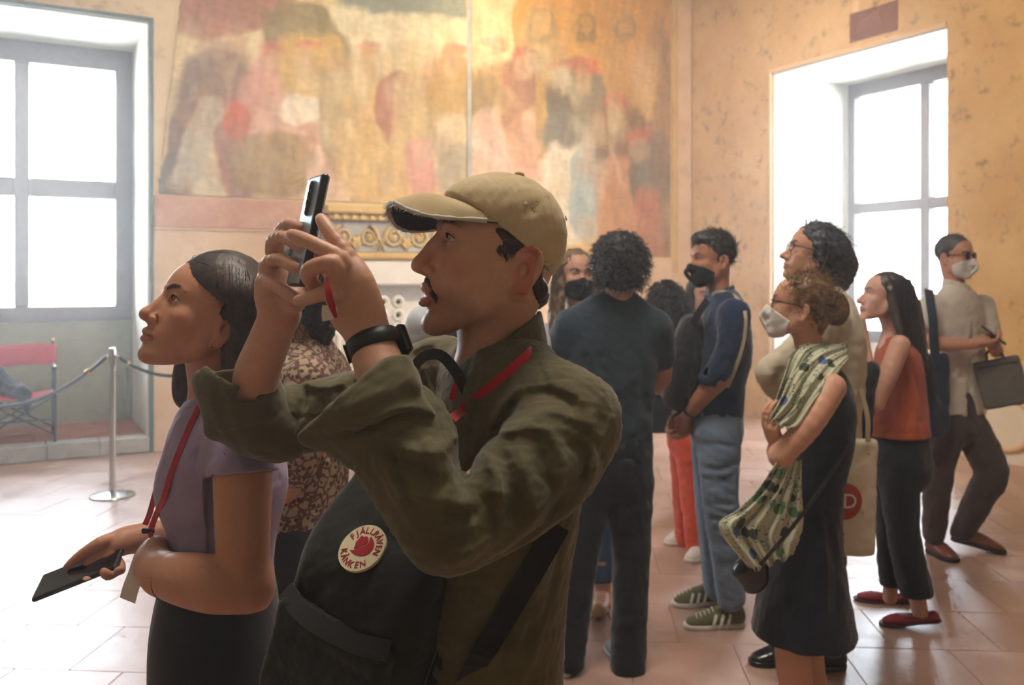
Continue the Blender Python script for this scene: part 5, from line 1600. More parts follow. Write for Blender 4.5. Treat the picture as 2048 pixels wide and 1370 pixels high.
S.rbox(H.o + H.R @ (np.array([0, .9 + 11, 2.6 - 11]) * H.sc), np.array([12, 11, 11]) * H.sc, H.R, .004, .004, 's')
H.e(S, (-8.2, -.5, -2.2), (2.4, 2.2, 3.3), .3, 's')
S.chain([P(392, 700, 1.84), P(372, 740, 1.85), P(364, 790, 1.85), P(372, 812, 1.85)], [.03, .024, .018, .010], .02)
g = np.random.RandomState(5); paths = []
ok = lambda q: not (q[1] > .4 and q[2] < 3.0 + (q[1] - 2.0) * .364) and q[2] > -3
pa = fine_strands(H, (0, -1.0, 3.4), (8.28, 10.08, 9.08), 3200, g, lambda q, n: H.R @ np.array([-.12 if H.loc(q)[0] < 0 else .12, -.8, -.15]) + np.array([0, 0, -.35]), .085, ok, .06, m=9, lift=.03, bend=.455)
def fits(c):
    q = np.array([H.loc(z) for z in c]); e = (((q - [0, -1.0, 3.4]) / [8.1, 9.9, 8.9]) ** 2).sum(1)
    return all(ok(z) or z[2] < -2.5 for z in q) and (e < 1.3)[q[:, 2] > 0].all()
paths = [c for c in pa if fits(c)]
for i in range(260):
    x0, y0 = g.uniform(470, 520), g.uniform(540, 600)
    d0 = 1.65 + g.uniform(-.02, .1)
    paths.append([P(x0 + (k * 2.2 if k < 5 else 11 - (k - 5) * 2) + g.uniform(-2, 2), y0 + k * 24, d0 + k * .004) for k in range(9)])
for i in range(170):
    x0 = g.uniform(432, 524); y0 = g.uniform(508, 650); dr = g.uniform(-6, 6); pa_ = []
    for k in range(9):
        x_ = x0 + (dr + (x0 - 478) * -.12) * k / 8; y_ = y0 + k * 23
        pa_.append(S.hit(x_, y_, 1.54, 1.85, .0006, 140))
    q = np.array(pa_)
    if np.abs(np.diff(q[:, 1])).max() < .03: paths.append(q)
hair_group('hair', S, M_HAIR_W, wo, np.array(paths), .0006, .0004, disp=[(.0008, (30, 30, 6), 4)])
add_brow(H, g, 110, .25, wo, M_HAIR_W)
add_lashes(H, wo, M_HAIR_W, 34, .4)
# lavender top
M_LAV = cloth('lavender_jersey', '#a596b8', '#9a8bad', rough=.85, weave=1100, bump=.12, mottle=8)
LATW = frame(76)[:, 0]
S = SDF(.0034, .012)
S.chain([p(437, 812), p(446, 862), p(450, 950), p(446, 1050), p(440, 1130), p(436, 1205)], [.046, .092, .118, .103, .100, .110], .02, wide=LATW, ws=[1.3, 1.55, 1.3, 1.25, 1.3, 1.3])
for s, dd in ((-1, -.055), (1, .065)):
    S.ell(p(381, 985, dd), (.056, .056, .062), None, .04)
S.chain([P(455, 840, 1.70), P(486, 868, 1.63)], [.04, .058], .03)
S.chain([P(486, 868, 1.625), P(486, 950, 1.585)], [.060, .060], .02)
S.chain([P(430, 850, 1.84), P(428, 930, 1.88)], [.052, .058], .03)
S.chain([P(486, 925, 1.592), P(486, 1000, 1.575)], [.0505, .056], .002, 's')
S.plane_cut(P(486, 948, 1.585), np.array([.10, -.2, -1]), np.array([P(420, 950, 1.58)[0], 1.45, 1.0]), np.array([P(600, 950, 1.58)[0], 1.606, P(486, 944, 1.585)[2]]), .003)
S.chain([P(420, 720, 1.735), P(432, 815, 1.75)], [.058, .054], .004, 's')
def FW(pts, w, a, d=1.63): S.fold([P(x, y, d) for x, y in pts], w, a, n=3, dy=.15)
FW([(410, 880), (400, 930), (412, 960)], .008, .006)
FW([(540, 930), (545, 965), (530, 985)], .008, .007)
FW([(350, 1050), (390, 1060), (430, 1050)], .012, .004); FW([(345, 1090), (400, 1100), (440, 1085)], .012, -.004)
FW([(420, 890), (470, 905), (530, 895)], .010, .003); FW([(530, 1010), (515, 1060), (525, 1110)], .012, .004)
FW([(400, 945), (440, 950), (535, 962)], .004, .002, 1.55)
TOP = S
S.build('top', M_LAV, wo, disp=[(.0014, 14, 15)])
M_BLKTROU = cloth('black_trousers', '#17171a', rough=.85)
S = SDF(.006, .02)
S.chain([p(436, 1195), p(432, 1280), p(430, 1400)], [.112, .122, .122], .02, wide=LATW, ws=1.3)
for s in (-1, 1):
    b0 = p(430, 1400) ; b0 = b0 + LATW * .085 * s
    S.chain([b0, b0 * [1, 1, 0] + [-.01, 0, .45], b0 * [1, 1, 0] + [.01, 0, .06]], [.095, .07, .055], .03)
    bb = b0[:2]; dd = frame(76)[:2, 1]
    shoe(W, bb - dd * .07, bb + dd * .17, .085, mat=M_BOOT, vox=.007)
S.build('trousers', M_BLKTROU, wo)
# gold hoop, thin bracelet
M_GOLD = plain('gold', '#d8b060', .25, metal=1.0)
hc = H.pt(-7.5, -.4, -5.2)
mb = MB(); mb.tube([hc + H.R @ np.array([0, math.sin(a), math.cos(a)]) * .008 for a in np.linspace(0, 2 * math.pi, 20)], .0011, 6); mb.build('earring', M_GOLD, wo, True, 'small gold hoop earring')
c0, c1 = P(370, 1158, 1.575), P(325, 1148, 1.60); ax = (c1 - c0) / np.linalg.norm(c1 - c0); cc = P(340, 1152, 1.592); u_ = np.cross(ax, [0, 1, 0]); u_ /= np.linalg.norm(u_); v_ = np.cross(ax, u_)
mb = MB(); mb.tube([cc + (u_ * math.cos(a) + v_ * math.sin(a)) * .0405 for a in np.linspace(0, 2 * math.pi, 33)], .0014, 6); mb.build('bracelet', M_STRAP, wo, True, 'thin dark elastic band on the wrist')
# lanyard with card
def TH(x, y, off=.006): return TOP.hit(x, y, 1.45, 1.9, off)
pts = [TH(398, 812), TH(385, 840), TH(368, 880), TH(350, 925), TH(338, 960), TH(328, 995), P(312, 1030, 1.655), P(302, 1058, 1.66)]
strap('lanyard', pts, .012, .0015, (-.35, -1, .1), M_RED, wo, 4, 'red lanyard ribbon')
pts = [P(352, 860, 1.76), P(330, 915, 1.73), P(312, 980, 1.70), P(300, 1025, 1.69), P(290, 1050, 1.68)]
strap('lanyard', pts, .012, .0015, (-.35, -1, .1), M_RED, wo, 4, 'red lanyard ribbon')
mb = MB(); mb.box(tuple(P(296, 1062, 1.675)), (.024, .006, .010), None, .002); mb.build('lanyard_clip', M_BAND, wo)
strap('lanyard', [P(301, 1064, 1.672), P(302, 1082, 1.672), P(299, 1096, 1.672)], .010, .0015, (-.3, -1, 0), M_RED, wo, 3, 'red lanyard ribbon')
strap('name_card', [P(296, 1098, 1.66), P(284, 1115, 1.655), P(272, 1150, 1.65), P(262, 1175, 1.65), P(255, 1201, 1.655)], .031, .0008, (-.05, -1, .15), M_PAPER, wo, 4, 'creased white card on the lanyard')
# printed lines on the card: none legible

# ------------------------------------------------------------------ her phone
ph = empty('smartphone', P(160, 1145, 1.76), 'dark phone lying flat in the hand of the woman in lavender', 'phone')
l_ = P(236, 1100, 1.765) - P(72, 1165, 1.765); L_ = np.linalg.norm(l_); l_ /= L_
w_ = np.array([.14, -.90, -.36]); w_ -= l_ * (w_ @ l_); w_ /= np.linalg.norm(w_); n_ = np.cross(l_, w_); n_ = n_ if n_[2] > 0 else -n_
Rq = np.stack([w_, l_, n_], 1); qc = P(159, 1145, 1.765)
S = SDF(.0013, .001); S.rbox(qc, (.037, .088, .0052), Rq, .005); S.build('case', M_PHEDGE, ph)
S = SDF(.0011, .0005); S.rbox(qc + n_ * .0048, (.0345, .0855, .0012), Rq, .001); S.build('screen', M_SCREEN, ph)
mb = MB(); mb.lathe([(.001, 0), (.003, 0), (.0025, .0008), (.001, .0008)], qc + n_ * .0058 - l_ * .075, 12, Matrix(Rq.tolist())); mb.build('camera_dot', M_STEEL, ph)
# ================================================================== THE OTHER VISITORS
gC = np.random.RandomState(17)
def curl_paths(centers, normals, n, L, rad, turns, g, droop=.5, m=14):
    out = []
    for i in range(n):
        k = g.randint(len(centers)); c = centers[k] + g.normal(size=3) * .004; d = normals[k] + g.normal(size=3) * .35; d /= np.linalg.norm(d)
        a = np.cross(d, [0.2, .1, 1.0]); a /= np.linalg.norm(a); b = np.cross(d, a); ph = g.uniform(0, 6.28); LL = L * g.uniform(.6, 1.2); q = []
        for j in range(m):
            t = j / (m - 1)
            q.append(c + d * LL * t + np.array([0, 0, -droop * LL * t * t]) + (a * math.cos(ph + turns * 6.28 * t) + b * math.sin(ph + turns * 6.28 * t)) * rad * min(1, t * 3))
        out.append(q)
    return np.array(out)
def skull_cap(S, H, r=(7.9, 9.7, 8.7), c=(0, -1.0, 3.3), line=(6.2, 2.0, 1.0)):
    """hair mass over the skull with a hairline: (forehead height, temple height, ear y)"""
    H.e(S, c, r, 0)
    fz, tz, ey = line
    a = math.degrees(math.atan2(fz - tz, 7.6)); R_ = rot_axis('x', a)
    ctr = np.array([0, 2.0, tz]) + R_ @ np.array([0, 12.0, -10.0]); ctr2 = (0, ey + 11.0, tz - 11.0)
    S.rbox(H.pt(*ctr), np.array([12, 12.0, 10]) * H.sc, H.R @ R_, .004, .004, 's')
    S.rbox(H.o + H.R @ (np.array(ctr2) * H.sc), np.array([12, 11.0, 11.0]) * H.sc, H.R, .004, .004, 's')
FACE = lambda H, **k: paint_face(H, **k)

# ------------------------------------------------------------------ curly-haired man seen from behind
W = Who(3.53, 'man with curly greying hair in a dark teal T-shirt seen from behind', 1200); p, r = W.p, W.r
H = Head(p(1240, 531), 188, 4)
S = SDF(.0042, .01)
add_head(S, H, eyes=False)
S.chain([H.pt(0, -1.8, -4), p(1238, 600, .01), p(1232, 660, .02)], [.058, .056, .075], .03)
S.chain([p(1230, 660, .02), p(1228, 800, .02), p(1226, 900, .02)], [.07, .08, .08], .03, wide=(1, 0, 0), ws=1.2)
for s, sh, el, wr in ((-1, (1140, 662, .03), (1106, 745, .08), (1165, 770, .22)), (1, (1308, 666, .03), (1322, 755, .10), (1270, 775, .22))):
    S.chain([p(*sh), p(*el), p(*wr)], [.042, .042, .03], .02)
    S.ell(p(wr[0] - s * 14, wr[1], wr[2] + .02), (.04, .03, .03), None, .01)
S.build('body', M_SKIN, W.root, col='#b98263')
M_CURL = hair_mat('curly_grey_black_hair', '#1d1b1b', '#4a4644', .5)
S = SDF(.005, .01)
H.e(S, (0, -1.2, 3.2), (9.6, 10.6, 9.8), 0); H.e(S, (0, -4.5, -2.5), (8.0, 7.0, 7.0), 2)
S.rbox(H.pt(0, 16, -6), np.array([14, 10, 10]) * H.sc, H.R, .01, .01, 's')
cs, ns = shell(H, (0, -1.4, 1.4), (9.6, 10.6, 11.0), 700, gC, lambda q: not (q[1] > 4 and q[2] < 4) and q[2] > -7.5)
hair_group('hair', S, M_CURL, W.root, curl_paths(cs, ns, 1300, .035, .0065, 1.3, gC), .0016, .0007, disp=[(.006, 26, 41), (.003, 60, 42)])
M_TEAL = cloth('dark_teal_jersey', '#2e3d48', '#26323b', rough=.9, mottle=4)
M_NAVYTROU = cloth('near_black_denim', '#14181d', '#101318', rough=.85)
S = SDF(.0055, .015)
S.chain([p(1238, 600, .02), p(1226, 642, .02), p(1222, 720, .02), p(1228, 830, .02), p(1228, 908, .02)], [.062, .092, .108, .102, .108], .03, wide=(1, 0, 0), ws=[1.2, 2.05, 1.72, 1.5, 1.42])
for s, a, b in ((-1, (1140, 652, .02), (1114, 704, .05)), (1, (1312, 655, .02), (1322, 712, .06))):
    S.chain([p(*a), p(*b)], [.066, .060], .03)
def FD(pts, w, a): S.fold([p(x, y, -.1) for x, y in pts], w, a, n=3, dy=.15)
for q in range(9):
    x0 = gC.uniform(1150, 1300); y0 = gC.uniform(690, 880)
    FD([(x0, y0), (x0 + gC.uniform(-25, 25), y0 + 30), (x0 + gC.uniform(-50, 50), y0 + 62)], .016, .007 * gC.choice([-1, 1]))
FD([(1270, 700), (1290, 760), (1290, 860)], .02, .009); FD([(1190, 870), (1240, 885), (1290, 875)], .016, .007)
S.build('t_shirt', M_TEAL, W.root, disp=[(.0025, 9, 51)])
S = SDF(.006, .02)
S.chain([p(1226, 895, .02), p(1222, 955, .03)], [.110, .112], .02, wide=(1, 0, 0), ws=[1.42, 1.5])
S.chain([p(1180, 965, .03), p(1158, 1140, 0), p(1135, 1318, -.02)], [.094, .070, .068], .02)
S.chain([p(1258, 965, .03), p(1262, 1140, .02), p(1256, 1330, 0)], [.096, .072, .070], .02)
for q in range(10):
    y0 = gC.uniform(1000, 1320); x0 = 1145 if q % 2 else 1258
    S.fold([p(x0 - 40, y0, -.08), p(x0, y0 + 12, -.09), p(x0 + 40, y0 - 4, -.08)], .014, .006, dy=.2)
S.build('trousers', M_NAVYTROU, W.root, disp=[(.003, 10, 52)])
M_GREYSHOE = plain('grey_leather', '#6e7073', .5, noise=.1); M_GREYSOLE = plain('grey_sole', '#9a9890', .7)
for (hx, hd), (tx, td) in (((1128, 3.45), (1105, 3.72)), ((1252, 3.50), (1225, 3.76))):
    shoe(W, P(hx, 0, hd)[:2], P(tx, 0, td)[:2], .095, mat=M_GREYSHOE, sole=M_GREYSOLE)

# ------------------------------------------------------------------ bearded man with black mask, navy shirt
W = Who(4.0, 'man in a navy shirt with a black face mask, hands clasped, olive striped sneakers', 1430); p, r = W.p, W.r
H = Head(p(1426, 517), 76, -2)
S = SDF(.004, .01)
add_head(S, H)
S.chain([H.pt(0, -1.8, -4), p(1436, 580), p(1444, 640)], [.057, .053, .07], .03)
S.chain([p(1444, 640), p(1440, 800)], [.085, .085], .03, wide=(0, 1, 0), ws=1.12)
for s in (-1, 1):
    S.chain([p(1468, 628, s * .19), p(1448, 740, s * .20), p(1412, 785, s * .15), p(1376, 828, s * .05 - .02)], [.05, .043, .040, .028], .02)
add_hand(S, p(1374, 832, -.05), hand_frame(0, P(1362, 872, 3.98) - P(1374, 832, 3.95), (-.2, 1, .1)), side=-1, curl=(35, 45, 30), fk=.003)
add_hand(S, p(1366, 828, .03), hand_frame(0, P(1350, 858, 4.0) - P(1366, 828, 4.03), (.3, -1, .1)), side=1, curl=(35, 45, 30), fk=.003)
S.build('body', M_SKIN, W.root, col='#b8805f', paint=FACE(H, beard=('#3a2a22', .75)))
add_eyes(H, W.root)
M_HAIR_BK = hair_mat('black_hair', '#171413', '#2c2624', .5)
S = SDF(.004, .006); skull_cap(S, H, (7.9, 9.8, 9.2), (0, -1.0, 3.6), (6.6, 2.4, 1.4))
H.e(S, (0, 5.2, 9.0), (5.0, 4.6, 3.2), 2)
pa = fine_strands(H, (0, -1.0, 3.8), (7.8, 9.8, 9.2), 900, gC, lambda q, n: H.R @ np.array([0, .7, .6]), .030, lambda q: q[2] > 3.0 or q[1] < 0, .35, lift=.5)
hair_group('hair', S, M_HAIR_BK, W.root, pa, .0012, .0005, disp=[(.003, 40, 44)])
M_MASKBLK = cloth('black_mask_cloth', '#191a1d', rough=.9)
def face_mask(W, H, mat, rise=-2.6, chin=-11.2, out=0.0, vox=.0035, strapmat=None, beak=1.0):
    S = SDF(vox, .006)
    add_head(S, H, eyes=False, ears=False)
    S._put(H.o - .2, H.o + .2, lambda x, y, z: -.005 + 0 * (x + y + z), 'g', 0)
    H.e(S, (0, 9.9, -5.2), (1.9, 1.7, 1.6), .6)
    H.c(S, [(0, 9.4, rise), (0, 11.6 + beak, -5.0), (0, 11.0 + beak * .9, -7.4), (0, 8.4, chin + .4)], [.6, .8, .9, 1.2], 2.6)
    R_ = rot_axis('x', 26)
    S.rbox(H.o + H.R @ ((np.array([0, 9.6, rise]) + R_ @ np.array([0, 0, 12.0])) * H.sc), np.array([14, 22, 12]) * H.sc, H.R @ R_, .003, .003, 's')
    R2 = rot_axis('x', 8)
    S.rbox(H.o + H.R @ ((np.array([0, 2.6, -6]) + R2 @ np.array([0, -12.0, 0])) * H.sc), np.array([14, 12, 24]) * H.sc, H.R @ R2, .003, .003, 's')
    o = S.build('face_mask', mat, W.root)
    for s in (-1, 1):
        mb = MB(); mb.tube([H.pt(s * 5.3, 4.2, -4.8), H.pt(s * 6.5, 1.8, -2.0), H.pt(s * 7.5, -1.6, -.2)], .0016, 5)
        mb.tube([H.pt(s * 5.0, 4.0, -8.6), H.pt(s * 6.4, 1.4, -5.6), H.pt(s * 7.4, -1.4, -4.2)], .0016, 5)
        q = mb.build('ear_loop', strapmat or mat, None, True); attach(q, o)
    return o
face_mask(W, H, M_MASKBLK, beak=1.6)
M_NAVY = cloth('navy_linen', '#1f3150', '#182741', rough=.85, mottle=5)
S = SDF(.0055, .014)
S.chain([p(1440, 590), p(1450, 628), p(1450, 700), p(1440, 760), p(1436, 818)], [.060, .098, .118, .112, .112], .03, wide=(.15, 1, 0), ws=[1.2, 1.85, 1.6, 1.45, 1.4])
for s in (-1, 1):
    S.chain([p(1470, 628, s * .19), p(1462, 690, s * .205), p(1440, 742, s * .195)], [.066, .062, .058], .03)
    S.chain([p(1444, 735, s * .197), p(1424, 756, s * .18)], [.060, .056], .01)
    S.chain([p(1430, 750, s * .19), p(1404, 790, s * .14)], [.042, .046], .002, 's')
S.chain([p(1434, 540), p(1440, 605)], [.062, .058], .004, 's')
for q in range(12):
    x0 = gC.uniform(1410, 1490); y0 = gC.uniform(610, 780)
    S.fold([p(x0, y0, -.2), p(x0 + gC.uniform(-12, 12), y0 + 25, -.22), p(x0 + gC.uniform(-30, 10), y0 + 50, -.2)], .013, .007 * gC.choice([-1, 1]), dy=.15)
SHIRT = S
S.build('shirt', M_NAVY, W.root, disp=[(.003, 10, 61)])
S = SDF(.004, .004); S.chain([p(1442, 606), p(1437, 570)], [.074, .066], .004); S.chain([p(1442, 612), p(1436, 555)], [.066, .060], .002, 's')
S.plane_cut(p(1460, 572), np.array([-.35, 0, 1]), p(1380, 660, -.2), p(1520, 520, .2), .003); S.build('collar', M_NAVY, W.root)
M_BEIGE = cloth('beige_cord', '#b9a78a')
strap('strap', [SHIRT.hit(x, y, 3.5, 4.3, .006) for x, y in ((1424, 590), (1440, 582), (1470, 592), (1490, 625), (1488, 680), (1470, 740), (1455, 775))], .014, .003, (0, -1, .2), M_BEIGE, W.root)
M_JEANS = cloth('faded_grey_blue_jeans', '#7f93a8', '#66788c', rough=.85, mottle=7)
S = SDF(.006, .018)
S.chain([p(1434, 805), p(1434, 860)], [.112, .116], .02, wide=(.1, 1, 0), ws=1.35)
S.chain([p(1436, 870, -.085), p(1442, 1010, -.10), p(1462, 1195, -.06)], [.100, .076, .062], .02)
S.chain([p(1424, 870, .085), p(1424, 1010, .11), p(1434, 1175, .17)], [.098, .074, .060], .02)
for q in range(14):
    y0 = gC.uniform(860, 1190)
    S.fold([p(1400, y0, -.18), p(1440, y0 + gC.uniform(-14, 14), -.19), p(1480, y0 + gC.uniform(-20, 20), -.18)], .013, .006, dy=.2)
S.build('jeans', M_JEANS, W.root, disp=[(.003, 11, 62)])
M_OLSHOE = cloth('olive_suede', '#6b6a48', '#5d5c3e'); M_STRIPE = plain('white_stripe', '#dcd8cc', .6)
for (hx, hd, tx, td) in ((1488, 3.98, 1372, 3.955), (1438, 4.25, 1350, 4.22)):
    h_, t_ = P(hx, 0, hd)[:2], P(tx, 0, td)[:2]
    so = shoe(W, h_, t_, .095, mat=M_OLSHOE, vox=.004)
    d_ = np.append(t_ - h_, 0); d_ /= np.linalg.norm(d_)
    for k in range(3):
        a = np.array([*h_, 0]) + d_ * (.085 + k * .032); 
        q = strap('stripe', [a + [0, -.052, .028], a + d_ * (-.006) + [0, -.050, .048], a - d_ * .014 + [0, -.040, .068]], .012, .004, (0, -1, .3), M_STRIPE, None, 3); attach(q, so)
    pa = []
    for k in range(5):
        a = np.array([*h_, 0]) + d_ * (.145 + k * .018) + [0, 0, .082 - k * .007]
        mb = MB(); mb.tube([a + [0, -.025, -.004], a + [0, 0, .004], a + [0, .025, -.004]], .0028, 5); q = mb.build('lace', M_STRIPE, None, True); attach(q, so)
M_GREENBAND = plain('dark_green_band', '#26332b', .5)
c0, c1 = p(1412, 785, -.15), p(1376, 828, -.07); ax = (c1 - c0) / np.linalg.norm(c1 - c0); u_ = np.cross(ax, [0, 1, 0]); u_ /= np.linalg.norm(u_); v_ = np.cross(ax, u_); cc = c1 - ax * .02
mb = MB(); mb.tube([cc + (u_ * math.cos(a) + v_ * math.sin(a)) * .034 for a in np.linspace(0, 2 * math.pi, 25)], .007, 6); mb.build('watch', M_GREENBAND, W.root, True)
# black pack he wears on the chest
bp2 = empty('backpack', p(1372, 800), 'black soft backpack worn on the chest of the masked man in navy', 'backpack')
M_BLKNYL = cloth('black_nylon', '#191b1e', '#141619', rough=.7, mottle=8)
S = SDF(.005, .02); S.chain([p(1384, 655, -.02), p(1368, 720, -.02), p(1356, 790, -.02)], [.06, .078, .07], .02, wide=(.3, 1, 0), ws=1.9)
S.build('pack_body', M_BLKNYL, bp2, disp=[(.004, 9, 71)])
strap('shoulder_strap', [p(1384, 655, -.12), p(1398, 625, -.14), p(1415, 600, -.14)], .03, .006, (-.3, -1, .2), M_BLKNYL, bp2)

# ------------------------------------------------------------------ long-haired man with glasses, cream shirt, arms folded
W = Who(3.5, 'man with dark wavy hair and glasses in a cream shirt, looking up with arms folded', 1620); p, r = W.p, W.r
H = Head(p(1628, 507), 94, 16)
S = SDF(.0042, .01)
add_head(S, H, nose=1.05)
S.chain([H.pt(0, -1.8, -4), p(1640, 580), p(1650, 640)], [.057, .054, .075], .03)
S.chain([p(1650, 640), p(1655, 900)], [.085, .085], .03, wide=(0, 1, 0), ws=1.12)
S.chain([p(1640, 660, -.2), p(1560, 745, -.17), p(1548, 760, -.1), p(1590, 780, .06)], [.05, .044, .04, .03], .02)
S.chain([p(1640, 660, .2), p(1600, 770, .2), p(1580, 790, .1), p(1600, 790, -.1)], [.05, .044, .04, .03], .02)
S.build('body', M_SKIN, W.root, col='#c08f74', paint=FACE(H))
add_eyes(H, W.root, gaze=(.1, 1, .1))
M_HAIR_DB = hair_mat('dark_wavy_hair', '#23282c', '#3c4246', .5)
S = SDF(.0045, .01); skull_cap(S, H, (8.6, 10.2, 9.4), (0, -1.2, 3.4), (7.0, 2.4, 2.2))
S.chain([H.pt(0, -7, 2), p(1682, 535), p(1676, 566)], [.072, .060, .04], .03, wide=(0, 1, 0), ws=1.25)
H.c(S, [(-7.2, 1.0, 3), (-7.6, -1.5, -2), (-7.0, -4, -6)], [1.8, 1.9, 1.8], 1)
pa = fine_strands(H, (0, -1.6, 2.0), (8.9, 10.6, 10.5), 900, gC, lambda q, n: H.R @ np.array([0, -.8, -.6]), .06, lambda q: q[1] < 3 or q[2] > 8, .3, lift=.15)
hair_group('hair', S, M_HAIR_DB, W.root, pa, .0014, .0006, disp=[(.005, 22, 45)])
M_GLASSES = plain('dark_metal_frame', '#2a2a2c', .3, metal=.6)
def glasses(W, H, mat, lens=None, rim=.0022):
    mb = MB()
    for s in (-1, 1):
        mb.tube([H.pt(s * (3.2 + 2.5 * math.cos(a)), 9.6 - .10 * (2.5 * math.cos(a)) ** 2 * .3, .1 + 1.9 * math.sin(a)) for a in np.linspace(0, 2 * math.pi, 25)], rim, 6)
        mb.tube([H.pt(s * 5.7, 9.2, .5), H.pt(s * 7.0, 7.0, .6), H.pt(s * 7.5, 1.0, .5), H.pt(s * 7.4, -1.5, -.6)], rim, 6)
    mb.tube([H.pt(-.8, 9.9, .5), H.pt(0, 10.2, .7), H.pt(.8, 9.9, .5)], rim, 6)
    o = mb.build('glasses', mat, W.root, True)
    if lens:
        for s in (-1, 1):
            mb = MB(); mb.lathe([(.001, 0), (2.4 * H.sc, 0), (2.4 * H.sc, .0015), (.001, .002)], H.pt(s * 3.2, 9.5, .1), 20, Matrix((H.R @ np.stack([[1, 0, 0], [0, 0, -1], [0, 1, 0]], 1) @ np.diag([1.04, .8, 1])).tolist()))
            q = mb.build('lens', lens, None, True); attach(q, o)
    return o
glasses(W, H, M_GLASSES)
M_CREAMSH = cloth('cream_cotton', '#cfc6ae', '#c2b89e', rough=.85, mottle=4)
S = SDF(.0055, .015)
S.chain([p(1650, 592), p(1665, 640), p(1668, 720), p(1660, 830), p(1655, 930)], [.064, .100, .118, .115, .118], .03, wide=(.2, 1, 0), ws=[1.2, 1.85, 1.6, 1.45, 1.4])
S.chain([p(1655, 640, -.18), p(1600, 705, -.2), p(1548, 745, -.17)], [.072, .064, .062], .03)
S.chain([p(1545, 745, -.17), p(1560, 775, -.08), p(1600, 785, .05)], [.060, .054, .048], .02)
S.chain([p(1655, 640, .19), p(1610, 740, .2), p(1575, 780, .12)], [.068, .06, .056], .03)
S.chain([p(1635, 520), p(1648, 605)], [.066, .062], .004, 's')
for q in range(12):
    x0 = gC.uniform(1560, 1700); y0 = gC.uniform(620, 780)
    S.fold([p(x0, y0, -.22), p(x0 - 18, y0 + 25, -.24), p(x0 - 25 + gC.uniform(-10, 25), y0 + 55, -.22)], .015, .008 * gC.choice([-1, 1]), dy=.15)
S.build('shirt', M_CREAMSH, W.root, disp=[(.003, 9, 63)])
S = SDF(.004, .004); S.chain([p(1652, 606), p(1644, 572)], [.078, .07], .004); S.chain([p(1652, 612), p(1642, 555)], [.070, .064], .002, 's')
S.plane_cut(p(1668, 572), np.array([-.35, 0, 1]), p(1580, 660, -.2), p(1740, 500, .2), .003); S.build('collar', M_CREAMSH, W.root)
M_DKGREY = cloth('dark_grey_trousers', '#22262c', rough=.85)
S = SDF(.006, .018)
S.chain([p(1655, 915), p(1652, 975)], [.114, .114], .02, wide=(.1, 1, 0), ws=1.35)
S.chain([p(1655, 985, -.085), p(1650, 1150, -.085), p(1662, 1282, -.06)], [.096, .072, .060], .02)
S.chain([p(1640, 985, .085), p(1610, 1150, .09), p(1598, 1290, .10)], [.096, .072, .060], .02)
S.build('trousers', M_DKGREY, W.root, disp=[(.003, 10, 64)])
M_BLKLEA = plain('black_leather', '#131316', .25, noise=.05, coat=.3)
shoe(W, P(1690, 0, 3.55)[:2], P(1560, 0, 3.52)[:2], .095, mat=M_BLKLEA, sole=M_BLKLEA)
shoe(W, P(1625, 0, 3.62)[:2], P(1503, 0, 3.58)[:2], .095, mat=M_BLKLEA, sole=M_BLKLEA)

# ------------------------------------------------------------------ woman with bun, navy dress and scarf
W = Who(3.1, 'blonde woman with a low bun, white mask, sleeveless navy dress and dotted scarf', 1600); p, r = W.p, W.r
H = Head(p(1601, 613), 108, 10, 0, .97)
S = SDF(.0040, .01)
add_head(S, H, female=True)
S.chain([H.pt(0, -1.8, -4), p(1618, 690), p(1628, 740)], [.053, .047, .065], .03)
S.chain([p(1632, 745), p(1640, 850), p(1632, 980)], [.065, .070, .070], .03, wide=(0, 1, 0), ws=1.12)
S.chain([p(1664, 775, -.15), p(1618, 850, -.19), p(1562, 912, -.17)], [.046, .042, .037], .02)
S.chain([p(1562, 912, -.17), p(1556, 900, -.09), p(1590, 880, .04)], [.037, .033, .026], .02)
S.chain([p(1620, 770, .16), p(1600, 870, .18), p(1592, 905, .14)], [.044, .04, .036], .02)
S.chain([p(1592, 905, .14), p(1566, 890, .0), p(1550, 880, -.10)], [.034, .030, .024], .02)
add_hand(S, p(1552, 888, -.12), hand_frame(0, P(1540, 842, 2.94) - P(1552, 888, 2.98), (.8, .5, .1)), side=1, sc=.92, curl=(25, 35, 25), fk=.003)
for s, x in ((-1, 1590), (1, 1618)):
    S.chain([p(x, 1225, s * .07), p(x - 6, 1290, s * .075), p(x + 2, 1372, s * .08), p(x + 8, 1430, s * .08)], [.060, .058, .055, .036], .02)
    S.chain([p(x + 8, 1430, s * .08), p(x - 10, 1444, s * .08), p(x - 75, 1446, s * .08)], [.034, .03, .022], .02)
S.build('body', M_SKIN, W.root, col='#cf9c80', paint=FACE(H))
add_eyes(H, W.root)
M_BLOND = hair_mat('dark_blond_hair', '#6b4f34', '#9a7a50', .45)
S = SDF(.004, .008); skull_cap(S, H, (7.8, 9.6, 8.8), (0, -.9, 3.3), (6.6, 2.4, .6))
H.c(S, [(0, -7, -2.5), (0, -6.4, -6.5)], [4.2, 3.2], 2.0)
bunc = p(1672, 618)
S.ell(bunc, (.040, .045, .055), None, .02)
pa = fine_strands(H, (0, -.9, 3.3), (7.85, 9.7, 8.9), 900, gC, lambda q, n: bunc - q, .07, lambda q: (q[1] < 6 and q[2] > 2) or q[1] < -1, .12, lift=.02)
rows = []
for i in range(260):
    a0 = gC.uniform(0, 6.28); b0 = gC.uniform(-.8, .8); rr = np.array([.042, .047, .057])
    rows.append([bunc + rr * np.array([math.cos(a0 + t * .35) * math.cos(b0 + .2 * math.sin(t)), math.sin(b0 + .2 * math.sin(t)), math.sin(a0 + t * .35) * math.cos(b0)]) + gC.normal(size=3) * .0015 for t in range(6)])
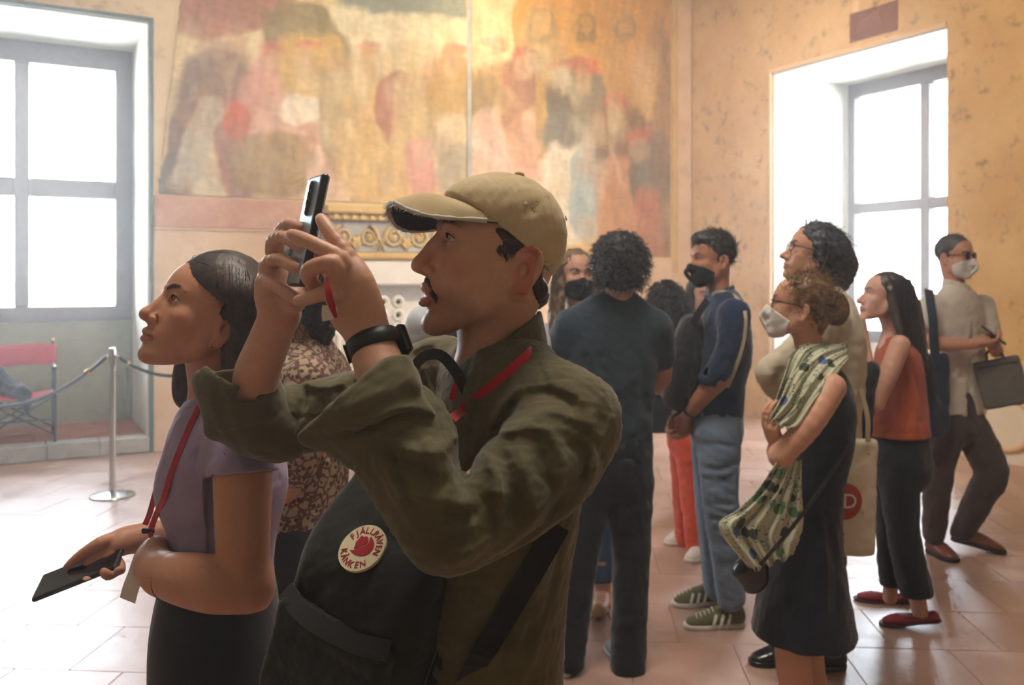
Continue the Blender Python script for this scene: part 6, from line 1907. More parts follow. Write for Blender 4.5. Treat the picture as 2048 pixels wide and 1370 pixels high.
hair_group('hair', S, M_BLOND, W.root, np.concatenate([pa, np.array(rows)]), .0012, .0006, disp=[(.002, 50, 46), (.003, 25, 47)])
M_MASKWH = cloth('white_mask_cloth', '#d9d6cf', '#cfccc4', rough=.8)
face_mask(W, H, M_MASKWH, rise=-2.0, beak=.9)
glasses(W, H, M_GLASSES)
M_DRESS = cloth('navy_black_dress', '#15182a', '#11131f', rough=.85, mottle=6)
S = SDF(.005, .014)
S.chain([p(1640, 745), p(1652, 790), p(1650, 870), p(1640, 950), p(1620, 1050), p(1608, 1170), p(1607, 1262)], [.055, .088, .096, .086, .104, .142, .174], .03, wide=(.1, 1, 0), ws=[1.6, 1.45, 1.35, 1.3, 1.3, 1.25, 1.2])
S.chain([p(1664, 785, -.16), p(1640, 830, -.2)], [.052, .05], .008, 's')
zc = p(1606, 1264)[2]; S.plane_cut((0, 3.1, zc), np.array([0, 0, -1]), p(1606, 1264) - [.4, .4, .4], p(1606, 1264) + [.4, .4, .02], .004)
for q in range(9):
    x0 = 1530 + q * 22
    S.fold([p(x0 * .5 + 815, 1030, -.15), p(x0, 1150, -.2), p(x0 - 4, 1265, -.22)], .012, .008 * (1 if q % 2 else -1), dy=.2)
S.build('dress', M_DRESS, W.root, disp=[(.003, 9, 65)])
M_LACE = cloth('lace_trim', '#3a3d4c')
v_ = [p(1606, 1222)[:] for _ in range(1)]
for s, x in ((-1, 1598), (1, 1626)):
    shoe(W, p(x + 25, 1446, s * .08)[:2], p(x - 90, 1446, s * .08)[:2], .085, .06, mat=M_BLKLEA, sole=M_BLKLEA, flat=True)
# scarf: pale cloth with green, blue and dark dots
m, nt, b = nodes_of('dotted_chiffon')
tc = N(nt, 'ShaderNodeTexCoord')
nz_ = N(nt, 'ShaderNodeTexNoise', i_Scale=9.0); nt.links.new(tc.outputs['Object'], nz_.inputs['Vector'])
vo = N(nt, 'ShaderNodeTexVoronoi', i_Scale=20.0, i_Randomness=1.0); nt.links.new(tc.outputs['Object'], vo.inputs['Vector'])
vo2 = N(nt, 'ShaderNodeTexVoronoi', i_Scale=120.0); nt.links.new(tc.outputs['Object'], vo2.inputs['Vector'])
sep = N(nt, 'ShaderNodeSeparateColor'); nt.links.new(vo.outputs['Color'], sep.inputs[0])
rc = N(nt, 'ShaderNodeValToRGB'); rc.color_ramp.interpolation = 'CONSTANT'
el = rc.color_ramp.elements; el[0].position = 0; el[0].color = rgba('#3e4a38'); el[1].position = .2; el[1].color = rgba('#5f8a58')
for pos, c in ((.4, '#5670a0'), (.55, '#47524a'), (.75, '#a5ab94'), (.88, '#6f8f74')): q = el.new(pos); q.color = rgba(c)
nt.links.new(sep.outputs[0], rc.inputs['Fac'])
dot = N(nt, 'ShaderNodeMath', operation='LESS_THAN'); dot.inputs[1].default_value = .36; nt.links.new(vo.outputs['Distance'], dot.inputs[0])
base = N(nt, 'ShaderNodeMix', data_type='RGBA'); base.inputs[6].default_value = rgba('#ccd2bc'); base.inputs[7].default_value = rgba('#b7b494'); nt.links.new(nz_.outputs['Fac'], base.inputs[0])
mx = N(nt, 'ShaderNodeMix', data_type='RGBA'); nt.links.new(dot.outputs[0], mx.inputs[0]); nt.links.new(base.outputs[2], mx.inputs[6]); nt.links.new(rc.outputs['Color'], mx.inputs[7])
d2 = N(nt, 'ShaderNodeMath', operation='LESS_THAN'); d2.inputs[1].default_value = .33; nt.links.new(vo2.outputs['Distance'], d2.inputs[0])
gt = N(nt, 'ShaderNodeMath', operation='GREATER_THAN'); gt.inputs[1].default_value = .62; nt.links.new(sep.outputs[1], gt.inputs[0])
mm = N(nt, 'ShaderNodeMath', operation='MULTIPLY'); nt.links.new(d2.outputs[0], mm.inputs[0]); nt.links.new(gt.outputs[0], mm.inputs[1])
mx2 = N(nt, 'ShaderNodeMix', data_type='RGBA'); nt.links.new(mm.outputs[0], mx2.inputs[0]); nt.links.new(mx.outputs[2], mx2.inputs[6]); mx2.inputs[7].default_value = rgba('#2c332c')
nt.links.new(mx2.outputs[2], b.inputs['Base Color']); b.inputs['Roughness'].default_value = .8; b.inputs['Transmission Weight'].default_value = 0
M_SCARF = m
def drape(name, left, right, dep, pleats, amp, mat, parent, label, nu=49, nv=41, th=.003, seed=0):
    """pleated sheet between two picture-place edges; dep(u, v) -> distance offset"""
    Lc = catmull(np.array(left, float), 12); Rc = catmull(np.array(right, float), 12)
    t = np.linspace(0, 1, nv)
    Lq = np.stack([np.interp(t, np.linspace(0, 1, len(Lc)), Lc[:, k]) for k in (0, 1)], 1); Rq_ = np.stack([np.interp(t, np.linspace(0, 1, len(Rc)), Rc[:, k]) for k in (0, 1)], 1)
    V_ = []
    for j in range(nv):
        for i in range(nu):
            u = i / (nu - 1); v = t[j]
            q = Lq[j] * (1 - u) + Rq_[j] * u
            w = math.sin(u * math.pi * 2 * pleats + 1.3 * math.sin(v * 3 + seed)) + .4 * math.sin(u * math.pi * 5.2 * pleats + v * 4 + seed)
            V_.append(W.p(q[0] + 3 * math.sin(v * 9 + u * 4 + seed), q[1] + (6 * math.sin(u * 19 + seed) if j == nv - 1 else 0), dep(u, v) + amp * w * (.35 + .65 * v)))
    ii = np.arange(nu * nv).reshape(nv, nu)
    F2 = np.stack([ii[:-1, :-1], ii[:-1, 1:], ii[1:, 1:], ii[1:, :-1]], -1).reshape(-1, 4)
    o = mesh_np(name, V_, F2, mat, parent, True, label=label); so = o.modifiers.new('thickness', 'SOLIDIFY'); so.thickness = th; so.offset = 0
    return o
drape('scarf', [(1690, 684), (1640, 700), (1592, 742), (1560, 795), (1541, 836)], [(1700, 718), (1672, 748), (1634, 800), (1604, 850), (1572, 858)],
      lambda u, v: -.06 - .15 * math.sin(min(v * 1.5, 1) * 1.57) + .05 * (1 - u) * (1 - v) , 3.0, .010, M_SCARF, W.root, 'pale scarf with green and blue dots over the shoulder', seed=1)
drape('scarf_fold', [(1632, 682), (1590, 700), (1566, 750), (1552, 800), (1546, 842)], [(1690, 690), (1640, 716), (1605, 770), (1585, 820), (1566, 850)],
      lambda u, v: -.03 - .10 * math.sin(min(v * 1.4, 1) * 1.57), 2.5, .010, M_SCARF, W.root, 'inner fold of the dotted scarf', seed=3)
drape('scarf_end', [(1556, 925), (1520, 972), (1476, 1020), (1440, 1056), (1500, 1142)], [(1602, 920), (1606, 980), (1604, 1040), (1597, 1085), (1588, 1112)],
      lambda u, v: -.20 + .02 * u, 4.0, .016, M_SCARF, W.root, 'hanging end of the dotted scarf', seed=5)
# black shoulder bag under the scarf
bag = empty('shoulder_bag', p(1505, 1150, -.14), 'small black shoulder bag below the dotted scarf', 'bag')
S = SDF(.005, .01); S.chain([p(1500, 1135, -.14), p(1512, 1165, -.14)], [.042, .030], .01, wide=(.7, 0, .5), ws=1.6); S.build('pouch', M_BLKLEA, bag)
strap('bag_strap', [p(1520, 1130, -.22), p(1580, 1060, -.24), p(1640, 980, -.22), p(1690, 900, -.15), p(1698, 840, -.05)], .012, .004, (0, -1, 0), M_BLKLEA, bag)

# ------------------------------------------------------------------ woman in the orange top
W = Who(4.0, 'woman with long dark hair in a sleeveless rust-orange top and red flat shoes', 1800); p, r = W.p, W.r
H = Head(p(1770, 594), 92, 12, 0, .97)
S = SDF(.0042, .01)
add_head(S, H, female=True)
S.chain([H.pt(0, -1.8, -4), p(1785, 655), p(1792, 700)], [.052, .046, .062], .03)
S.chain([p(1792, 700), p(1796, 800), p(1796, 900)], [.075, .08, .085], .03, wide=(0, 1, 0), ws=1.12)
S.chain([p(1800, 690, -.16), p(1776, 750, -.18), p(1752, 806, -.17)], [.043, .040, .034], .02)
S.chain([p(1752, 806, -.17), p(1735, 740, -.12), p(1726, 672, -.06)], [.034, .032, .023], .015)
add_hand(S, p(1726, 672, -.06), hand_frame(0, P(1720, 640, 3.96) - P(1726, 672, 3.94), (-.6, .8, 0)), side=-1, sc=.9, curl=(55, 60, 40), fk=.003)
S.chain([p(1790, 690, .16), p(1775, 780, .2), p(1765, 840, .16)], [.043, .038, .03], .02)
S.chain([p(1795, 1000, .06), p(1784, 1120, .10), p(1780, 1195, .12)], [.05, .036, .032], .02)
S.chain([p(1800, 1000, -.06), p(1822, 1120, -.06), p(1840, 1225, -.03)], [.05, .04, .034], .02)
S.build('body', M_SKIN, W.root, col='#cb9c86', paint=FACE(H))
add_eyes(H, W.root)
M_HAIR_LD = hair_mat('long_dark_hair', '#2a2422', '#4a3c36', .4)
S = SDF(.0045, .01); skull_cap(S, H, (8.0, 9.8, 8.9), (0, -1.0, 3.3), (7.0, 2.6, .8))
S.chain([H.pt(0, -6, 2), p(1815, 630), p(1832, 710), p(1846, 790)], [.068, .060, .045, .018], .03, wide=(.2, 1, 0), ws=[1.1, 1.6, 1.8, 1.6])
S.chain([H.pt(-6.8, 0, 2), p(1790, 625, -.09), p(1806, 690, -.14)], [.022, .022, .012], .02)
rows = []
for i in range(420):
    x0 = gC.uniform(1785, 1822); dd = gC.uniform(-.11, .09); e = gC.uniform(-12, 12)
    rows.append([p(x0 + (t ** .8) * 9.0 * (1 + e / 60), 560 + t * 34 + gC.uniform(-3, 3), dd * (1 - .05 * t) - .01) for t in range(8)])
hair_group('hair', S, M_HAIR_LD, W.root, np.array(rows), .0013, .0006, disp=[(.003, (40, 40, 8), 48)])
M_RUST = cloth('rust_orange_crepe', '#b5582f', '#a34c28', rough=.85, mottle=5)
S = SDF(.005, .014)
S.chain([p(1788, 690), p(1796, 720), p(1796, 780), p(1793, 868)], [.060, .095, .112, .138], .03, wide=(.1, 1, 0), ws=[1.4, 1.4, 1.3, 1.2])
S.chain([p(1800, 690, -.16), p(1782, 735, -.2)], [.050, .047], .008, 's')
S.plane_cut(p(1793, 868), np.array([0, 0, -1]), p(1793, 868) - [.4, .4, .4], p(1793, 868) + [.4, .4, .02], .004)
for q in range(8):
    x0 = 1738 + q * 16
    S.fold([p(x0 * .6 + 718, 740, -.15), p(x0, 810, -.17), p(x0 - 2, 870, -.17)], .012, .007 * (1 if q % 2 else -1), dy=.2)
S.build('top', M_RUST, W.root, disp=[(.002, 11, 68)])
S = SDF(.006, .018)
S.chain([p(1796, 855), p(1800, 930)], [.120, .134], .02, wide=(.1, 1, 0), ws=1.25)
S.chain([p(1792, 925, .07), p(1780, 1060, .09), p(1788, 1178, .11)], [.092, .062, .062], .02)
S.chain([p(1798, 925, -.07), p(1806, 1060, -.07), p(1832, 1180, -.05)], [.096, .070, .072], .02)
S.plane_cut(p(1830, 1182, 0), np.array([.1, 0, -1]), p(1830, 1182) - [.4, .4, .4], p(1830, 1182) + [.4, .4, .04], .004)
S.build('trousers', M_NAVYTROU, W.root, disp=[(.003, 10, 69)])
M_REDFLAT = plain('dark_red_suede', '#8c1a26', .7, noise=.12); M_REDSOLE = plain('dark_sole', '#3a1418', .6)
shoe(W, P(1880, 0, 3.96)[:2], P(1764, 0, 3.99)[:2], .085, .05, mat=M_REDFLAT, sole=M_REDSOLE, flat=True, heel_up=.028, solez=.012)
shoe(W, P(1822, 0, 4.26)[:2], P(1712, 0, 4.30)[:2], .085, .05, mat=M_REDFLAT, sole=M_REDSOLE, flat=True, solez=.012)

# ------------------------------------------------------------------ man in the white shirt with mask and bags
W = Who(4.98, 'man in a white short-sleeved shirt, white mask and dark glasses reading a phone', 1910); p, r = W.p, W.r
H = Head(p(1908, 512), -36, -2)
S = SDF(.0045, .01)
add_head(S, H)
S.chain([H.pt(0, -1.8, -4), p(1910, 575), p(1912, 620)], [.057, .054, .075], .03)
S.chain([p(1912, 620), p(1920, 720), p(1918, 820)], [.085, .085, .085], .03, wide=(.8, .5, 0), ws=1.12)
S.chain([p(1858, 615, -.08), p(1846, 672, -.1), p(1880, 688, -.17), p(1950, 688, -.22)], [.048, .042, .038, .028], .015)
add_hand(S, p(1950, 688, -.22), hand_frame(0, P(1985, 684, 4.76) - P(1950, 688, 4.76), (0, .3, 1)), side=-1, curl=(20, 35, 30), fk=.004)
S.chain([p(1968, 615, .1), p(1978, 665, .06), p(1992, 700, -.06), p(1990, 700, -.16)], [.048, .042, .036, .028], .015)
add_hand(S, p(1994, 702, -.13), hand_frame(0, P(1990, 676, 4.78) - P(1996, 704, 4.84), (-1, 0, .2)), side=1, curl=(40, 40, 30), fk=.004)
S.build('body', M_SKIN, W.root, col='#c48d70', paint=FACE(H))
add_eyes(H, W.root)
M_HAIR_SB = hair_mat('short_dark_hair', '#33343a', '#4c4d52', .5)
S = SDF(.0045, .006); skull_cap(S, H, (7.8, 9.6, 9.0), (0, -.9, 3.4), (6.4, 2.6, 1.0))
hair_group('hair', S, M_HAIR_SB, W.root, fine_strands(H, (0, -.9, 3.4), (7.8, 9.6, 9.0), 400, gC, lambda q, n: H.R @ np.array([0, .4, -.6]), .02, lambda q: q[2] > 6 or q[1] < 0, .3), .0014, .0006)
face_mask(W, H, M_MASKWH, rise=-1.8, beak=1.4)
M_DARKLENS = plain('dark_sun_lens', '#14151a', .1, spec=.7)
glasses(W, H, M_GLASSES, M_DARKLENS)
M_WHITESH = cloth('white_linen', '#d5cdbf', '#c9c0b0', rough=.85, mottle=4)
S = SDF(.006, .015); LW_ = np.array([.80, .55, 0])
S.chain([p(1910, 578), p(1914, 612), p(1918, 680), p(1916, 760), p(1916, 812)], [.060, .095, .112, .112, .118], .03, wide=LW_, ws=[1.2, 1.95, 1.6, 1.42, 1.4])
S.chain([p(1862, 612, -.07), p(1848, 668, -.1)], [.066, .060], .03); S.chain([p(1966, 612, .09), p(1978, 665, .06)], [.066, .060], .03)
S.chain([p(1846, 655, -.1), p(1870, 700, -.15)], [.046, .050], .003, 's')
S.seg(p(1942, 780, -.14), p(1955, 830, -.14), .02, .05, .006, 's')
for q in range(9):
    x0 = gC.uniform(1870, 1960); y0 = gC.uniform(610, 760)
    S.fold([p(x0, y0, -.15), p(x0 + 8, y0 + 25, -.16), p(x0 + gC.uniform(-20, 20), y0 + 50, -.15)], .014, .007 * gC.choice([-1, 1]), dy=.15)
SHL = S
S.build('shirt', M_WHITESH, W.root, disp=[(.003, 9, 72)])
for q in range(5):
    c = SHL.hit(1935 + q * 3, 610 + q * 40, 4.5, 5.3, .003); mb = MB(); mb.lathe([(.001, 0), (.006, 0), (.005, .003), (.001, .003)], c, 10, Matrix.Rotation(math.radians(90), 3, 'X')); mb.build('shirt_button', M_MASKWH, W.root, True)
S = SDF(.0045, .004); S.chain([p(1912, 598), p(1911, 566)], [.076, .069], .004); S.chain([p(1912, 604), p(1911, 550)], [.068, .062], .002, 's')
S.plane_cut(p(1890, 556), np.array([.3, -.1, 1]), p(1850, 640, -.2), p(1970, 520, .2), .003); S.build('collar', M_WHITESH, W.root)
M_BROWNTR = cloth('brown_trousers', '#4a3a34', '#40322c', rough=.9)
S = SDF(.0065, .018)
S.chain([p(1914, 795), p(1914, 850)], [.112, .118], .02, wide=LW_, ws=1.35)
S.chain([p(1892, 855, -.03), p(1876, 950, -.04), p(1868, 1068, 0)], [.100, .078, .062], .02)
S.chain([p(1940, 855, .03), p(1982, 940, -.06), p(1962, 990, -.02), p(1925, 1062, .10)], [.100, .088, .078, .064], .02)
for q in range(8):
    y0 = 890 + q * 20; S.fold([p(1860, y0, -.14), p(1880, y0 + 6, -.15), p(1900, y0 - 3, -.14)], .013, .006, dy=.2)
S.build('trousers', M_BROWNTR, W.root, disp=[(.004, 9, 73)])
M_BROWNLEA = plain('brown_leather', '#7a4630', .35, noise=.12, scale=15); M_DKSOLE = plain('dark_rubber', '#241a16', .7)
shoe(W, P(1858, 0, 5.05)[:2], P(1910, 0, 4.86)[:2], .10, .11, mat=M_BROWNLEA, sole=M_DKSOLE, name='boot')
shoe(W, P(1902, 0, 5.10)[:2], P(2008, 0, 5.02)[:2], .10, .11, mat=M_BROWNLEA, sole=M_DKSOLE, name='boot', heel_up=.05)
# phone, tote and laptop bag he carries
ph3 = empty('smartphone', p(1990, 672, -.2), 'thin black phone held by the man in the white shirt', 'phone')
Rq = frame(-60, 50); S = SDF(.002, .001); S.rbox(p(1988, 670, -.2), (.036, .005, .075), Rq, .004); S.build('case', M_PHEDGE, ph3)
S = SDF(.002, .0005); S.rbox(p(1988, 670, -.2) - Rq[:, 1] * .0045, (.033, .0014, .072), Rq, .001); S.build('screen', M_SCREEN, ph3)
tote = empty('tote_bag', p(1872, 870, -.1), 'navy fabric tote hanging from the shoulder of the man in white', 'bag')
M_NAVYBAG = cloth('navy_bag_cloth', '#1b2436', rough=.85)
S = SDF(.006, .01); S.rbox(p(1872, 790, -.20), (.075, .03, .22), frame(-20), .025); S.build('bag_body', M_NAVYBAG, tote, disp=[(.006, 7, 74)])
strap('bag_strap', [p(1872, 735, -.24), p(1868, 690, -.24), p(1866, 640, -.21), p(1860, 600, -.15), p(1858, 580, -.08)], .045, .006, (-.2, -1, .2), M_NAVYBAG, tote)
lap = empty('laptop_bag', p(2003, 815, -.15), 'grey felt laptop bag carried by the man in the white shirt', 'bag')
M_FELT = cloth('grey_felt', '#6f6a62', '#645f58', rough=.95, weave=400, bump=.3)
Rl = frame(25, 0, -14); lc = p(2003, 765, -.16)
S = SDF(.005, .008); S.rbox(lc, (.115, .025, .13), Rl, .02); S.build('bag_body', M_FELT, lap, disp=[(.002, 12, 75)])
mb = MB(); mb.tube([lc + Rl @ np.array(q) for q in ((-.04, .0, .125), (-.035, 0, .165), (0, 0, .185), (.035, 0, .165), (.04, 0, .125))], .008, 8, flat=((0, 1, 0), 1.6)); mb.build('handle', M_FELT, lap, True)
mb = MB(); mb.tube([lc + Rl @ np.array(q) for q in ((-.10, .027, .095), (0, .028, .098), (.10, .027, .095))], .003, 6); mb.build('zip', M_ZIP, lap, True)

# ------------------------------------------------------------------ woman with long wavy hair and black mask
W = Who(4.15, 'woman with long wavy light-brown hair and a black mask facing the viewer', 1175); p, r = W.p, W.r
H = Head(p(1152, 548), -14, 0, 0, .97)
S = SDF(.0042, .01)
add_head(S, H, female=True)
S.chain([H.pt(0, -1.8, -4), p(1152, 615), p(1154, 670)], [.052, .046, .062], .03)
S.chain([p(1154, 670), p(1160, 800), p(1165, 900)], [.075, .08, .085], .03, wide=(1, 0, 0), ws=1.12)
for s, x in ((-1, 1140), (1, 1200)):
    S.chain([p(x, 950), p(x + 2, 1090), p(x + 6, 1185, .02)], [.075, .055, .036], .02)
    S.chain([p(x + 6, 1190, .02), p(x + 2, 1205, -.06), p(x - 2, 1214, -.17)], [.034, .03, .02], .015, wide=(1, 0, 0), ws=[1, 1.3, 1.9])
S.build('body', M_SKIN, W.root, col='#cb9a80', paint=FACE(H))
add_eyes(H, W.root, iris='#5a3a22')
M_HAIR_LB = hair_mat('light_brown_wavy_hair', '#5a4630', '#8a6d48', .45)
S = SDF(.0045, .01); skull_cap(S, H, (8.2, 9.8, 8.9), (0, -1.0, 3.3), (7.2, 3.0, .6))
for s in (-1, 1):
    S.chain([H.pt(s * 6.6, -.5, 3), H.pt(s * 7.9, 0, -5), H.pt(s * 9.6, 1.5, -15), H.pt(s * 10.6, 2.5, -24), H.pt(s * 9.6, 3, -31)], [.030, .034, .036, .034, .014], .02)
rows = []
for i in range(500):
    s = gC.choice([-1, 1]); ph = gC.uniform(0, 6.28); x0 = gC.uniform(-2.6, 2.6); y0 = gC.uniform(-2.6, 2.8)
    rows.append([H.pt(s * (7.0 + 4.0 * (1 - math.exp(-t * .35))) + x0 + .9 * math.sin(ph + t * 1.3), y0 + .3 * t + .5 * math.cos(ph + t * 1.3), 4 - t * 3.1) for t in range(12)])
hair_group('hair', S, M_HAIR_LB, W.root, np.array(rows), .0014, .0006, disp=[(.005, (20, 20, 14), 49)])
face_mask(W, H, M_MASKBLK, rise=-2.4, beak=1.2)
M_PRINT = cloth('pale_print_blouse', '#c9c4c0', '#8f97a8', rough=.85, mottle=30)
S = SDF(.006, .015)
S.chain([p(1153, 640), p(1156, 668), p(1158, 740), p(1162, 850), p(1165, 920)], [.05, .082, .098, .098, .105], .03, wide=(1, 0, 0), ws=[1.3, 1.85, 1.5, 1.4, 1.4])
for s in (-1, 1): S.chain([p(1156 + s * 64, 672), p(1158 + s * 78, 760, -.03), p(1160 + s * 74, 830, -.1)], [.055, .05, .045], .03)
S.chain([p(1152, 600), p(1153, 648, -.02)], [.06, .058], .004, 's'); S.build('blouse', M_PRINT, W.root)
M_BLUEJ = cloth('blue_jeans', '#3f6488', '#345577', rough=.85)
S = SDF(.006, .018); S.chain([p(1165, 905), p(1167, 960)], [.11, .112], .02, wide=(1, 0, 0), ws=1.4)
for x in (1140, 1200): S.chain([p(x - 2, 955), p(x + 1, 1060), p(x + 4, 1150, .02)], [.09, .066, .054], .02)
S.build('jeans', M_BLUEJ, W.root)
M_SANDAL = plain('gold_sandal', '#b08a62', .5, noise=.1)
for s, x in ((-1, 1140), (1, 1200)):
    S = SDF(.004, .006); S.chain([p(x + 6, 1217, .05), p(x, 1219, -.1), p(x - 3, 1220, -.2)], [.028, .03, .03], .006, wide=(1, 0, 0), ws=1.2)
    S.plane_cut((0, 4, .014), (0, 0, 1), p(x - 60, 1260, -.5), p(x + 60, 1150, .4), .002); S.plane_cut((0, 4, .001), (0, 0, -1), p(x - 60, 1260, -.5), p(x + 60, 1150, .4), .002)
    sd = S.build('sandal', M_SANDAL, W.root)
    for dd, z in ((-.13, .045), (.0, .075)):
        c = p(x + 2, 1200, dd); c[2] = 0
        mb = MB(); mb.tube([c + [-.042, 0, .012], c + [-.03, 0, z], c + [0, .0, z + .012], c + [.03, 0, z], c + [.042, 0, .012]], .005, 6); q = mb.build('sandal_strap', M_SANDAL, None, True); attach(q, sd)

# ------------------------------------------------------------------ curly-haired woman in orange trousers
W = Who(5.03, 'woman with curly dark hair in a cream top and bright orange trousers', 1375); p, r = W.p, W.r
H = Head(p(1326, 605), 150, 0, 0, .95)
S = SDF(.005, .01)
add_head(S, H, female=True, eyes=False)
S.chain([H.pt(0, -1.8, -4), p(1336, 660), p(1345, 700)], [.052, .046, .062], .03)
S.chain([p(1345, 700), p(1362, 790), p(1372, 860)], [.075, .08, .085], .03, wide=(.3, 1, 0), ws=1.12)
S.chain([p(1345, 705, -.16), p(1322, 760, -.18), p(1318, 785, -.1)], [.042, .038, .03], .02)
S.chain([p(1340, 705, .16), p(1315, 762, .16), p(1312, 790, .02)], [.042, .038, .03], .02)
add_hand(S, p(1318, 788, -.1), hand_frame(0, (-.2, .2, -1), (.8, .3, 0)), side=1, sc=.9, curl=(45, 50, 30), fk=.004)
S.build('body', M_SKIN, W.root, col='#c08c70')
M_CURLB = hair_mat('curly_black_hair', '#1c1917', '#3a332e', .5)
S = SDF(.006, .01); H.e(S, (0, -1.6, 1.0), (9.6, 10.2, 10.4), 0); S.chain([H.pt(0, -5, -4), H.pt(0, -7, -14)], [.08, .06], .03, wide=H.R[:, 0], ws=1.2)
S.rbox(H.pt(0, 16, -5), np.array([14, 11, 10]) * H.sc, H.R, .01, .01, 's')
cs, ns = shell(H, (0, -2.5, -2.0), (10, 10.2, 14.0), 700, gC, lambda q: q[1] < 3 or q[2] > 6)
hair_group('hair', S, M_CURLB, W.root, curl_paths(cs, ns, 1000, .045, .008, 1.6, gC, .8), .0022, .001, disp=[(.008, 20, 43)])
S = SDF(.006, .015)
S.chain([p(1338, 668), p(1346, 700), p(1358, 770), p(1370, 850)], [.05, .080, .098, .108], .03, wide=(.3, 1, 0), ws=[1.3, 1.8, 1.5, 1.35])
S.chain([p(1346, 702, -.15), p(1330, 745, -.18)], [.055, .05], .03); S.chain([p(1342, 702, .15), p(1325, 745, .16)], [.055, .05], .03)
S.build('top', M_CREAMSH, W.root, disp=[(.004, 9, 76)])
M_ORANGE = cloth('bright_orange_trousers', '#e0562c', '#d04a24', rough=.85, mottle=4)
S = SDF(.006, .018)
S.chain([p(1372, 838), p(1376, 880)], [.112, .116], .02, wide=(.3, 1, 0), ws=1.3)
S.chain([p(1370, 885, .07), p(1372, 990, .08), p(1378, 1082, .16)], [.095, .075, .076], .02)
S.chain([p(1384, 885, -.07), p(1390, 990, -.06), p(1402, 1098, -.04)], [.098, .080, .080], .02)
S.build('trousers', M_ORANGE, W.root, disp=[(.004, 9, 77)])
M_WHSHOE = plain('white_canvas', '#d8d4ca', .7, noise=.08)
shoe(W, P(1420, 0, 5.02)[:2], P(1378, 0, 4.86)[:2], .09, mat=M_WHSHOE)
shoe(W, P(1392, 0, 5.28)[:2], P(1334, 0, 5.18)[:2], .09, mat=M_WHSHOE)
bag = empty('handbag', p(1322, 870, -.12), 'black bag held low by the curly-haired woman in orange trousers', 'bag')
S = SDF(.006, .012); S.rbox(p(1320, 828, -.12), (.062, .04, .105), frame(20), .03); S.build('bag_body', M_BLKNYL, bag, disp=[(.005, 8, 78)])
mb = MB(); mb.tube([p(1308, 800, -.12), p(1312, 785, -.12), p(1320, 780, -.12), p(1330, 785, -.12), p(1334, 800, -.12)], .007, 6); mb.build('handle', M_BLKNYL, bag, True)

# ------------------------------------------------------------------ dark-haired visitor half hidden behind the masked man
W = Who(5.9, 'dark-haired visitor mostly hidden behind the masked man in navy', 1400); p, r = W.p, W.r
H = Head(p(1400, 590), -25, 0)
S = SDF(.006, .01); add_head(S, H, female=True, eyes=True)
S.chain([H.pt(0, -1.8, -4), p(1402, 636), p(1404, 665)], [.05, .046, .07], .03)
S.chain([p(1404, 665), p(1404, 840), p(1404, 1010), p(1404, 1075)], [.08, .09, .06, .04], .03, wide=(1, 0, 0), ws=1.3)
S.build('body', M_SKIN, W.root, col='#cda08a', paint=FACE(H)); add_eyes(H, W.root)
S = SDF(.006, .01); skull_cap(S, H, (8.2, 9.8, 8.9), (0, -1.0, 3.3), (7.2, 3.0, .6))
for s in (-1, 1): S.chain([H.pt(s * 6.8, -.5, 3), H.pt(s * 7.9, 0, -6), H.pt(s * 8.4, 1.5, -15)], [.030, .032, .02], .02)
hair_group('hair', S, M_HAIR_BK, W.root)
S = SDF(.008, .015); S.chain([p(1404, 655), p(1404, 680), p(1404, 780), p(1404, 880)], [.05, .085, .10, .11], .03, wide=(1, 0, 0), ws=[1.3, 1.8, 1.5, 1.4]); S.build('top', M_WHITESH, W.root)
S = SDF(.008, .015); S.chain([p(1396, 870), p(1396, 1010), p(1396, 1015)], [.11, .08, .08], .03, wide=(1, 0, 0), ws=1.12)
bx = p(1404, 0)[0]; S.chain([(bx, 5.9, .75), (bx, 5.9, .08)], [.09, .06], .03, wide=(1, 0, 0), ws=1.5); S.build('trousers', M_NAVYTROU, W.root)
for s in (-1, 1): shoe(W, (bx + s * .07, 6.0), (bx + s * .08, 5.75), mat=M_BLKLEA, vox=.008)

# ------------------------------------------------------------------ visitor in the white T-shirt, hidden behind the man in the cap
W = Who(3.2, 'visitor in a white T-shirt mostly hidden behind the man in the cap', 955); p, r = W.p, W.r
H = Head(p(950, 500), 170, 0)
S = SDF(.006, .01); add_head(S, H, eyes=False)
S.chain([H.pt(0, -1.8, -4), p(950, 580), p(950, 630)], [.055, .052, .07], .03)
S.chain([p(950, 630), p(950, 800), p(950, 920)], [.08, .09, .09], .03, wide=(1, 0, 0), ws=1.12)
for s in (-1, 1): S.chain([p(950 + s * 105, 650), p(950 + s * 118, 770, .02), p(950 + s * 110, 890, .04)], [.05, .042, .03], .02)
S.build('body', M_SKIN, W.root, col='#c69678')
S = SDF(.006, .01); skull_cap(S, H); hair_group('hair', S, M_HAIR_BK, W.root)
M_TEEWH = cloth('white_t_shirt', '#ccd2d8', '#c0c6cd', rough=.85)
S = SDF(.006, .015); S.chain([p(950, 592), p(950, 630), p(950, 720), p(950, 900)], [.06, .090, .105, .105], .03, wide=(1, 0, 0), ws=[1.25, 2.1, 1.7, 1.5])
for s in (-1, 1): S.chain([p(950 + s * 100, 648), p(950 + s * 116, 690, .02)], [.068, .064], .03)
TEE = S
S.build('t_shirt', M_TEEWH, W.root, disp=[(.003, 9, 79)])
S = SDF(.008, .02); bx = p(950, 0)[0]
S.chain([p(950, 890), p(950, 950)], [.11, .112], .02, wide=(1, 0, 0), ws=1.4)
for s in (-1, 1): S.chain([(bx + s * .09, 3.2, .85), (bx + s * .09, 3.2, .5), (bx + s * .09, 3.2, .08)], [.095, .072, .06], .03)
S.build('trousers', M_NAVYTROU, W.root)
for s in (-1, 1): shoe(W, (bx + s * .09, 3.12), (bx + s * .10, 3.38), mat=M_BLKLEA, vox=.008)
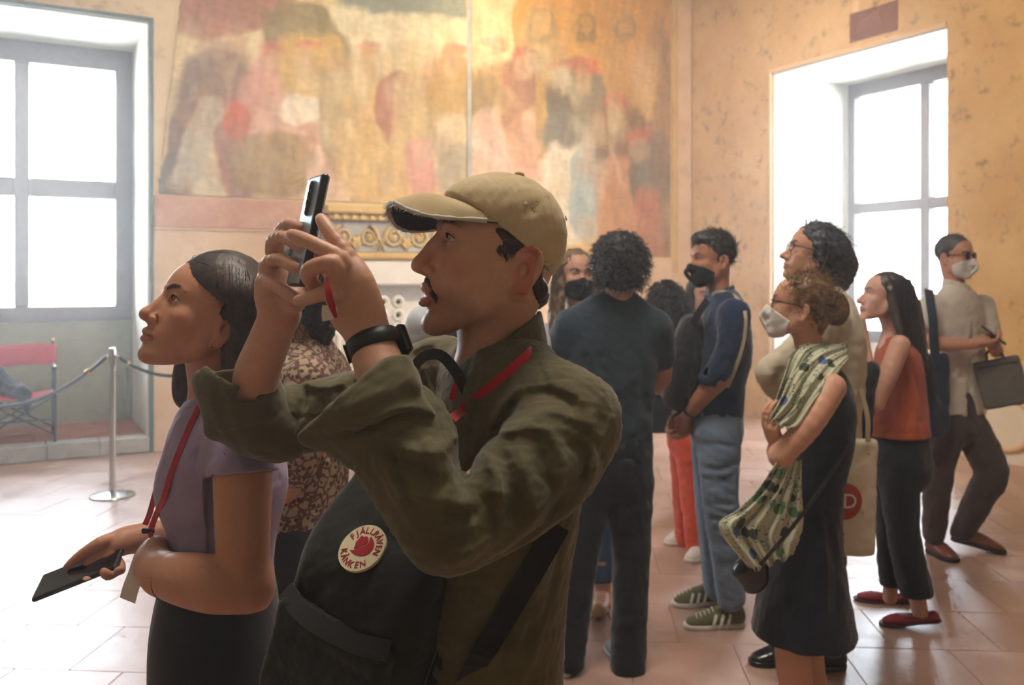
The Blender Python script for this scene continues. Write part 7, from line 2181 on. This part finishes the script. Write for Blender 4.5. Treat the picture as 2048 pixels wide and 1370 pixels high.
bk = empty('backpack', p(960, 800, -.16), 'dark backpack of the visitor in white behind the man in the cap', 'backpack')
S = SDF(.007, .02); S.rbox(p(955, 760, -.20), (.13, .07, .19), None, .05); S.build('pack_body', M_BLKNYL, bk)
for s in (-1, 1): strap('shoulder_strap', [p(955 + s * 60, 690, -.15), p(950 + s * 66, 640, -.12), p(950 + s * 68, 606, .0), p(950 + s * 68, 625, .08)], .04, .008, (0, -1, .6), M_BLKNYL, bk)

# ------------------------------------------------------------------ person in the patterned shirt behind the raised hands
W = Who(2.5, 'dark-haired person in a brown patterned shirt behind the raised hands', 610); p, r = W.p, W.r
H = Head(p(582, 570), 105, 12)
S = SDF(.0045, .01); add_head(S, H, eyes=False)
S.chain([H.pt(0, -1.8, -4), p(600, 680), p(612, 740)], [.057, .052, .075], .03)
S.chain([p(612, 740), p(614, 880), p(612, 1060)], [.08, .09, .09], .03, wide=(.2, 1, 0), ws=1.12)
for s in (-1, 1): S.chain([p(616, 770, s * .18), p(606, 900, s * .22), p(570, 985, s * .15)], [.05, .042, .03], .02)
S.build('body', M_SKIN, W.root, col='#bd8a6a')
S = SDF(.0045, .01); skull_cap(S, H, (8.6, 10.2, 9.4), (0, -1.2, 3.2), (6.6, 2.2, 2.0)); S.chain([H.pt(0, -6.5, -2), p(638, 635), p(640, 672)], [.06, .050, .036], .02, wide=(0, 1, 0), ws=1.3)
cs, ns = shell(H, (0, -2.4, 0), (8.6, 10.4, 11.5), 500, gC, lambda q: q[1] < 2 or q[2] > 7)
hair_group('hair', S, M_HAIR_BK, W.root, curl_paths(cs, ns, 800, .03, .006, 1.0, gC, .7), .0014, .0006, disp=[(.005, 24, 50)])
m, nt, b = nodes_of('brown_leaf_print')
tc = N(nt, 'ShaderNodeTexCoord'); vo = N(nt, 'ShaderNodeTexVoronoi', i_Scale=70.0); nt.links.new(tc.outputs['Object'], vo.inputs['Vector'])
vo2 = N(nt, 'ShaderNodeTexVoronoi', i_Scale=30.0, feature='DISTANCE_TO_EDGE'); nt.links.new(tc.outputs['Object'], vo2.inputs['Vector'])
r1 = N(nt, 'ShaderNodeValToRGB'); r1.color_ramp.interpolation = 'CONSTANT'; e_ = r1.color_ramp.elements; e_[0].color = rgba('#4e3a34'); e_[1].position = .42; e_[1].color = rgba('#a8967c')
nt.links.new(vo.outputs['Distance'], r1.inputs['Fac'])
lt = N(nt, 'ShaderNodeMath', operation='LESS_THAN'); lt.inputs[1].default_value = .07; nt.links.new(vo2.outputs['Distance'], lt.inputs[0])
mx = N(nt, 'ShaderNodeMix', data_type='RGBA'); nt.links.new(lt.outputs[0], mx.inputs[0]); nt.links.new(r1.outputs['Color'], mx.inputs[6]); mx.inputs[7].default_value = rgba('#6d4a44')
nt.links.new(mx.outputs[2], b.inputs['Base Color']); b.inputs['Roughness'].default_value = .85
M_LEAFP = m
S = SDF(.006, .015); S.chain([p(604, 705), p(616, 748), p(618, 840), p(612, 960), p(610, 1070)], [.06, .098, .116, .11, .115], .03, wide=(.2, 1, 0), ws=[1.2, 1.8, 1.55, 1.4, 1.4])
for s in (-1, 1): S.chain([p(618, 768, s * .18), p(608, 870, s * .215), p(590, 930, s * .2)], [.07, .062, .058], .03)
S.chain([p(592, 630), p(602, 715)], [.064, .06], .004, 's'); S.build('shirt', M_LEAFP, W.root, disp=[(.004, 9, 80)])
S = SDF(.008, .02); bx = p(610, 0)[0]; S.chain([p(610, 1050), p(610, 1110)], [.112, .114], .02, wide=(.2, 1, 0), ws=1.35)
for s in (-1, 1): S.chain([(bx, 2.5 + s * .09, .8), (bx, 2.5 + s * .09, .08)], [.095, .06], .03)
S.build('trousers', M_DKTROU, W.root)
for s in (-1, 1): shoe(W, (bx + .09, 2.5 + s * .09), (bx - .17, 2.5 + s * .09), mat=M_BLKLEA, vox=.008)
# ================================================================== FURNITURE AND SMALL THINGS
M_CHROME = plain('brushed_steel', '#c9ccca', .22, metal=1.0); M_BRASS = plain('brass', '#c8a860', .3, metal=1.0)
M_ROPE = cloth('blue_grey_rope', '#7d8ba0', '#6a778c', rough=.7, weave=500, bump=.5); M_ROPE_G = cloth('dark_green_rope', '#33483e', rough=.7, weave=500, bump=.5)
M_BLKMETAL = plain('black_metal', '#17181a', .4, noise=.05)
def stanchion(x, y, label):
    o = empty('stanchion', (x, y, 0), label, 'barrier post', 'steel barrier posts')
    mb = MB(); mb.lathe([(.001, 0), (.145, 0), (.15, .006), (.145, .014), (.09, .026), (.03, .034), (.001, .036)], (x, y, 0), 36); mb.build('base', M_CHROME, o, 'auto')
    mb = MB(); mb.lathe([(.001, .03), (.021, .03), (.021, 1.0), (.001, 1.0)], (x, y, 0), 20); mb.build('pole', M_CHROME, o, 'auto')
    mb = MB(); mb.lathe([(.001, .99), (.025, .99), (.025, 1.035), (.02, 1.045), (.001, 1.045)], (x, y, 0), 20); mb.build('cap', M_CHROME, o, 'auto')
    for s in (-1, 1):
        mb = MB(); mb.tube([(x + s * .02, y, .975), (x + s * .04, y, .985), (x + s * .05, y, .975)], [.008, .012, .008], 8); mb.build('hook', M_CHROME, o, True)
    return o
sx, sy = P(225, 0, 6.34)[0], 6.34
stanchion(sx, sy, 'steel barrier post standing in front of the left window niche')
s2x, s2y = P(468, 0, 6.55)[0], 6.55
stanchion(s2x, s2y, 'steel barrier post hidden behind the woman in the lavender top')
def rope(name, a, b, sag, mat, label, th=.012):
    a = np.array(a); b = np.array(b); o = empty('barrier_rope', a, label, 'rope', 'barrier ropes')
    q = [a + (b - a) * t + np.array([0, 0, -4 * sag * t * (1 - t)]) for t in np.linspace(0, 1, 25)]
    mb = MB(); mb.tube(q[2:-2], th, 8); mb.build('cord', mat, o, True)
    for seg in (q[:3], q[-3:][::-1]):
        mb = MB(); mb.tube(seg, th * .95, 8); mb.build('end_sleeve', M_BLKMETAL, o, True)
        d_ = seg[2] - seg[1]; mb = MB(); mb.tube([seg[2] - d_ * .25, seg[2] + d_ * .15], th * 1.5, 10); mb.build('ferrule', M_BRASS, o, 'auto')
rope('barrier_rope', (sx - .05, sy, .975), tuple(P(-260, 700, 5.9)), .36, M_ROPE, 'blue-grey barrier rope sagging to the left of the steel post', .014)
rope('barrier_rope', (sx + .05, sy, .975), (s2x - .05, s2y, .975), .14, M_ROPE_G, 'dark green barrier rope running right from the steel post')
stanchion(P(-260, 0, 5.9)[0] - .05, 5.9, 'steel barrier post left of the window niche, outside the picture')

# director's chair in the niche
ZF = LW[2] + .013
M_REDCANVAS = cloth('red_canvas', '#d2303c', '#c02733', rough=.85, weave=600, bump=.3)
ch = empty('folding_chair', room(7.16, -.34, ZF), 'red canvas folding chair with black frame standing in the window niche', 'chair')
def rt(name, pts, r_, mat, parent=ch, n=8):
    mb = MB(); mb.tube([room(*q) for q in pts], r_, n); return mb.build(name, mat, parent, True)
for s in (6.88, 7.45):
    rt('leg', [(s, -.10, ZF), (s, -.10, .76)], .013, M_BLKMETAL); lg = rt('leg', [(s, -.58, ZF), (s, -.58, .97)], .013, M_BLKMETAL)
    rt('armrest', [(s, -.06, .765), (s, -.62, .765)], .018, M_BLKMETAL)
    q = MB(); q.lathe([(.001, 0), (.014, 0), (.017, .012), (.001, .022)], room(s, -.58, .97), 12); q.build('knob', M_BRASS, ch, True)
    q = MB(); q.lathe([(.001, 0), (.012, 0), (.014, .010), (.001, .018)], room(s, -.08, .775), 12); q.build('knob', M_CHROME, ch, True)
    rt('stretcher', [(s, -.10, .20), (s, -.58, .20)], .010, M_BLKMETAL); rt('seat_rail', [(s, -.08, .535), (s, -.60, .535)], .013, M_BLKMETAL)
for t in (-.10, -.58):
    rt('cross_brace', [(6.88, t, .20), (7.45, t, .53)], .010, M_BLKMETAL); rt('cross_brace', [(7.45, t + .02, .20), (6.88, t + .02, .53)], .010, M_BLKMETAL)
rt('foot_rest', [(6.88, -.10, .33), (7.45, -.10, .33)], .010, M_BLKMETAL)
v = []; f = []
for i in range(13):
    for j in range(7):
        a, b = i / 12, j / 6
        v.append(room(6.87 + .59 * a, -.08 - .52 * b, .552 - .035 * math.sin(a * math.pi) + .01 * math.sin(b * 5)))
for i in range(12):
    for j in range(6): f.append((i * 7 + j, i * 7 + j + 1, i * 7 + 8 + j, i * 7 + 7 + j))
o = mesh_np('seat', v, np.array(f), M_REDCANVAS, ch); q = o.modifiers.new('thickness', 'SOLIDIFY'); q.thickness = .006
v = []; f = []
for i in range(13):
    for j in range(6):
        a, b = i / 12, j / 5
        v.append(room(6.855 + .62 * a, -.565 + .0 - .02 * math.sin(a * math.pi), .755 + .19 * b + .004 * math.sin(a * 6)))
for i in range(12):
    for j in range(5): f.append((i * 6 + j, i * 6 + j + 1, i * 6 + 7 + j, i * 6 + 6 + j))
o = mesh_np('backrest', v, np.array(f), M_REDCANVAS, ch); q = o.modifiers.new('thickness', 'SOLIDIFY'); q.thickness = .006
M_COAT = cloth('dark_navy_coat_cloth', '#171d28', rough=.9)
S = SDF(.007, .03)
S.chain([room(7.42, -.45, .80), room(7.30, -.36, .64), room(7.18, -.22, .585), room(7.12, -.09, .57)], [.07, .085, .065, .05], .03, wide=(1, 0, 0), ws=1.3)
S.chain([room(7.12, -.09, .57), room(7.10, -.05, .50), room(7.09, -.05, .41)], [.05, .045, .022], .03)
for q in range(5): S.fold([room(7.4 - q * .04, -.40, .80), room(7.28 - q * .03, -.26, .66), room(7.14 - q * .01, -.08, .60 - q * .02)], .014, .012 * (1 if q % 2 else -1))
co = S.build('coat', M_COAT, None, disp=[(.008, 7, 90)]); tag(co, 'dark navy coat thrown over the red folding chair', 'coat')

# cream tote with red disc and white letter, behind the navy dress
m, nt, b = nodes_of('cream_tote_print')
tc = N(nt, 'ShaderNodeTexCoord'); vo = N(nt, 'ShaderNodeTexVoronoi', i_Scale=16.0); nz_ = N(nt, 'ShaderNodeTexNoise', i_Scale=70.0)
nt.links.new(tc.outputs['Object'], vo.inputs['Vector']); nt.links.new(tc.outputs['Object'], nz_.inputs['Vector'])
ad = N(nt, 'ShaderNodeMath', operation='MULTIPLY_ADD'); ad.inputs[1].default_value = .55; nt.links.new(nz_.outputs['Fac'], ad.inputs[0]); nt.links.new(vo.outputs['Distance'], ad.inputs[2])
rr = N(nt, 'ShaderNodeValToRGB'); rr.color_ramp.elements[0].position = .36; rr.color_ramp.elements[0].color = rgba('#8a5a44'); rr.color_ramp.elements[1].position = .42; rr.color_ramp.elements[1].color = rgba('#d6cbb2')
nt.links.new(ad.outputs[0], rr.inputs['Fac']); nt.links.new(rr.outputs['Color'], b.inputs['Base Color']); b.inputs['Roughness'].default_value = .85
M_TOTE = m
tc_ = P(1706, 995, 3.30)
tb = empty('tote_bag', tc_ - np.array([0, 0, .23]), 'cream printed tote bag with a red disc and white letter behind the navy dress', 'bag')
Rt = frame(-8, 0, 2)
S = SDF(.005, .01); S.rbox(tc_, (.088, .020, .215), Rt, .018); S.build('bag_body', M_TOTE, tb, disp=[(.004, 7, 91)])
M_DISC = cloth('red_brown_disc_print', '#b5452f', '#a53c28'); M_WHLET = plain('white_print', '#e6dfd0', .8)
dc = P(1690, 1003, 3.266)
mb = MB(); mb.lathe([(.001, -.008), (.066, -.008), (.066, .001), (.001, .0012)], dc, 40, Matrix(np.stack([-Rt[:, 0], Rt[:, 2], Rt[:, 1]], 1).tolist())); disc = mb.build('disc', M_DISC, tb)
me = text_mesh('D', .075, .001); Md = Matrix([[*r_, c_] for r_, c_ in zip(np.stack([-Rt[:, 0], Rt[:, 2], Rt[:, 1]], 1).tolist(), (P(1700, 1004, 3.262)).tolist())] + [[0, 0, 0, 1]])
me.transform(Md); me.materials.append(M_WHLET); o = bpy.data.objects.new('letter', me); COL.objects.link(o); attach(o, disc)
for s in (-1, 1):
    strap('handle', [tc_ + Rt @ np.array([s * .04, .018, .21]), tc_ + Rt @ np.array([s * .035, .02, .30]), tc_ + Rt @ np.array([s * .01, .01, .40])], .018, .003, Rt[:, 1], M_BEIGE, tb)
# black jacket hanging from the arm of the woman in orange
S = SDF(.006, .02)
S.chain([P(1742, 742, 3.86), P(1734, 800, 3.84), P(1728, 868, 3.84)], [.040, .034, .030], .02, wide=(.3, 1, 0), ws=1.6)
for q in range(3): S.fold([P(1726 + q * 8, 750, 3.8), P(1722 + q * 8, 810, 3.78), P(1720 + q * 8, 868, 3.78)], .008, .007)
jk2 = S.build('jacket', M_BLKNYL, None, disp=[(.004, 10, 92)]); tag(jk2, 'black jacket hanging from the arm of the woman in the orange top', 'jacket')
# ------------------------------------------------------------------ thin haze hanging in the room
m = bpy.data.materials.new('room_haze'); m.use_nodes = True; nt = m.node_tree
for n in list(nt.nodes):
    if n.type == 'BSDF_PRINCIPLED': nt.nodes.remove(n)
vs = N(nt, 'ShaderNodeVolumeScatter'); vs.inputs['Color'].default_value = (1, 1, 1, 1); vs.inputs['Density'].default_value = 0.020; vs.inputs['Anisotropy'].default_value = 0.55
nt.links.new(vs.outputs[0], nt.nodes['Material Output'].inputs['Volume'])
mb = MB(); rbox(mb, -1.38, SMAX + .2, -1.38, TMAX + .2, -.1, ZC + .1)
hz = struct(mb, 'haze', m); hz['kind'] = 'stuff'; hz['label'] = 'thin bright haze hanging in the room air'; hz['category'] = 'haze'
